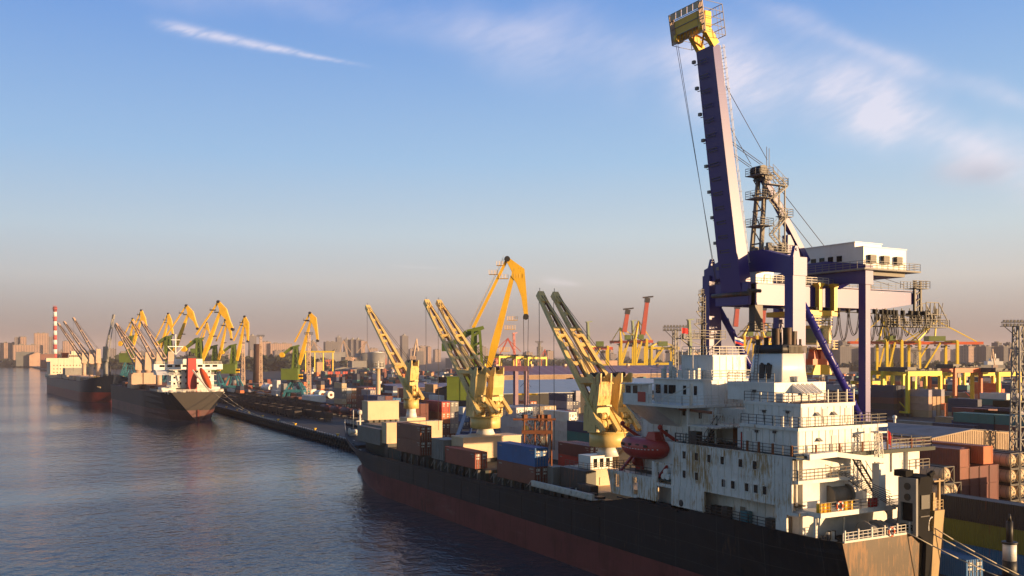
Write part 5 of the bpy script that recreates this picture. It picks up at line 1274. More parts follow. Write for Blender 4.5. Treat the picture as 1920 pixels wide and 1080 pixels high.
# dark red rows (long side in shade, top ends in the sun; lower ends' shade put into the maroon colour)
for i in range(4):
    for j in range(4):
        for s in range(2 if i else 3):
            c2 = [['maroon','maroon','brown','brown'],['maroon','maroon','maroon','rust red'],['maroon','maroon','maroon','orange'],['maroon','maroon','maroon','orange']][i][j]
            container(133.6+1.22+i*2.6, 91.0+(0,1.6,-.6,1.0)[i]*(j == 3)+s*12.5, 2.8+j*2.93+(.3 if i == 2 and j == 3 else 0), c2,
                f"{c2} container, {ORD[j]} level, {CO[i]} lane, {['near','middle','far'][s]} end of the long maroon pile", 12.19, 2.91, 'plain', 'containers of the long maroon pile by the warehouse')
for i in range(4):
    for j in range(3): container(137.5+1.22+i*2.6, 70, 2.8+j*2.62, ['grey','maroon','navy'][j], f"{['grey','maroon','navy'][j]} container, {ORD[j]} level, {CO[i]} lane, added shade caster outside the right edge of the view", 12.19, 2.6, 'plain', 'shade-casting containers added outside the right edge')  # unseen stack added so its shadow falls on the lower pile ends
KEEP_OFF = NCONT
# near stack: black over olive over teal
for j, (c, nm) in enumerate((('blue','teal blue container, bottom of the three long ones stacked beside the stern'),('olive','olive green container, middle of the three long ones stacked beside the stern'),('black','black container, top of the three long ones stacked beside the stern'))):
    container(107.3, 62.4+(.5 if j == 2 else 0), 2.8+j*2.93, c, nm, 12.19, 2.91, 'plain', 'containers stacked beside the stern')
container(100.4, 66.5, 2.8, 'blue', 'short blue container with lit end on the quay under the mooring ropes', 6.06, 2.6, 'door', None, rot=radians(-14))
container(107.0, 77, 8.1, 'cream', 'cream container seen edge on between the stern and the olive box', 6.06, 2.6, 'plain', None)
# tank containers
def tank_container(x, y, z, label, L=6.06, group='tank containers on the quay'):
    m = MB(); W, Hh = 2.44, 2.6; f = .13
    for a in (-W/2, W/2-f):
        for b in (0, L-f): m.box(a, a+f, b, b+f, 0, Hh)
        for zz in (0, Hh-f): m.box(a+.005, a+f-.005, f, L-f, zz, zz+f)
    for b in (0, L-f):
        for zz in (0, Hh-f): m.box(-W/2+f, W/2-f, b, b+f, zz, zz+f)
        for s in (-1, 1): m.bar((s*(W/2-.1), b+.06, .2), (s*.3, b+.06, 1.0), .08); m.bar((s*(W/2-.1), b+.06, Hh-.2), (s*.3, b+.06, Hh-1.0), .08)
    m.box(-.25, .25, .3, L-.3, Hh-.12, Hh-.06)
    r = m.build('tank_container', M['dark']); 
    m = MB()
    prof = [(0.18,.25),(.3,.7),(.5,.98),(.75,1.1),(L-.75,1.1),(L-.5,.98),(L-.3,.7),(L-.18,.25)]
    m.loft([[(rad*cos(2*pi*i/20), b, 1.3+rad*sin(2*pi*i/20)) for i in range(20)] for b, rad in prof]); t = m.build('tank', M['cream'], r)
    for k in range(5):
        m = MB(); b = .9+k*(L-1.8)/4; m.loft([[(1.13*cos(2*pi*i/20), bb, 1.3+1.13*sin(2*pi*i/20)) for i in range(20)] for bb in (b, b+.05)]); m.build('band', M['rail'], t)
    m = MB(); m.tube((0,.14,1.3),(0,.2,1.3),.22,10); m.box(-.2,.2,.1,.18,.5,.8); m.build('valve', M['black'], t)
    r.location = (x, y, z); tag(r, label, 'tank', group); return r
lv = ['bottom','second','third','top']
def tanks(px, X0, n, ztop, names, Y=None):
    d = dx_(px, X0); x, y = XY(px, d); y = Y or y
    for j in range(n): tank_container(X0+1.22, y, ztop-2.62*(n-j), names[j], group='tank containers on the quay')
for (X0, Y, n, zt_, wh) in ((145.5, 90, 4, 13.4, 'of the near left column right of the maroon pile'), (148.2, 90, 4, 13.4, 'of the column touching the right edge'), (121.5, 85.3, 4, 13.1, 'behind the black ramp tower'), (124.2, 86, 3, 10.5, 'second column behind the black ramp tower')):
    for j in range(n): tank_container(X0+1.22, Y, zt_-2.65*(n-j), f"{['lowest','second','third','top'][j]} tan tank container {wh}")
# black and white quay marker
m = MB(); x, y = XY(1893, 98)
m.tube((x,y,2.8),(x,y,5.4),.75,14); o = m.build('harbour_light', M['white2']); put(o, x, y, 2.8); tag(o, 'black and white banded quay light post at the lower right corner', 'light post')
m = MB(); m.tube((x,y,5.4),(x,y,7.4),.72,14); m.build('band', M['black'], o)
m = MB(); m.tube((x,y,7.4),(x,y,9.2),.68,14); m.build('band', M['white2'], o)
m = MB(); m.tube((x,y,9.2),(x,y,11.6),.34,12); m.tube((x,y,11.6),(x,y,12.4),.22,10,.1); m.tube((x,y,9.2),(x,y,9.4),.8,14); m.build('lantern', M['black'], o)
# warehouse with the broad flat roof
def warehouse():
    x0, x1, y0, y1 = 171.6, 201.0, 123.6, 215.0; xm = (x0+x1)/2-1; zr = 13.3
    r = thing('warehouse', (xm, (y0+y1)/2, 2.8), 'wide warehouse with a low grey roof and ribbed tan gable on the right', 'warehouse')
    m = MB(); m.prism([(x0,2.8),(x1,2.8),(x1,12.0),(xm,zr-.05),(x0,12.0)], 1, y0, y1)
    n = 46
    for k in range(n): x = x0+(x1-x0)*(k+.5)/n; zt = 12+(zr-12)*(1-abs(x-xm)/(x1-x0)*2)-.25; m.box(x-.09, x+.09, y0-.1, y0, 2.8, zt)
    m.build('wall', mat('ribbed_cladding', (.40,.29,.19), .65, dirt=.35, rust=.2), r)
    m = MB()
    for (a, b, za, zb) in ((x0-.6, xm, 11.95, zr), (xm, x1+.6, zr, 11.95)): m.slab([(a,y0-.5,za+.12),(b,y0-.5,zb+.12),(b,y1+.5,zb+.12),(a,y1+.5,za+.12)], (0,0,1), .12)
    rf = m.build('roof', mat('roof_sheet', (.20,.20,.22), .75, dirt=.5, rust=.1, streak=False), r)
    for k, (x, y) in enumerate(((176,196),(181,178),(187,164),(193,149))):
        m = MB(); z = 13.0; m.tube((x,y,z-.6),(x,y,z+.9),.3,10); m.ell((x,y,z+1.3),(.55,.55,.5)); m.build('roof_vent', M['white2'], rf)
warehouse()
# shed and loose boxes in front of it
container(150.5, 112, 9.6, 'grey', 'grey container with sunlit tan end on the pile behind the ship', 12.19, 2.6, 'plain', None)
# containers beyond the warehouse
q = XY(1790, 300)
cl2 = [['navy','dark blue','teal'],['grey','lilac grey','teal'],['lilac grey','dark blue','maroon'],['maroon','navy','maroon'],['grey','navy','navy']]
for i, (X0, nl) in enumerate(((229, 3), (238, 4), (240.7, 4))):
    for s in range(4):
        for j in range(nl):
            c = [['navy','lilac grey','lilac grey'],['navy','navy','maroon'],['grey','lilac grey','grey'],['navy','grey','navy']][s][j] if nl == 3 else [['navy','maroon','navy','teal'],['navy','navy','maroon','teal'],['grey','navy','maroon','maroon'],['navy','maroon','navy','maroon']][s][j]
            container(X0+1.22, (189.5 if i == 0 else 152.0)-s*12.5, 2.8+j*2.62, c, f"{c} container, {ORD[j]} level, {CO[i]} lane, {CO[s]} from far end, row beyond the warehouse roof", 12.19, 2.6, 'plain', 'containers beyond the warehouse roof')
# block under the first yard gantry
cols = [['tan','pink beige','pink beige','lilac grey'],['lilac grey','tan','tan'],['tan','tan','tan'],['pink beige','orange','pink beige','lilac grey'],['orange','orange'],['grey','grey','olive'],['tan','grey','orange']]
q = G(1741, 783)
for i, col in enumerate(cols):
    for j, c in enumerate(col):
        container(q.x+1.22+i*2.85, q.y, 2.8+j*3.0, c, f"{c} container, {ORD[j]} level, {CO[i]} stack from left under the yellow yard gantry", 12.19, 2.98, 'plain', 'containers under the first yellow yard gantry')
for i in range(3):
    for j in range(5):
        c = ['navy','black','maroon','navy','navy'][j]; container(q.x+1.22-i*2.85+8*(i>0)*0, q.y+13+(i*0), 2.8+j*2.7, c if i or True else c, f"{c} container, {ORD[j]} level, {CO[i]} stack of the dark row behind the tan ends", 12.19, 2.68, 'plain', 'dark containers behind the tan ends')
q = G(1872, 772)
cols = [['tan','orange','pink beige','orange','orange'],['tan','tan','lilac grey','orange'],['orange','orange','rust red'],['tan','orange','tan'],['lilac grey','orange']]
for i, col in enumerate(cols):
    for j, c in enumerate(col):
        container(q.x+1.22+i*2.7, q.y, 2.8+j*2.7, c, f"{c} container, {ORD[j]} level, {CO[i]} stack from left under the rightmost gantry", 12.19, 2.68, 'plain', 'containers under the rightmost gantry')
q = G(1648, 770)
cols = [['red','maroon','rust red','grey'],['orange','tan','rust red'],['tan','grey','grey'],['rust red','maroon','maroon','navy'],['green','maroon','black']]
for i, col in enumerate(cols):
    for j, c in enumerate(col):
        container(q.x+1.22+i*2.7, q.y+(i%2)*2, 2.8+j*2.7, c, f"{c} container, {ORD[j]} level, {CO[i]} stack from left, right of the blue crane leg", 12.19, 2.68, 'plain', 'containers right of the blue crane leg')
q = G(1530, 775)
for s in range(3):
    for j in range(5):
        c = [['maroon','maroon','dark blue','lilac grey','grey'],['maroon','brown','dark blue','dark blue','navy'],['maroon','brown','navy','navy','lilac grey']][s][j]
        container(q.x+4, q.y-s*12.8+10, 2.8+j*2.7, c, f"{c} container, {ORD[j]} level, {['far','middle','near'][s]} of the long row seen right of the funnel", 12.19, 2.68, 'plain', 'containers seen right of the funnel')
# rest of the yard: small far containers, many hundreds, read as one mass
rr = random.Random(5)
m = MB(); cm = ['maroon','dark blue','grey','orange','tan','lilac grey','rust red','white','teal','navy']
far_m = []
for c in cm:
    mm = mat('far_box_'+c.replace(' ', '_'), NAMES[c], .6, dirt=.3); far_m.append(mm)
for (pxa, pxb, d0, d1, n) in ((560, 940, 760, 1300, 260), (700, 1180, 420, 900, 240), (1180, 1500, 420, 1200, 160), (1520, 1920, 420, 1000, 420), (1850, 1920, 250, 400, 40), (410, 620, 560, 760, 60)):
    for k in range(n):
        d = d0+(d1-d0)*rr.random(); x, y = XY(pxa+(pxb-pxa)*rr.random(), d); x = round(x/2.7)*2.7; y = round(y/13)*13; hN = rr.choice((1,1,2,2,3,3,4))
        m.mi = rr.randrange(len(cm))
        for j in range(hN):
            if rr.random() < .6: m.mi = rr.randrange(len(cm))
            m.box(x, x+2.44, y, y+12.19, 2.8+j*2.62, 2.8+j*2.62+2.58)
for (x, y, z, L, hg, c) in HIDDEN:
    m.mi = cm.index(c) if c in cm else 0; m.box(x-1.18, x+1.18, y+.04, y+L-.04, z, z+hg-.03)
tag(m.build('distant_containers', far_m), 'mass of small mixed containers stacked across the distant yards', 'containers', kind='stuff')
# ------------------------------------------------------------------ level-luffing portal cranes
LAT = V(C_, -S_, 0); FWD = V(S_, C_, 0)
def jib_crane(pxc, d, top, tie0, kn, heel, end, label, legc='teal', roof=None, k=1.0, zb=2.8, base_top=None, house=True, rope=True, group='yellow portal cranes', detail=False, base_w=None):
    """points are (px, py) at depth d; pxc = column of the slewing axis"""
    x0, y0 = XY(pxc, d); r = thing('portal_crane', (x0, y0, zb), label, 'crane', group)
    O = V(x0, y0, 0)
    def W(p, side=0.0): return O+LAT*((p[0]-pxc)/F*d)+FWD*side+V(0,0,zat(p[1], d))
    hz = W(heel).z; u = k*d/230.0 if k == 1.0 else k     # size unit
    u = (W(top).z-hz)/27.3
    T, TI, K, Hh, E = W(top), W(tie0), W(kn), W(heel), W(end)
    yw = M['yellow']
    # jib
    m = MB(); t = (K-Hh)
    for s in (-.7, .7): m.bar(Hh+FWD*s*u, K+FWD*s*u*.6, .8*u, 1.5*u, .5*u, .9*u, side=tuple(FWD)) if False else None
    m.bar(Hh, Hh.lerp(K,.25), 1.6*u, 1.2*u, 2.0*u, 1.9*u, side=tuple(FWD)); m.bar(Hh.lerp(K,.25), K, 2.0*u, 1.9*u, 1.2*u, 1.0*u, side=tuple(FWD))
    m.build('jib', yw, r)
    # beak: kinked plate girder from the top over the knuckle to its nose
    m = MB(); mid = K+LAT*2.2*u+V(0,0,.6*u)
    poly = [T+LAT*-.5*u, T+LAT*.6*u+V(0,0,.2*u), K+LAT*3.0*u+V(0,0,2.2*u)*.4+V(0,0,.9*u), K.lerp(E,.5)+LAT*1.9*u, E+LAT*.6*u, E+LAT*-.4*u, K.lerp(E,.5)+LAT*.5*u, K+LAT*.9*u+V(0,0,-1.6*u), K+LAT*-.3*u, K+LAT*-.2*u+V(0,0,1.2*u)]
    m.slab(poly[::-1], FWD, 1.5*u); bk = m.build('beak', yw, r)
    m = MB(); m.bar(TI, T, .7*u, .8*u, .7*u, .7*u, side=tuple(FWD)); m.build('tie_bar', yw, r)
    for p in (T, E): m = MB(); m.tube(p-FWD*.9*u, p+FWD*.9*u, .75*u, 10); m.build('sheave', M['dark'], bk)
    if detail:
        m = MB(); dirn = (T-TI).normalized()
        for f in (.0, .25, .5, .75): q = TI.lerp(T, f)-LAT*.8*u; m.bar(q, q+dirn*5.2, .05)
        for i in range(26): q = TI.lerp(T, i/26)-LAT*.8; m.bar(q, q+V(0,0,.9), .05); m.bar(q+V(0,0,.9), TI.lerp(T,(i+1)/26)-LAT*.8+V(0,0,.9), .05)
        for q in (T+V(0,0,-1.6)-LAT*1.6, TI.lerp(T,.78)-LAT*1.6, K-LAT*2.2+V(0,0,-.6), K+LAT*1.4+V(0,0,-.4)):
            m.bar(q-LAT*1.1, q+LAT*1.1, 1.6, .1, side=tuple(FWD)); m.rail([q-LAT*1.1-FWD*.8, q+LAT*1.1-FWD*.8, q+LAT*1.1+FWD*.8], 1.0, .8, .05)
        for f in (.18, .42, .52):
            q = Hh.lerp(K, f)+LAT*1.6; m.bar(q, q+LAT*2.6, 1.4, .1, side=tuple(FWD)); m.rail([q, q+LAT*2.6], 1.0, .7, .05)
        m.build('catwalk', M['yellow'], r)
    else:
        for q in (TI.lerp(T,.75), K-LAT*1.2*u, Hh.lerp(K,.5)+LAT*1.2*u): m = MB(); m.bar(q-LAT*1.4*u, q+LAT*1.4*u, .9*u, .5*u, side=tuple(FWD)); m.bar(q-LAT*1.3*u, q-LAT*1.3*u+V(0,0,1.2*u), .15*u); m.build('catwalk', M['dark'], r)
    # column, rocker with counterweight, machine house
    gz = hz-2.5*u
    m = MB(); cw = 1.7*u
    for s1 in (-1, 1):
        for s2 in (-1, 1): m.bar(O+LAT*s1*cw+FWD*s2*cw*.8+V(0,0,gz), O+LAT*(s1*cw*.5)+FWD*s2*cw*.6+V(0,0,hz+9.3*u), .6*u, .7*u, side=tuple(LAT))
    for i in range(5):
        z = gz+i*2.6*u; ww = cw*(1-.1*i)
        for s2 in (-1, 1): m.bar(O-LAT*ww+FWD*s2*cw*.7+V(0,0,z), O+LAT*ww+FWD*s2*cw*.7+V(0,0,z+1.2*u), .3*u, .5*u, side=tuple(FWD))
    m.bar(O-LAT*cw*.3+V(0,0,gz), O-LAT*cw*.3+V(0,0,hz+8.6*u), 1.8*u, 1.4*u, side=tuple(FWD))
    m.build('column', M['green'], r)
    m = MB(); P0, P1, P2 = O+LAT*1.9*u+V(0,0,hz+10.2*u), O-LAT*2.2*u+V(0,0,hz+8.8*u), O-LAT*7.0*u+V(0,0,hz+5.2*u)
    m.bar(P0, P1, 1.4*u, .8*u, 1.6*u, 1.6*u, side=tuple(FWD)); m.bar(P1, P2, 1.6*u, 1.6*u, 1.6*u, 1.0*u, side=tuple(FWD)); m.build('rocker', M['green'], r)
    m = MB(); m.tube(P2-FWD*1.5*u, P2+FWD*1.5*u, 1.35*u, 16) if not detail else m.bar(P2-LAT*1.6, P2+LAT*1.0, 2.4, 2.0, side=tuple(FWD)); m.build('counterweight', M['yellow'] if not detail else M['dgreen'], r)
    hb, ht = hz-8.0*u, hz-2.3*u
    m = MB()
    def rb(a0, a1, f0, f1, z0, z1): return m.hexa([O+LAT*a0+FWD*f0+V(0,0,z0), O+LAT*a1+FWD*f0+V(0,0,z0), O+LAT*a1+FWD*f1+V(0,0,z0), O+LAT*a0+FWD*f1+V(0,0,z0), O+LAT*a0+FWD*f0+V(0,0,z1), O+LAT*a1+FWD*f0+V(0,0,z1), O+LAT*a1+FWD*f1+V(0,0,z1), O+LAT*a0+FWD*f1+V(0,0,z1)])
    rb(-7.2*u, 1.6*u, -2.4*u, 2.4*u, hb, ht); rb(-7.4*u, 1.8*u, -2.6*u, 2.6*u, ht, ht+.25*u)
    if detail: rb(-3.9*u, -2.2*u, -2.5*u, -2.4*u, hb, ht)
    hs = m.build('machine_house', M['green'], r)
    m = MB(); rb(1.7*u, 3.6*u, -1.0*u, 1.0*u, hb+.5*u, hb+3.0*u); m.build('cab', M['yellow'], r)
    m = MB(); rb(1.9*u, 3.65*u, -1.05*u, 1.05*u, hb+1.4*u, hb+2.4*u); m.build('cab_window', M['glass'], r)
    # slewing ring and portal
    lm = M[legc]; m = MB(); m.tube(O+V(0,0,hb-1.4*u), O+V(0,0,hb), 2.6*u, 16); m.build('slewing_ring', M['dark'], r)
    zt, zm = hb-1.4*u, zb+(hb-zb)*.42; bw = base_w or 5.3*u
    for s1 in (-1, 1):
        for s2 in (-1, 1):
            m = MB(); A = O+LAT*s1*2.0*u+FWD*s2*2.0*u+V(0,0,zt); B = O+LAT*s1*bw*.86+FWD*s2*bw*.86+V(0,0,zm); Cc = O+LAT*s1*bw+FWD*s2*bw+V(0,0,zb+.9*u)
            m.bar(A, B, .8*u, .8*u, side=tuple(FWD)); m.bar(B, Cc, 1.3*u, 1.1*u, side=tuple(FWD))
            lg = m.build('leg', lm, r)
            m = MB(); m.bar(Cc-FWD*1.6*u-V(0,0,.45*u), Cc+FWD*1.6*u-V(0,0,.45*u), .7*u, .8*u); m.build('bogie', M['dark'], lg)
    for s in (-1, 1):
        m = MB(); m.bar(O-LAT*bw*.9+FWD*s*bw*.86+V(0,0,zm), O+LAT*bw*.9+FWD*s*bw*.86+V(0,0,zm), .9*u, 1.2*u); m.build('tie_beam', lm, r)
        m = MB(); m.bar(O+LAT*s*bw*.86-FWD*bw*.8+V(0,0,zm), O+LAT*s*bw*.86+FWD*bw*.8+V(0,0,zm), .8*u, 1.1*u); m.build('tie_beam', lm, r)
    m = MB(); m.bar(O+V(0,0,zt+.2), O+LAT*bw*.3-FWD*bw*.8+V(0,0,zm), .4*u); m.bar(O+V(0,0,zt+.2), O-LAT*bw*.3-FWD*bw*.8+V(0,0,zm), .4*u); m.build('stairs', lm, r)
    if rope:
        m = MB()
        for s in (-.7, .7): m.tube(E+LAT*s*.9*u-FWD*.3, E+LAT*s*.3*u+V(0,0,-(E.z-(zb+9*u))), .05*u+.02, 4)
        m.build('hoist_rope', M['cable'], r)
        m = MB(); q = V(E.x, E.y, zb+8.2*u); m.tube(q-FWD*.5*u, q+FWD*.5*u, .8*u, 10); m.bar(q, q-V(0,0,1.6*u), .5*u); m.build('hook_block', M['yellow'], r)
    return r
jib_crane(893, 230, (951,486), (887,615), (961,518), (916,690), (986,594), 'large yellow and green portal crane behind the ship with blue legs', 'bluebase', detail=True, zb=2.8, base_w=5.4)
Z = lambda x, y: (x/4, 540+y/4)
far = [
 (965, 900, (995,230), (927,360), (993,292), (955,470), (1018,330), 'leftmost small yellow portal crane behind the first bulk ship'),
 (985, 860, (1060,168), (1000,300), (1057,240), (985,470), (1098,290), 'yellow portal crane with a broad beak, second from left'),
 (1250, 680, (1262,192), (1165,385), (1258,258), (1205,465), (1296,350), 'yellow portal crane, third from left, above the bulk ship cranes'),
 (1268, 620, (1398,132), (1250,355), (1410,200), (1298,492), (1482,305), 'yellow portal crane reaching far right, fourth from left'),
 (1495, 560, (1638,104), (1472,350), (1650,182), (1518,540), (1745,310), 'tallest far yellow portal crane, behind the red funnel'),
 (1480, 840, (1552,258), (1490,400), (1545,300), (1500,440), (1572,350), 'small yellow portal crane glimpsed behind the tallest far one'),
 (1612, 650, (1690,240), (1620,400), (1698,282), (1640,540), (1735,385), 'thin yellow portal crane right of the red funnel'),
 (1752, 600, (1835,215), (1752,395), (1830,280), (1778,545), (1858,400), 'yellow portal crane with teal legs beside the lattice mast'),
]
for (c, d, a, b, e, f, g, lab) in far: jib_crane(c/4, d, Z(*a), Z(*b), Z(*e), Z(*f), Z(*g), lab, rope=False)
Z2 = lambda x, y: (400+x/4, 540+y/4)
jib_crane(400+618/4, 560, Z2(725,188), Z2(610,405), Z2(730,247), Z2(645,575), Z2(782,395), 'lone yellow portal crane with teal legs in the middle of the quay', rope=False)

# ------------------------------------------------------------------ far quay gantries
def far_gantry(px0, px1, d, ytop, ygird, label, boom=None, boomcol='rsts', right=None, left=None, peak=None, legs='yel_far', group='far yellow quay gantries', depth=18):
    xa, ya = XY(px0, d); r = thing('quay_gantry', (xa, ya, 2.8), label, 'crane', group)
    O = V(xa, ya, 0); w = (px1-px0)/F*d; zg = zat(ygird, d); zt = zat(ytop, d); U = d/1000.0
    L = M[legs]; t = 1.9*U+.5
    for a in (0, w):
        for f in (0, depth):
            m = MB(); m.bar(O+LAT*a+FWD*f+V(0,0,3.5), O+LAT*a+FWD*f+V(0,0,zg+2*U), t, t, side=tuple(LAT)); m.build('leg', L, r)
    for f in (0, depth):
        m = MB(); m.bar(O+FWD*f+V(0,0,2.8+(zg-2.8)*.34), O+LAT*w+FWD*f+V(0,0,2.8+(zg-2.8)*.34), t*.9, t*1.1); m.build('portal_beam', L, r)
        m = MB(); m.bar(O+LAT*w*.05+FWD*f+V(0,0,2.8+(zg-2.8)*.36), O+LAT*w*.55+FWD*f+V(0,0,zg), t*.55, t*.6); m.build('brace', L, r)
    for a in (0, w): m = MB(); m.bar(O+LAT*a+V(0,0,zg+1.5*U), O+LAT*a+FWD*depth+V(0,0,zg+1.5*U), t, t*1.2); m.build('cross_beam', L, r)
    l0 = -w*.2 if left is None else (left-px0)/F*d; r0 = w*1.6 if right is None else (right-px0)/F*d
    for f in (depth*.35, depth*.65): m = MB(); m.bar(O+LAT*l0+FWD*f+V(0,0,zg), O+LAT*r0+FWD*f+V(0,0,zg), 1.4*U, 3.0*U, side=tuple(FWD)); m.build('girder', M[boomcol], r)
    pk = O+LAT*((peak or px0)-px0)/F*d+FWD*depth*.5+V(0,0,zt)
    for a, f in ((0,.2),(0,.8)): m = MB(); m.bar(O+LAT*a+FWD*depth*f+V(0,0,zg+2*U), pk, t*.6); m.build('mast_leg', L, r)
    m = MB(); m.bar(pk, O+LAT*r0*.93+FWD*depth*.5+V(0,0,zg+1.5*U), t*.4); m.build('back_stay', L, r)
    m = MB(); m.bar(pk, O+LAT*w*.55+FWD*depth*.5+V(0,0,zg+1.5*U), t*.5); m.build('back_stay', L, r)
    if left is not None: m = MB(); m.bar(pk, O+LAT*l0*.8+FWD*depth*.5+V(0,0,zg+1.5*U), t*.35); m.build('fore_stay', L, r)
    m = MB(); c = O+LAT*w*.55+FWD*depth*.5; m.bar(c-LAT*w*.22+V(0,0,zg+5*U), c+LAT*w*.22+V(0,0,zg+5*U), depth*.5, 5.5*U, side=tuple(FWD)); m.build('machinery_house', M['green'], r)
    rr = random.Random(int(px0)); m = MB()
    for k in range(14): q = O+LAT*(l0+(r0-l0)*rr.random())+FWD*depth*.3+V(0,0,zg-2.5*U*rr.random()-1); m.bar(q, q+LAT*(.8+2*rr.random())*U, 1.2*U, 1.0*U*rr.random()+.3)
    q = O+LAT*w*.75+FWD*depth*.4+V(0,0,zg-4*U); m.bar(q-LAT*2*U, q+LAT*2*U, 3*U, 2.5*U); m.build('trolley', M['dark'], r)
    if boom:
        (bx, by, tx, ty) = boom; A = O+LAT*((bx-px0)/F*d)+FWD*depth*.5+V(0,0,zat(by, d)); B = O+LAT*((tx-px0)/F*d)+FWD*depth*.5+V(0,0,zat(ty, d))
        m = MB(); m.bar(A, B, 6.0*U, 5.0*U, 5.0*U, 4.0*U, side=tuple(FWD)); bo = m.build('boom', M[boomcol], r)
        m = MB(); dd = (B-A).normalized(); m.bar(B-LAT*5*U+V(0,0,.6), B+LAT*6*U+V(0,0,1.6*U), 7*U, 1.4*U, side=tuple(FWD)); m.bar(B, B-dd*5*U, 6.4*U, 5.4*U, side=tuple(FWD)); m.build('boom_head', M['dark'], bo)
    return r
far_gantry(1165, 1190, 1180, 614, 641, 'far gantry with shorter raised red boom, left of the ship radar mast', (1172,622,1179,580), right=1210, left=1145, peak=1164)
far_gantry(1192, 1213, 1180, 601, 640, 'far gantry with tall raised red boom behind the white bridge', (1207,628,1216,558), right=1226, left=1178, peak=1199)
far_gantry(1108, 1140, 1300, 650, 653, 'far gantry with low red girder and open yellow legs', right=1150, left=1085, peak=1122)
far_gantry(1222, 1262, 1500, 640, 653, 'low far gantry between the raised booms and the light mast', right=1275, left=1215, peak=1240, boomcol='yel_far')
far_gantry(1396, 1420, 1180, 602, 634, 'far gantry whose boom rises between the two blue crane legs', (1382,612,1386,570), right=1430, left=1380, peak=1412)
far_gantry(1434, 1452, 1180, 597, 634, 'far gantry whose boom rises behind the black exhausts', (1432,620,1436,573), right=1470, left=1415, peak=1428)
far_gantry(1663, 1691, 667, 589, 642, 'near yellow quay gantry with orange girder, just right of the blue leg', right=1740, left=1600, peak=1668, boomcol='orange')
far_gantry(1724, 1795, 667, 600, 643, 'widest yellow quay gantry with orange girder reaching right', right=1852, left=1700, peak=1766, boomcol='orange')
# raised boom masts of other quays
for (px, d, y0, y1, c, lab) in ((1104,1250,655,604,'green','pale green raised boom left of the far red gantries'),(1188,1400,640,602,'green','pale green raised boom between two red booms'),(1294,1100,650,600,'green','pale green raised boom right of the light mast'),(965,1700,690,625,'rsts','slim red tower crane in the haze right of the big beak')):
    x, y = XY(px, d); m = MB(); m.lattice((x,y,zat(y0,d)),(x-2,y,zat(y1,d)), 3.6, 2.8, 8, .35) if c == 'rsts' else m.bar((x,y,zat(y0,d)),(x-2,y,zat(y1,d)),4,4,3,3)
    m.bar((x-5,y,zat(y1,d)),(x+5,y,zat(y1,d)+1),3,1.2); m.bar((x,y,2.8),(x,y,zat(y0,d)+.1),2.5,2.5) ; o = m.build('raised_boom', M['dgreen'] if c == 'green' else M['rsts']); put(o, x, y, 2.8); tag(o, lab, 'crane', None)
# small red and beige harbour cranes in the haze
def mini(px, d, ytop, lean, col, label, ybase=None):
    x, y = XY(px, d); O = V(x, y, 0); zt = zat(ytop, d); u = (zt-2.8)/40
    r = thing('harbour_crane', (x, y, 2.8), label, 'crane', 'small harbour cranes in the haze')
    c = M[col]
    m = MB(); m.lattice(O+V(0,0,2.8), O+V(0,0,18*u), 5*u, 3*u, 4, .3*u); m.build('tower', c, r)
    m = MB(); m.bar(O+LAT*-4*u+V(0,0,19*u), O+LAT*3*u+V(0,0,19*u), 4*u, 4*u); m.build('house', c, r)
    m = MB(); m.bar(O+LAT*2*u*lean+V(0,0,20*u), O+LAT*13*u*lean+V(0,0,40*u+2.8), 1.3*u, 1.3*u); m.build('jib', c, r)
    m = MB(); m.bar(O-LAT*3*u*lean+V(0,0,27*u), O+LAT*13*u*lean+V(0,0,40*u+2.8), .8*u, .8*u); m.build('tie', c, r)
    m = MB(); m.bar(O+LAT*13*u*lean+V(0,0,40*u+2.8), O+LAT*20*u*lean+V(0,0,27*u), 1.2*u, 1.2*u); m.build('beak', c, r)
for a in ((932,1500,634,1,'rsts','red harbour crane just left of the big crane jib foot'),(972,1500,636,-1,'rsts','red harbour crane right of the hanging hook ropes'),(606,1600,641,-1,'beige','pale crane leaning left near the pink office block'),(655,1500,638,-.6,'beige','pale crane in front of the grey tower blocks'),(672,1500,640,.8,'beige','pale crane beside the lit tower block'),(775,1500,635,.3,'beige','pale slender crane left of the second ship boom'),(1013,1400,655,.6,'orange','small orange crane on the far wharf'),(1866,1100,654,-.3,'tan' if 'tan' in M else 'beige','beige harbour crane beside the far white ship'),(1900,1100,655,-.3,'beige','beige harbour crane left of the right hand light mast')): mini(*a)

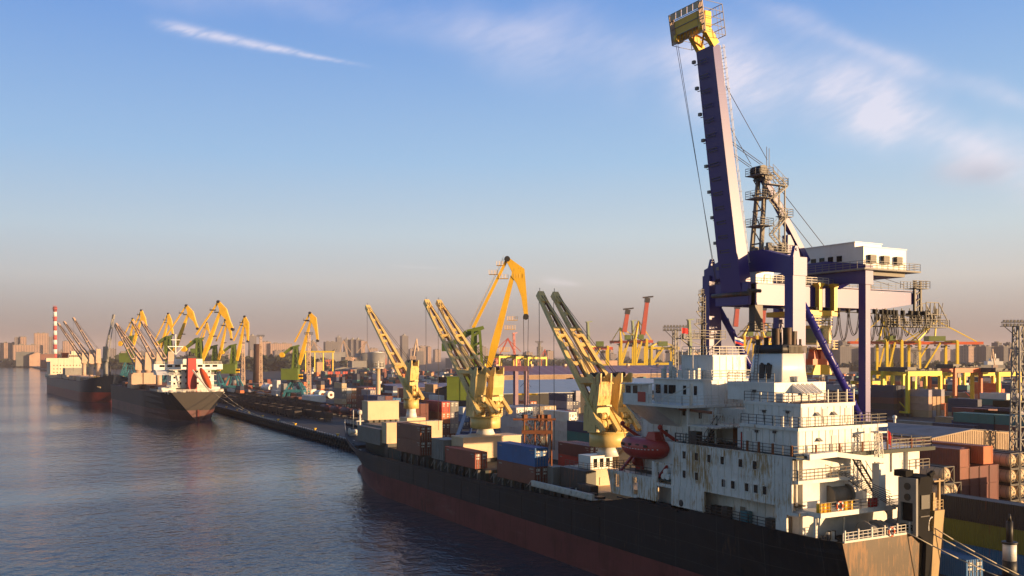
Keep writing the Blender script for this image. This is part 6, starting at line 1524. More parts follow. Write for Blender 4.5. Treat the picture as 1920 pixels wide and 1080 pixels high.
# ------------------------------------------------------------------ rubber-tyred yard gantries
def yard_gantry(px0, px1, py0, py1, col, label, depth=13, d=None):
    d = d or 26.7*F/(py1-HOR); xa, ya = XY(px0, d); xb = xa+(px1-px0)/F*d/.80; zt = zat(py0, d); c = M[col]
    r = thing('yard_gantry', ((xa+xb)/2, ya+depth/2, 2.8), label, 'gantry', 'yard gantries')
    for x in (xa, xb):
        for y in (ya, ya+depth):
            m = MB(); m.bar((x,y,4.2),(x,y,zt-1.4),1.35,1.35); lg = m.build('leg', c, r)
            m = MB(); m.bar((x,y-1.6,3.5),(x,y+1.6,3.5),.9,1.3); m.build('wheel_box', M['tyre'], lg)
        m = MB(); m.bar((x,ya,4.6),(x,ya+depth,4.6),.8,.9); m.build('sill_beam', c, r)
        m = MB(); m.bar((x,ya+.6,6),(x,ya+depth*.6,12),.35,.35); m.build('brace', c, r)
    for y in (ya, ya+depth): m = MB(); m.bar((xa-.5,y,zt-.7),(xb+.5,y,zt-.7),1.2,2.1); m.build('top_girder', c, r)
    rr = random.Random(int(px0)); m = MB(); xm = xa+(xb-xa)*.25
    m.box(xm-3, xm+3, ya+2, ya+depth-2, zt+.2, zt+2.2)
    for k in range(22): x = xa+(xb-xa)*rr.random(); m.box(x, x+.6+rr.random()*1.6, ya+rr.random()*4, ya+5, zt+.05, zt+.5+rr.random()*1.3)
    m.rail([(xa,ya-.5,zt),(xb,ya-.5,zt)], 1.0, 1.2, .1); m.build('trolley', M['dark'], r)
    m = MB(); m.box(xm-1.2, xm+1.2, ya+1, ya+3, zt-4, zt-1.6); m.build('cab', M['galv'], r)
yard_gantry(1702, 1778, 698, 781, 'yel_far', 'yellow yard gantry standing over the tan container ends')
yard_gantry(1674, 1750, 697, 772, 'yel_far', 'darker yellow yard gantry partly behind the blue leg containers', d=440)
yard_gantry(1790, 1853, 692, 770, 'orange', 'red orange yard gantry in the middle of the right hand yard', d=420)
yard_gantry(1872, 1925, 699, 766, 'yel_far', 'yellow yard gantry cut by the right edge of the photo', d=420)
yard_gantry(1808, 1846, 700, 752, 'yel_far', 'yellow yard gantry seen through the red orange one', d=520)
yard_gantry(1632, 1665, 716, 760, 'yel_far', 'yellow yard gantry close behind the right blue crane leg', d=520)
for i, (px0, px1) in enumerate(((936, 985), (968, 1010), (990, 1022))): yard_gantry(px0, px1, 668+i, 692, 'yel_far', ['yellow goods gantry left end, beyond the red roofed sheds','middle yellow goods gantry beyond the red roofed sheds','right end yellow goods gantry beyond the red roofed sheds'][i], d=900, depth=30)
# mauve bridge crane legs in front of the pale roof
def mauve():
    d = 250; x, y = XY(962, d); r = thing('bridge_crane', (x, y, 2.8), 'dull mauve bridge crane on two posts in front of the pale shed roof', 'crane')
    mv = mat('mauve_paint', (.20,.10,.17), .55, dirt=.3)
    for px in (967, 987): xx, yy = XY(px, d); m = MB(); m.bar((xx,yy,2.8),(xx,yy,zat(694,d)),1.0,1.2,side=(1,0,0)); m.build('leg', mv, r)
    a, b = P(930, 691, d), P(990, 691, d); m = MB(); m.bar(a, b, 1.5, 1.4); m.build('top_beam', mv, r)
    a, b = P(966, 739, d), P(1008, 739, d); m = MB(); m.bar(a, b, .6, .45); m.build('spreader', M['yellow'], r)
    m = MB(); 
    for px in (975, 996): m.tube(P(px, 726, d), P(986, 714, d), .05, 4)
    m.tube(P(986,739,d), P(986,695,d), .05, 4); m.build('rope', M['cable'], r)
mauve()
# rusty lattice frame on the ship's side
def rusty_frame():
    d = 152; x, y = XY(1003, d); r = thing('lattice_frame', (x, y, 2.8), 'rusty red lattice walkway frame in front of the white refrigerated containers', 'frame')
    A = [P(px, 862, d) for px in (979, 1033)]
    for px in (983, 1003, 1024, 1034):
        a = P(px, 787, d); m = MB(); m.bar(V(a.x, a.y, 8.0), a, .22, .22); m.build('post', M['rusty'], r)
    for (pa, pb, py, w) in ((962, 1042, 786, .3), (978, 1036, 810, .6)): m = MB(); m.bar(P(pa, py, d), P(pb, py, d), .9, w); m.build('beam', M['rusty'], r)
    for (p, q) in (((983,812),(1003,845)),((1003,812),(983,845)),((1003,845),(1024,812)),((1024,845),(1003,812)),((1024,850),(1034,812)),((983,788),(1003,808)),((1003,808),(1024,788)),((1024,808),(1034,788)),((1034,850),(1024,880))):
        m = MB(); m.bar(P(*p, d), P(*q, d), .11); m.build('diagonal', M['rusty'], r)
    for px in (984, 1011, 1017, 1028): a = P(px, 783, d); m = MB(); m.bar(a-V(0,0,.6), a+V(0,0,.5), .7, .7, side=(1,0,0)); m.build('float_box', M['rusty'], r)
    m = MB(); m.rail([P(979,810,d), P(1036,810,d)], 1.0, .9, .06); m.build('railing', M['dark'], r)
rusty_frame()
# light masts
def light_mast(px, d, ytop, ybot, label, w=2.2, head=5.5, col='galv', rows=2, zb=2.8):
    x, y = XY(px, d); zt = zat(ytop, d); r = thing('floodlight_mast', (x, y, zb), label, 'light mast', 'lattice floodlight masts')
    m = MB(); m.lattice((x,y,zb), (x,y,zt), w, w*.55, max(8, int((zt-zb)/2.6)), .05*w+.02); m.build('mast', M[col], r)
    m = MB(); h = head/2
    for k in range(rows): m.bar(V(x,y,zt+k*.9)-LAT*h, V(x,y,zt+k*.9)+LAT*h, .8 if k == 0 else .12, .12)
    m.bar(V(x,y,zt-2.6), V(x,y,zt)-LAT*h*.8, .12); m.bar(V(x,y,zt-2.6), V(x,y,zt)+LAT*h*.8, .12)
    m.rail([V(x,y,zt)-LAT*h-FWD*.4, V(x,y,zt)+LAT*h-FWD*.4], 1.0, 1.0, .06); pf = m.build('platform', M['dark'], r)
    n = max(3, int(head/.75))
    for k in range(n):
        for j in range(rows):
            m = MB(); q = V(x,y,zt+.35+j*.9)-LAT*h+LAT*(head*(k+.5)/n)-FWD*.5; m.bar(q, q-FWD*.3-V(0,0,.1), .45, .42); m.build('floodlight', M['galv'], pf)
    return r
light_mast(1266, 235, 620, 700, 'lattice floodlight mast left of the ship radar mast', 1.6, 6.4)
light_mast(1909, 200, 612, 860, 'tall lattice floodlight mast at the right edge', 2.6, 7.6)
light_mast(579, 520, 627, 722, 'brown lattice light mast just right of the lone portal crane', 2.2, 5, 'beige')
light_mast(489, 700, 631, 700, 'lattice light mast next to the brick chimney', 2.4, 6, 'beige')
light_mast(456, 640, 630, 705, 'lattice light mast behind the crane with teal legs', 2.4, 5, 'beige')
light_mast(1011, 900, 642, 690, 'distant light mast above the goods gantries', 3, 8)
light_mast(1541, 620, 660, 708, 'distant light mast right of the white funnel', 3, 7)
light_mast(1668+50, 560, 660, 730, 'distant light mast between the yellow gantry legs', 3, 7)
# white round pole light by the container stack
d = 300; x, y = XY(709, d); r = thing('pole_light', (x, y, 2.8), 'white pole with a round railed platform among the containers', 'light pole')
m = MB(); m.tube((x,y,2.8),(x,y,zat(691,d)),.85,12,.7); m.tube((x,y,10),(x,y,10.4),1.6,14); m.tube((x,y,7.4),(x,y,8.6),.9,12,1.5); m.build('pole', M['cream'], r)
m = MB(); zt = zat(691,d); m.tube((x,y,zt),(x,y,zt+.35),1.9,16); m.build('platform', M['railw'], r)
m = MB(); pts = [V(x+1.8*cos(a), y+1.8*sin(a), zt+.35) for a in [2*pi*i/8 for i in range(9)]]; m.rail(pts, 1.6, 1.5, .09, 1); m.build('railing', M['railw'], r)
m = MB(); m.tube((x,y,zt+.3),(x,y,zt+2.6),.35,8,.1); m.build('lamp', M['railw'], r)
# ------------------------------------------------------------------ the two bulk ships
def bulk_crane(r, x, y, zdk, zh, tip, mname='beige'):
    m = MB(); m.tube((x,y,zdk),(x,y,zh-5),1.5,12); m.tube((x,y,zh-5),(x,y,zh-4.4),2.1,12); pd = m.build('deck_crane', M[mname], r)
    m = MB(); m.loft([[(x-1.7,y-1.7,zh-4.4),(x+1.7,y-1.7,zh-4.4),(x+1.7,y+1.7,zh-4.4),(x-1.7,y+1.7,zh-4.4)],[(x-1.3,y-1.4,zh+5),(x+1.3,y-1.4,zh+5),(x+1.3,y+1.4,zh+5),(x-1.3,y+1.4,zh+5)]], smooth=False); m.build('crane_house', M[mname], pd)
    a = V(x, y+1.5, zh-3.2); b = Vector(tip); m = MB()
    for s in (-1, 1): m.bar(a+V(s*1.2,0,0), b+V(s*.4,0,0), .55, 1.1, .4, .7)
    for f in (.2,.45,.7): q = a.lerp(b, f); m.bar(q-V(1.1*(1-f),0,0), q+V(1.1*(1-f),0,0), 1.0, .8)
    m.bar(b-(b-a).normalized()*3, b, 1.3, 1.2); m.build('boom', M[mname], pd)
    m = MB()
    for s in (-.4, .4): m.tube((x+s,y,zh+5),b+V(s,0,0),.08,4)
    m.tube(b, V(b.x,b.y,zdk+6), .07, 4); m.build('hoist_rope', M['cable'], pd)
def bulk_a():
    # stern towards us, red funnel
    ys, yb = 424.0, 590.0
    r = thing('bulk_carrier', (76, 430, 0), 'grey hulled bulk carrier with red funnel moored stern towards the camera', 'ship')
    cxf = table([(ys, 77.5), (yb, 69.5)]); zt = table([(ys,13.2),(ys+26,12.6),(yb,12.9),(yb+8,14)])
    m, rows = hull(cxf, 15.0, ys, yb-28, [(-1.5,yb-6),(0,yb-5),(14,yb+2)], zt, 5.0, 11.5, bowp=(2.6,3.4), nb=10, sternl=42, stp=.93)
    m.build('hull', [mat('hull_grey_worn', (.014,.018,.028), .6, spec=.3, dirt=.5, rust=.08, rcol=(.10,.05,.04), scale=.4), mat('boot_worn', (.13,.05,.05), .6, dirt=.7, rust=.3, scale=.4), mat('dark_stern', (.018,.013,.012), .6, dirt=.5, rust=.3)], r)
    deck_of(rows, .9, .3, cxf).build('deck', M['deck_red'], r)
    m = MB(); m.box(77.1,77.9,ys-.6,ys+3,-1.5,5.2); m.build('rudder', M['boot_red'], r)
    for k in range(5):
        y = 462+k*24; m = MB(); c = cxf(y); m.box(c-9,c+9,y,y+17,11.6,14.4); m.build('hatch_coaming', M['deck_red'], r)
    for (xa, xb) in ((59.6,66.2),(66.7,74.6)): m = MB(); m.box(xa,xb,518,523,14.2,20.4); m.box(xa-.1,xb+.1,517.9,518.1,14.2,14.6); m.build('hatch_cover', M['beige'], r)
    m = MB(); m.box(60,74,516,530,12,14.2); m.build('hatch_coaming', M['beige'], r)
    # superstructure
    W = M['white2']; c = 77.5
    m = MB(); m.box(c-13, c+13, 441, 452, 12.3, 14.8); m.box(c-9, c+10, 440, 452, 14.8, 20.6); m.box(c-8, c+9, 441, 452, 20.6, 23.0); m.box(c-15.5, c+15.5, 447, 452, 23.0, 25.6); m.box(c-6,c+6,446,451.5,25.6,28)
    m.prism([(441,20.6),(452,20.6),(452,23),(446,23)],0,c-15,c-8)
    for z in (14.8, 17.7, 20.6, 23): m.box(c-10, c+11, 439.2, 452.4, z-.1, z+.1)
    st = m.build('superstructure', W, r)
    for z in (16.2, 19.0, 21.6):
        for k in range(7): m = MB(); x = c-8+k*2.6; y = 440 if z < 20 else 441; m.box(x, x+.8, y-.08, y, z, z+.9); m.build('window', M['glass'], st)
    m = MB()
    for k in range(8): x = c-13+k*3.4; m.box(x,x+2.2,446.9,447,24.2,25.2)
    m.build('bridge_glazing', M['glass'], st)
    m = MB(); m.rail([(c-13,431,12.3),(c+12.5,431,12.3)],1.6,2.5,.14); m.rail([(c-11,439,14.9),(c+11,439,14.9)],1.1,2,.1); m.rail([(c-10,440,20.7),(c+10,440,20.7)],1.1,2,.1); m.rail([(c-15,447,25.7),(c+15,447,25.7)],1.1,2,.1)
    m.rail([(c-11.3,425,13.2),(c+11.3,425,13.2)],1.2,2,.12); m.rail([(c-14,430,13),(c-15.5,460,12.8)],1.1,2.5,.12); m.build('railing', M['railw'], r)
    m = MB(); m.loft([[(c-2.4,436,12.5),(c+1.8,436,12.5),(c+1.8,441,12.5),(c-2.4,441,12.5)],[(c-2.2,436.4,28.3),(c+1.4,436.4,28.3),(c+1.4,440.6,28.3),(c-2.2,440.6,28.3)]], smooth=False); fn = m.build('funnel', mat('funnel_red', (.42,.035,.03), .5, dirt=.3, rust=.1), r)
    m = MB(); m.box(c-2.3,c+1.5,436.2,440.8,28.3,29.4); m.tube((c-1,438,29),(c-1,438,31.4),.6,10); m.tube((c+.6,438.5,29),(c+.6,438.5,30.8),.4,10); m.build('funnel_top', M['black'], fn)
    m = MB(); m.tube((c-6,447,28),(c-6,447,39.5),.35,8); m.box(c-9.5,c-2.5,446.6,447.4,33.6,34.0); m.box(c-8,c-4,446.6,447.4,36.8,37.1); m.bar((c-9.5,447,33.8),(c-6,447,30),.25); m.bar((c-2.5,447,33.8),(c-6,447,30),.25); m.build('radar_mast', M['white2'], r)
    m = MB(); m.bar((c-1.0,432,23),(c+6,426.5,12.6),.5,.6); m.bar((c+2.4,432,23),(c+9,427,12.6),.5,.6) if False else None
    m.bar((c+3,440,20),(c+6,427,13.2),.3,.4); m.build('launch_ramp', M['railw'], r)
    for (x,y) in ((c-11,428),(c-6,427),(c+7,427),(c+11,429)):
        m = MB(); m.tube((x-1,y,13.4),(x+1,y,13.4),.7,10); m.box(x-1.4,x+1.4,y-.6,y+.6,12.3,13.0); m.build('winch', M['railw'], r)
    for (px, d, tip) in ((259,506,(216.5,610)),(277,490,(217.5,607)),(298,472,(249,603)),(320,452,(266,603))):
        X_, Y_ = XY(px, d); q = P(tip[0], tip[1], d+22); bulk_crane(r, X_, Y_, 12.5, zat(678, d)+0, (q.x, q.y, q.z))
    # lifeboat
    m = MB(); a, b = V(c+3.2, 435.5, 23.6), V(c+6.2, 427.6, 14.6); ax = (b-a); rings = []
    n1 = ax.normalized().orthogonal().normalized(); n2 = ax.normalized().cross(n1)
    for k in range(9): t = k/8; w = 1.5*sin(pi*min(1,max(.03,.05+.93*t)))**.5; rings.append([a+ax*t+(n1*cos(2*pi*i/10)+n2*sin(2*pi*i/10))*w for i in range(10)])
    m.loft(rings); m.build('hull', M['orange']) and None
    o = COL.objects[-1]; o.name = 'lifeboat'; put(o, c+5, 430, 14); tag(o, 'orange free fall lifeboat on its slope beside the red funnel', 'lifeboat')
bulk_a()
def bulk_b():
    y0, y1 = 640.0, 868.0
    r = thing('bulk_carrier', (55, 750, 0), 'dark blue bulk carrier moored bow first with a pale block superstructure', 'ship')
    # built pointing along +y then turned round so that the bow faces the camera
    L = y1-y0; cxf = lambda y: 0.0; zt = table([(0,14.2),(20,12.6),(L-30,12.8),(L-12,14.5),(L+4,17.5)])
    m, rows = hull(cxf, 15.5, 0, L-34, [(-1.5,L-8),(0,L-7),(6,L-5),(18,L+4)], zt, 6.2, 11, bowp=(2.6,3.2), nb=12, sternl=30)
    r.location = (0,0,0); parts = []
    parts.append(m.build('hull', [mat('hull_navy', (.018,.028,.055), .5, dirt=.4, rust=.1, scale=.3), mat('boot_bright', (.20,.035,.03), .55, dirt=.4), M['hull_black']], r))
    deck_of(rows, .8, .3, cxf).build('deck', M['deck_red'], r)
    m = MB(); m.box(-13,12.5,4,26,14,24.8); m.box(-15,15.5,20,26,24.8,27.6); m.box(-12,-1,20,26,27.6,30.6); m.box(-7,-3,18,25,30.6,33.4); m.box(-14,14,2,28,11.5,14.3)
    cream = mat('cream_superstructure', (.66,.55,.42), .5, dirt=.15)
    st = m.build('superstructure', cream, r)
    for z in (15.6, 18.4, 21.2):
        for k in range(10): m = MB(); x = -12+k*2.4; m.box(x, x+.7, 26, 26.08, z, z+.8); m.build('window', M['glass'], st)
    for k in range(7): m = MB(); x = -11.4+k*1.5; m.box(x, x+1.1, 26, 26.1, 28.6, 29.9); m.build('bridge_window', M['glass'], st)
    m = MB(); m.box(-2.5,2.5,8,14,24.5,32); m.build('funnel', M['orange'], r)
    for k in range(5):
        y = 36+k*34; m = MB(); m.box(-9,9,y,y+22,12,15); m.build('hatch_coaming', M['beige'], r)
    m = MB(); m.box(-9,9,70,84,15,20); m.build('hatch_cover', M['galv'], r)
    for (sx, sy) in ((-8,L-14),(8,L-14)):
        m = MB(); m.tube((sx-1,sy,15.4),(sx+1,sy,15.4),.9,10); m.build('windlass', M['yellow'], r)
    m = MB(); m.rail([(-14,L-34,13.4),(-6,L-8,15.8),(0,L+2,17)],1.2,2.5,.15); m.rail([(14,L-34,13.4),(6,L-8,15.8),(0,L+2,17)],1.2,2.5,.15); m.tube((0,L-10,14),(0,L-10,26),.5,8); m.build('railing', M['black'], r)
    m = MB(); m.bar((5.5,L-7.5,9.6),(7.2,L-9.2,10.4),1.6,1.4); m.build('anchor', M['cream'], r)
    r.rotation_euler = (0, 0, pi+radians(4.0)); r.location = (0, 0, 0)
    M4 = Matrix.Rotation(pi+radians(4.0), 4, 'Z')
    # place: bow at (62, 640)
    bow = M4 @ V(0, L, 0); r.location = V(62, 622, 0)-bow
    off = r.location.copy()
    # cranes are added in the ship's own frame
    inv = (Matrix.Translation(off) @ M4).inverted()
    r.location = (0,0,0)
    for (px, py_h, tip, mn) in ((157.5, 669, (109,606), 'beige'), (171, 669, (120,603), 'beige'), (184, 668, (137.5,596), 'beige'), (198, 664, (213.5,590), 'galv')):
        kk = (px-960)/F; fx, fy = kk*C_+S_, C_-kk*S_; d = (62+622*.07)/(fx+.07*fy); X_, Y_ = XY(px, d); q = P(tip[0], tip[1], d+(14 if mn == 'beige' else 4)); pb = inv @ V(X_, Y_, 0); qt = inv @ q
        bulk_crane(r, pb.x, pb.y, 12.5, zat(py_h, d), tuple(qt), mn)
    r.location = off
bulk_b()
# small white ship far right
x, y = XY(1860, 1150); r = thing('harbour_ship', (x, y, 0), 'small white and grey ship lying beyond the right hand yards', 'ship')
m = MB(); m.hexa([V(x,y,0)+LAT*a+FWD*b+V(0,0,z) for z in (2, 18) for a, b in ((-14-(z>9)*3,-5),(14,-5),(14,5),(-14-(z>9)*3,5))]); m.build('hull', M['galv'], r)
m = MB(); m.bar(V(x,y,20)-LAT*8, V(x,y,20)+LAT*12, 9, 5); m.bar(V(x,y,24)-LAT*2, V(x,y,24)+LAT*7, 8, 4); m.bar(V(x,y,24)+LAT*4,V(x,y,32)+LAT*4,1,1); m.build('deck_house', M['white2'], r)
# ------------------------------------------------------------------ freight wagons, quay furniture
def wagon_proto(kind):
    L, W = 13.2, 3.0; m = MB()
    if kind == 'open':
        m.box(-W/2, W/2, 0, L, 1.2, 1.5)
        for (a,b,c,e) in ((-W/2,-W/2+.1,0,L),(W/2-.1,W/2,0,L),(-W/2+.1,W/2-.1,0,.1),(-W/2+.1,W/2-.1,L-.1,L)): m.box(a,b,c,e,1.5,3.5)
        for k in range(9): y = .1+k*(L-.4)/8; m.box(-W/2-.1,-W/2,y,y+.18,1.2,3.5); m.box(W/2,W/2+.1,y,y+.18,1.2,3.5)
        m.box(-W/2+.2,W/2-.2,.2,L-.2,1.5,2.6)
    else:
        m.box(-W/2+.2, W/2-.2, 0, L, 1.1, 1.4); n = 14
        m.loft([[(1.45*r_*cos(2*pi*i/n), y, 2.9+1.45*r_*sin(2*pi*i/n)) for i in range(n)] for y, r_ in ((.4,.6),(.8,1),(L-.8,1),(L-.4,.6))])
        m.tube((0,L/2,4.2),(0,L/2,4.7),.5,10)
    o = m.build('freight_wagon' if kind == 'open' else 'tank_wagon', mat('wagon_'+kind, (.030,.022,.022) if kind == 'open' else (.10,.03,.035), .7, dirt=.5, rust=.4, rcol=(.09,.035,.02)))
    for y in (2, L-2): m = MB(); m.box(-1.1,1.1,y-1.3,y+1.3,.5,1.1); [m.tube((s*.8-.07,y+q,.48),(s*.8+.07,y+q,.48),.46,10) for s in (-1,1) for q in (-.9,.9)]; m.build('bogie', M['dark'], o)
    return o
protos = {}
def wagons(x, ys, ye, kind, rowname, g):
    n = 0; y = ys
    while y < ye:
        o = protos.get(kind)
        if o is None: o = protos[kind] = wagon_proto(kind)
        else: o = copy_tree(o)
        o.location = (x+(y-400)*.003, y, 2.85)
        wh = ['nearest', 'second', 'third', 'fourth', 'fifth', 'sixth', 'seventh', 'eighth', 'ninth', 'tenth', 'eleventh', 'twelfth', 'thirteenth', 'fourteenth', 'fifteenth', 'sixteenth', 'seventeenth', 'eighteenth', 'nineteenth', 'twentieth', 'twenty-first', 'twenty-second', 'twenty-third', 'twenty-fourth', 'twenty-fifth'][n]
        tag(o, f"{'dark open' if kind == 'open' else 'maroon tank'} freight wagon, {wh} from near end, {rowname}", 'wagon', g)
        y += 14.3; n += 1
wagons(109.2, 376, 690, 'open', 'track closest to water', 'open freight wagons on the quay')
wagons(115.8, 355, 700, 'open', 'second track', 'open freight wagons on the quay')
wagons(129.6, 352, 395, 'tank', 'maroon row', 'tank wagons on the quay')
wagons(129.6, 400, 720, 'open', 'third track', 'open freight wagons on the quay')
wagons(137.4, 420, 740, 'open', 'track furthest from water', 'open freight wagons on the quay')
# tyre fenders hung in pairs along the quay face
m = MB(); rings = []
for k in range(12): a = 2*pi*k/12; c = V(0, .95*cos(a), .95*sin(a)); rings.append([c+V(.45*cos(b), .42*cos(a)*sin(b), .42*sin(a)*sin(b)) for b in [2*pi*i/6 for i in range(6)]])
m.loft(rings+[rings[0]], cap=False); m.bar((.1,0,.9),(.1,.0,1.7),.12); fp = m.build('tyre_fender', M['tyre']); first = True; y = 226; n = 0
while y < 560 and n < 110:
    o = fp if first else copy_tree(fp); first = False; o.location = (qx(y)-.55, y, 1.5); o.scale = (1.15, 1.2, 1.15); n += 1
    tag(o, 'black tyre fender hanging in the close row along the quay face', 'fender', 'tyre fenders along the quay'); y += 2.9
m = MB(); m.tube((0,0,0),(0,0,.5),.32,10,.26); m.tube((0,0,.5),(0,0,.75),.5,12); bp = m.build('bollard', M['yellow']); y = 262; k = 0
nm = ['nearest','second nearest','third','fourth','fifth','sixth','seventh','eighth','ninth','tenth','eleventh','twelfth']
while k < 12:
    o = bp if k == 0 else copy_tree(bp); o.location = (qx(y)+.35, y, 3.16); o.scale = (1.15,1.15,1.0)
    tag(o, f"yellow mooring bollard on the quay kerb, {nm[k]} one counted from the ship's bow", 'bollard', 'yellow bollards on the quay kerb'); y += 26; k += 1
for k, (a, b) in enumerate((((88,424.5,13),(100.5,372,3.3)),((84,424.3,12.8),(100.5,352,3.3)))):
    m = MB(); a, b = V(*a), V(*b); m.path([a.lerp(b, i/10)-V(0,0,3*(1-(2*i/10-1)**2)) for i in range(11)], .09, 4); o = m.build('mooring_rope', M['rope']); put(o, b.x, b.y, b.z)
    tag(o, ['upper mooring rope from the red funnel ship to the quay','lower mooring rope from the red funnel ship to the quay'][k], 'rope', 'mooring ropes of the bulk carrier')
# white storage rolls with sunlit ends
def coil(px, py, s, label, col='white2'):
    p = G(px, py); m = MB(); m.tube((p.x, p.y, 2.8+s), (p.x, p.y+s*4.2, 2.8+s), s, 18); o = m.build('storage_tank', M[col]); put(o, p.x, p.y, 2.8); tag(o, label, 'tank', 'white horizontal tanks beside the wagons')
    m = MB(); m.tube((p.x, p.y-.15, 2.8+s), (p.x, p.y, 2.8+s), s*.42, 12); m.build('hatch', M['rusty'], o)
    for q in (.6, 3.2): m = MB(); m.box(p.x-s*.8, p.x+s*.8, p.y+s*q, p.y+s*q+.5, 2.8, 2.8+s*.7); m.build('saddle', M['dark'], o)
for k, (px, py, s) in enumerate(((575,742,2.6),(589,745,2.6),(605,747,2.5),(621,747,2.2),(503,735,2.7),(511,736,3.0))):
    coil(px, py, s, ['leftmost of four white tanks right of the lone crane legs','second of four white tanks right of the lone crane legs','third of four white tanks right of the lone crane legs','rightmost of four white tanks, next to the container stack','smaller white tank left of the lone crane legs','larger white tank left of the lone crane legs'][k])
p = G(581, 763); r = thing('cargo_heap', (p.x+5, p.y+5, 2.8), 'stack of white wrapped bundles on blue tarpaulin beside the wagons', 'cargo')
m = MB(); m.box(p.x, p.x+9, p.y, p.y+16, 2.8, 5.0); m.build('tarpaulin', mat('tarp_blue', (.02,.06,.35), .7), r)
for i in range(2):
    for j in range(5): m = MB(); m.box(p.x+.2+i*.2, p.x+8.6, p.y+.2+j*3.1, p.y+3.0+j*3.1, 5.02+i*1.8, 6.75+i*1.8); m.build('bundle', M['white2'], r)
# timber and scrap heaps, vehicles as small mixed cargo between the tracks
rr = random.Random(12)
cn = [('brown timber', (.16,.09,.05)), ('dark scrap', (.04,.035,.035)), ('grey pipe', (.2,.2,.21)), ('tan sawn timber', (.34,.22,.12)), ('rusty coil', (.16,.06,.04)), ('teal crate', (.03,.16,.17))]
cmats = [mat('cargo_'+a.replace(' ', '_'), b, .8, dirt=.4, rust=.2) for a, b in cn]
for k in range(64):
    px = 410+rr.random()*165; py = 722+rr.random()*30 if k % 3 else 712+rr.random()*16
    p = G(px, py+(px-410)*.05); i = rr.randrange(6); m = MB(); w, l, h = 3+rr.random()*4, 6+rr.random()*9, 1.2+rr.random()*2.4
    if k in {0,2,4,5,7,9,10,11,14,15,16,19,20,21,22,23,24,27,28,29,30,31,32,33,34,35,37,38,39,40,42,44,45,47,51,53,57,58,59,60,62}: [rr.random() for q in range(0)]; continue
    for q in range(3): m.box(p.x+q*.25, p.x+w-q*.3, p.y+q*.2, p.y+l-q*.3, 2.8+h*q/3, 2.8+h*(q+1)/3-.12)
    for q in range(4): m.box(p.x-.1, p.x+w+.1, p.y+l*(.15+.22*q), p.y+l*(.15+.22*q)+.15, 2.8, 2.8+h*.95)
    o = m.build('cargo_stack', cmats[i]); put(o, p.x+w/2, p.y+l/2, 2.8)
    tag(o, f"low {cn[i][0]} stack on the crowded quay behind the freight wagons", 'cargo', cn[i][0]+' stacks on the quay')
# ------------------------------------------------------------------ sheds and port buildings
def winmat(name, col, sx, sz, wcol=(.03,.035,.045), fx=.5, fz=.5, rough=.8):
    def ex(nt, v, c):
        x, y, z = sep(nt, v); gn = nt.nodes.new('ShaderNodeNewGeometry'); s2 = nt.nodes.new('ShaderNodeSeparateXYZ'); nt.links.new(gn.outputs['Normal'], s2.inputs[0])
        wallm = X(nt, s2.outputs[2]).absx().lt(.5)
        a = ((x+y*1.0)/sx).fr().gt(1-fx); b = (z/sz).fr().gt(1-fz); return mixc(nt, a*b*wallm, c, wcol)
    return mat(name, col, rough, dirt=.25, streak=False, scale=.2, extra=ex)
def bld(px0, px1, yt, yb, col, label, dep=None, z=2.8, d=None, win=None, roof='flat', name='port_building'):
    d = d or 26.7*F/(yb-HOR); x0, y0 = XY(px0, d); w = (px1-px0)/F*d/.86; zt = zat(yt, d); dep = dep or w*.8
    r = thing(name, (x0+w/2, y0+dep/2, z), label, 'building')
    m = MB(); h = zt-z
    if roof == 'gable': m.prism([(x0,z),(x0+w,z),(x0+w,zt-h*.25),(x0+w/2,zt-.3),(x0,zt-h*.25)], 1, y0, y0+dep)
    else: m.box(x0, x0+w, y0, y0+dep, z, zt)
    cm = mat('wall_paint', col, .8, dirt=.3, rust=.1, scale=.3) if not win else winmat('windowed_wall', col, *win)
    m.build('wall', cm, r)
    m = MB()
    if roof == 'gable':
        for (a, b, za, zb) in ((x0-.5, x0+w/2, zt-h*.25, zt), (x0+w/2, x0+w+.5, zt, zt-h*.25)): m.slab([(a,y0-.5,za),(b,y0-.5,zb),(b,y0+dep+.5,zb),(a,y0+dep+.5,za)], (0,0,1), .4)
    else: m.box(x0-.3, x0+w+.3, y0-.3, y0+dep+.3, zt, zt+.5); m.box(x0+w*.3, x0+w*.5, y0+dep*.3, y0+dep*.6, zt+.5, zt+2.2)
    m.build('roof', mat('roof_grey', (.13,.12,.12), .8, dirt=.4, streak=False) if roof != 'red' else M['deck_red'], r)
    return r
PK, TN, RD, GY = (.46,.30,.22), (.38,.27,.18), (.36,.10,.06), (.20,.20,.21)
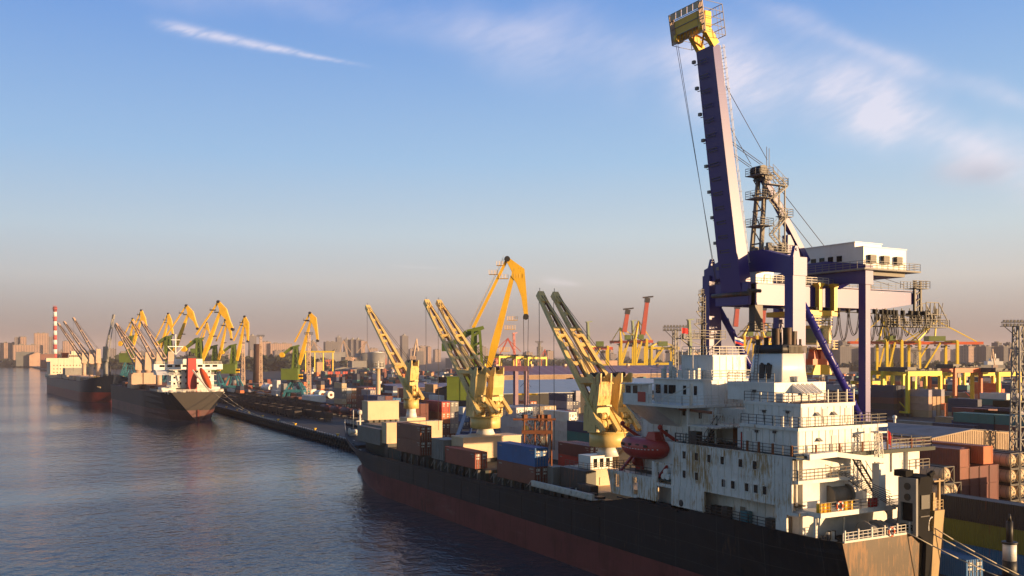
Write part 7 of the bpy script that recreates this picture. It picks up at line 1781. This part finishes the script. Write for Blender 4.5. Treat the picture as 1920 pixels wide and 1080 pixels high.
for (a, b, yt, yb, col, lab, kw) in (
 (594,606,679,706,TN,'narrow cream block right of the brown light mast',{}),
 (609,624,674,694,RD,'red brick house with small windows in the port',dict(win=(5,4))),
 (624,636,680,697,PK,'pink stepped building touching the red brick house',{}),
 (648,676,670,692,PK,'pale pink office with two window rows left of the light pole',dict(win=(4,4,(.12,.08,.07),.4,.4))),
 (660,685,677,702,GY,'grey and pink warehouse block with a sunlit front',{}),
 (628,660,688,703,GY,'low grey gabled shed behind the container wall',dict(roof='gable')),
 (655,700,690,704,GY,'wide grey gabled shed behind the container wall',dict(roof='gable')),
 (580,640,660,684,GY,'long dark warehouse behind the portal crane jib',{}),
 (520,540,668,676,PK,'tiny pink building at the edge of the dark wood',{}),
 (690,722,672,684,RD,'long red sunlit shed behind the light pole',{}),
 (470,540,678,694,(.10,.09,.09),'dark long shed left of the lone portal crane',{}),
 (398,470,676,690,(.12,.11,.10),'dark shed with pale edge behind the funnel ship',{}),
 (0,12,668,681,TN,'small tan building on the far left bank',{}),
 (55,78,660,671,PK,'cream gabled hall left of the striped chimney',dict(roof='gable', d=2300)),
 (30,56,660,671,(.12,.13,.14),'dark grey hall next to the cream gabled hall',dict(d=2300)),
 (76,96,664,674,(.20,.09,.07),'low red brown shed at the foot of the striped chimney',dict(d=1900)),
 (848,880,672,690,GY,'grey shed glimpsed behind the ship booms',{}),
 (1120,1160,676,692,PK,'low pink shed among the far gantries',{}),
 (1290,1330,660,690,TN,'tan tower block behind the radar mast',dict(d=1400)),
 (1560,1600,690,700,(.16,.16,.18),'low grey shed roof behind the diagonal brace',{}),
 (1820,1900,680,690,(.12,.11,.11),'dark low wharf shed below the distant tower blocks',{}),
): bld(a, b, yt, yb, col, lab, **kw)
# big shed with pale blue roof, and the red-roofed ones beyond it
def longshed(px0, py0, d0, w, L, eave, ridge, rcol, wcol, label, n=8):
    x0, y0 = XY(px0, d0); r = thing('storage_shed', (x0+L/2, y0+w/2, 2.8), label, 'shed')
    m = MB(); m.prism([(y0,2.8),(y0+w,2.8),(y0+w,eave),(y0+w/2,ridge-.2),(y0,eave)], 0, x0, x0+L); m.build('wall', mat('shed_wall', wcol, .8, dirt=.4), r)
    def ex(nt, v, c): x, y, z = sep(nt, v); return mixc(nt, (x/9.0).fr().lt(.10)*.35, c, (.30,.32,.34))
    m = MB()
    for (a, b, za, zb) in ((y0-.6, y0+w/2, eave-.1, ridge), (y0+w/2, y0+w+.6, ridge, eave-.1)): m.slab([(x0-.6,a,za+.15),(x0+L+.6,a,za+.15),(x0+L+.6,b,zb+.15),(x0-.6,b,zb+.15)], (0,0,1), .2)
    rf = m.build('roof', mat('shed_roof', rcol, .35, dirt=.2, streak=False, extra=ex), r)
    for k in range(n): m = MB(); x = x0+L*(k+.5)/n; m.box(x-1, x+1, y0+w/2-1, y0+w/2+1, ridge, ridge+1.6); m.build('roof_vent', M['beige'], rf)
longshed(925, 0, 400, 60, 190, 12.5, 17.5, (.22,.27,.33), (.03,.03,.033), 'very long dark shed with a pale blue ribbed roof behind the cranes', 0)
longshed(928, 0, 640, 50, 210, 15.5, 21.5, (.15,.05,.035), (.30,.20,.13), 'long shed with a red brown roof and small dormers', 7)
longshed(735, 0, 560, 30, 120, 9.5, 11.5, (.12,.045,.05), (.06,.04,.04), 'low maroon roofed shed behind the first ship crane', 3)
# oil tank
x, y = XY(706, 1500); r = thing('oil_tank', (x, y, 2.8), 'broad white round storage tank right of the pink offices', 'tank')
m = MB(); zt = zat(661, 1500); m.tube((x,y,2.8),(x,y,zt),14.5,28); m.build('shell', M['galv'], r)
m = MB(); m.tube((x,y,zt),(x,y,zt+1.8),14.3,28,1.5); m.build('dome', M['white2'], r)
x, y = XY(690, 1550); r = thing('oil_tank', (x, y, 2.8), 'wide grey storage tank partly behind the white one', 'tank')
m = MB(); m.tube((x,y,2.8),(x,y,zat(663,1550)),22,28); m.build('shell', M['galv'], r); m = MB(); m.tube((x,y,zat(663,1550)),(x,y,zat(662,1550)+1),22,28,2); m.build('dome', M['galv'], r)
# yellow overhead travelling crane beam
m = MB(); d = 1150; m.bar(P(571,659.5,d), P(627,659.5,d), 2.2, 2.0)
for px in (573, 590, 606, 624): a = P(px, 660, d); m.bar((a.x,a.y,2.8),(a.x,a.y,a.z-1),1.2,1.2)
o = m.build('travelling_crane', M['yel_far']); a = P(600,660,d); put(o, a.x, a.y, 2.8); tag(o, 'long yellow overhead crane beam behind the portal crane jib', 'crane')
# chimneys
def chimney(px, d, ytop, ra, rb_, label, bands=None, col=None):
    x, y = XY(px, d); zt = zat(ytop, d); r = thing('chimney', (x, y, 2.8), label, 'chimney')
    n = bands or 1
    for k in range(n):
        a, b = 2.8+(zt-2.8)*k/n, 2.8+(zt-2.8)*(k+1)/n; m = MB(); m.tube((x,y,a),(x,y,b),lerp(ra,rb_,k/n),16,lerp(ra,rb_,(k+1)/n)); m.build('band' if bands else 'shaft', (M['chr'] if (n-1-k)%2 == 0 else M['white2']) if bands else col, r)
    m = MB()
    if bands:
        for f in (.97, .82): z = 2.8+(zt-2.8)*f; m.tube((x,y,z),(x,y,z+1.4),rb_+1.6,16); m.tube((x,y,zt-8),(x,y,zt+1.2),rb_+.8,16)
        for k in range(6): m.tube((x+3*cos(k),y+3*sin(k),zt),(x+3*cos(k),y+3*sin(k),zt+4),.25,4)
        m.build('gallery', M['chr'], r)
M['chr'] = mat('chimney_red', (.42,.06,.05), .7, dirt=.2)
chimney(103, 2000, 576, 4.6, 3.5, 'tall red and white striped chimney on the left', 13)
chimney(483, 900, 645, 4.6, 3.8, 'dark brick chimney beside a lattice light mast', None, mat('sooty_brick', (.09,.045,.035), .85, dirt=.5))
# ------------------------------------------------------------------ the distant city
city_m = [winmat(f'flats_{i}', c, 6.5, 3.2, (.05,.05,.06), .45, .45) for i, c in enumerate(((.26,.20,.18),(.17,.15,.16),(.12,.115,.13),(.34,.23,.19),(.09,.09,.105)))]
nb = 0
NOFLAT = {31,33,34,38,40,41,42,44,45,47,48,49,50,53,54,56,57,58,63,64,68,70,71,72,74,76,78,79,80,81,82,84,86,87,88,89,90,94,95,96,99,100,104,106,107,111,112,113,114,115,117,119,120,123,124,126,127,128,129,130,131,134,139,140,144,147,148,149,150,151,152,153,156,161,162,165,169,171,172,177,184,185,186,188,189,190,192,193,194,196,197}
def flats(px0, px1, ytop, d, mi, label=None, dep=None, crown=0, g='distant apartment blocks'):
    global nb
    nb += 1
    if nb-1 in NOFLAT: return
    x0, y0 = XY(px0, d); w = (px1-px0)/F*d/.87; zt = zat(ytop, d); dep = dep or min(22, w)
    r = thing('apartment_block', (x0+w/2, y0+dep/2, 2.8), label, 'building', g)
    m = MB(); m.box(x0, x0+w, y0, y0+dep, 2.8, zt); m.build('wall', city_m[mi], r)
    m = MB(); m.box(x0-.4, x0+w+.4, y0-.4, y0+dep+.4, zt, zt+.8); k = 0
    for q in (.2,.6): m.box(x0+w*q, x0+w*(q+.15), y0+dep*.3, y0+dep*.7, zt+.8, zt+3.4)
    m.build('roof', M['concrete'], r)
    if crown: m = MB(); m.tube((x0+w/2,y0+dep/2,zt+.8),(x0+w/2,y0+dep/2,zt+crown),w*.28,12,w*.1); m.build('dome', M['galv'], r)
named = [(64,85,625,2600,3,'tall pink tower block left of the striped chimney'),(27,38,633,2700,1,'slim brown tower block near the left edge'),(38,47,632,2700,3,'slim pink tower block near the left edge'),(0,28,643,2700,3,'long low pink block at the left edge'),(24,68,647,2500,3,'long pink slab block below the tower blocks'),(86,100,632,2800,1,'brown tower block just left of the striped chimney'),(118,134,640,2500,3,'pale pink block right of the striped chimney'),
 (468,479,630,3600,2,'pale grey twin tower above the lattice masts'),(492,506,641,3000,3,'pink block with dark roof above the wood'),(507,543,644,3000,3,'long pink flats above the dark wood'),(583,593,641,3300,2,'grey block right of the lone crane'),(610,631,641,3300,2,'square grey tower left of the domed tower'),(632,640,633,3800,2,'domed slim grey tower in the haze'),(647,656,637,3200,2,'first of four grey towers with a rounded top'),(658,667,637,3200,2,'second of four grey towers with a rounded top'),(668,677,637,3200,2,'third of four grey towers with a rounded top'),(677,684,639,3200,3,'sunlit last tower of the four'),(754,765,630,3400,2,'tall slim tower left of the second ship crane booms'),
 (1580,1598,641,2100,4,'dark slab tower above the hanging spreader'),(1575,1620,650,2000,4,'long dark slab between the blue crane legs'),(1516,1575,652,2000,4,'broad dark slab right of the funnel'),(1640,1700,652,2000,4,'broad dark slab behind the first yellow gantry'),(1700,1760,653,2000,4,'broad dark slab behind the second yellow gantry'),(1816,1834,649,2000,3,'half lit slab left of the beige crane'),(1836,1849,646,2050,2,'pale lift tower in the right hand slab row'),(1849,1872,650,2000,4,'dark slab behind the beige crane'),(1871,1882,643,2050,4,'dark tower standing above the right slab row'),(1882,1910,650,2000,4,'dark slab left of the right light mast'),(1893,1904,644,2060,4,'second dark tower above the right slab row'),(1911,1925,652,2000,4,'dark slab cut by the right edge')]
for (a, b, y, d, mi, lab) in named: flats(a, b, y, d, mi, lab, crown=9 if mi == 2 and b-a < 12 else 0)
rr = random.Random(41)
lm = ['left of the striped chimney', 'right of the striped chimney', 'behind the bulk ships', 'behind the yellow portal cranes', 'above the dark wood', 'beyond the pink offices', 'beyond the first ship crane', 'beyond the second ship crane', 'beyond the big yellow crane', 'behind the far red cranes', 'behind the far gantries', 'behind the white bridge', 'around the blue crane']
for k in range(170):
    px = rr.uniform(-10, 1930); d = rr.uniform(2500, 4300); wpx = rr.uniform(4, 16)
    env = 660.5 if px < 750 else 655 if px < 1130 else 659
    yt = env+rr.gauss(0, 3.4)-(3 if rr.random() < .15 else 0)
    if 1510 < px: yt = max(yt, 655)
    flats(px, px+wpx, min(yt, 664), d, rr.choice((0,1,1,2,3,0)), 'distant hazy block of flats on the horizon '+lm[min(12, int(max(px,0)/1400*12))])
# ------------------------------------------------------------------ air
def haze():
    m = MB(); m.box(-9500, 13000, -2500, 14000, -3.5, 190); o = m.build('haze', [])
    hm = bpy.data.materials.new('haze_air'); hm.use_nodes = True; nt = hm.node_tree
    nt.nodes.remove(nt.nodes['Principled BSDF'])
    pv = nt.nodes.new('ShaderNodeVolumePrincipled'); pv.inputs['Density'].default_value = .00009
    pv.inputs['Color'].default_value = (.80, .74, .80, 1); pv.inputs['Anisotropy'].default_value = 0.0
    nt.links.new(pv.outputs[0], nt.nodes['Material Output'].inputs['Volume'])
    o.data.materials.append(hm); tag(o, 'mauve evening smog lying over the port and city', 'haze', kind='stuff')
haze()
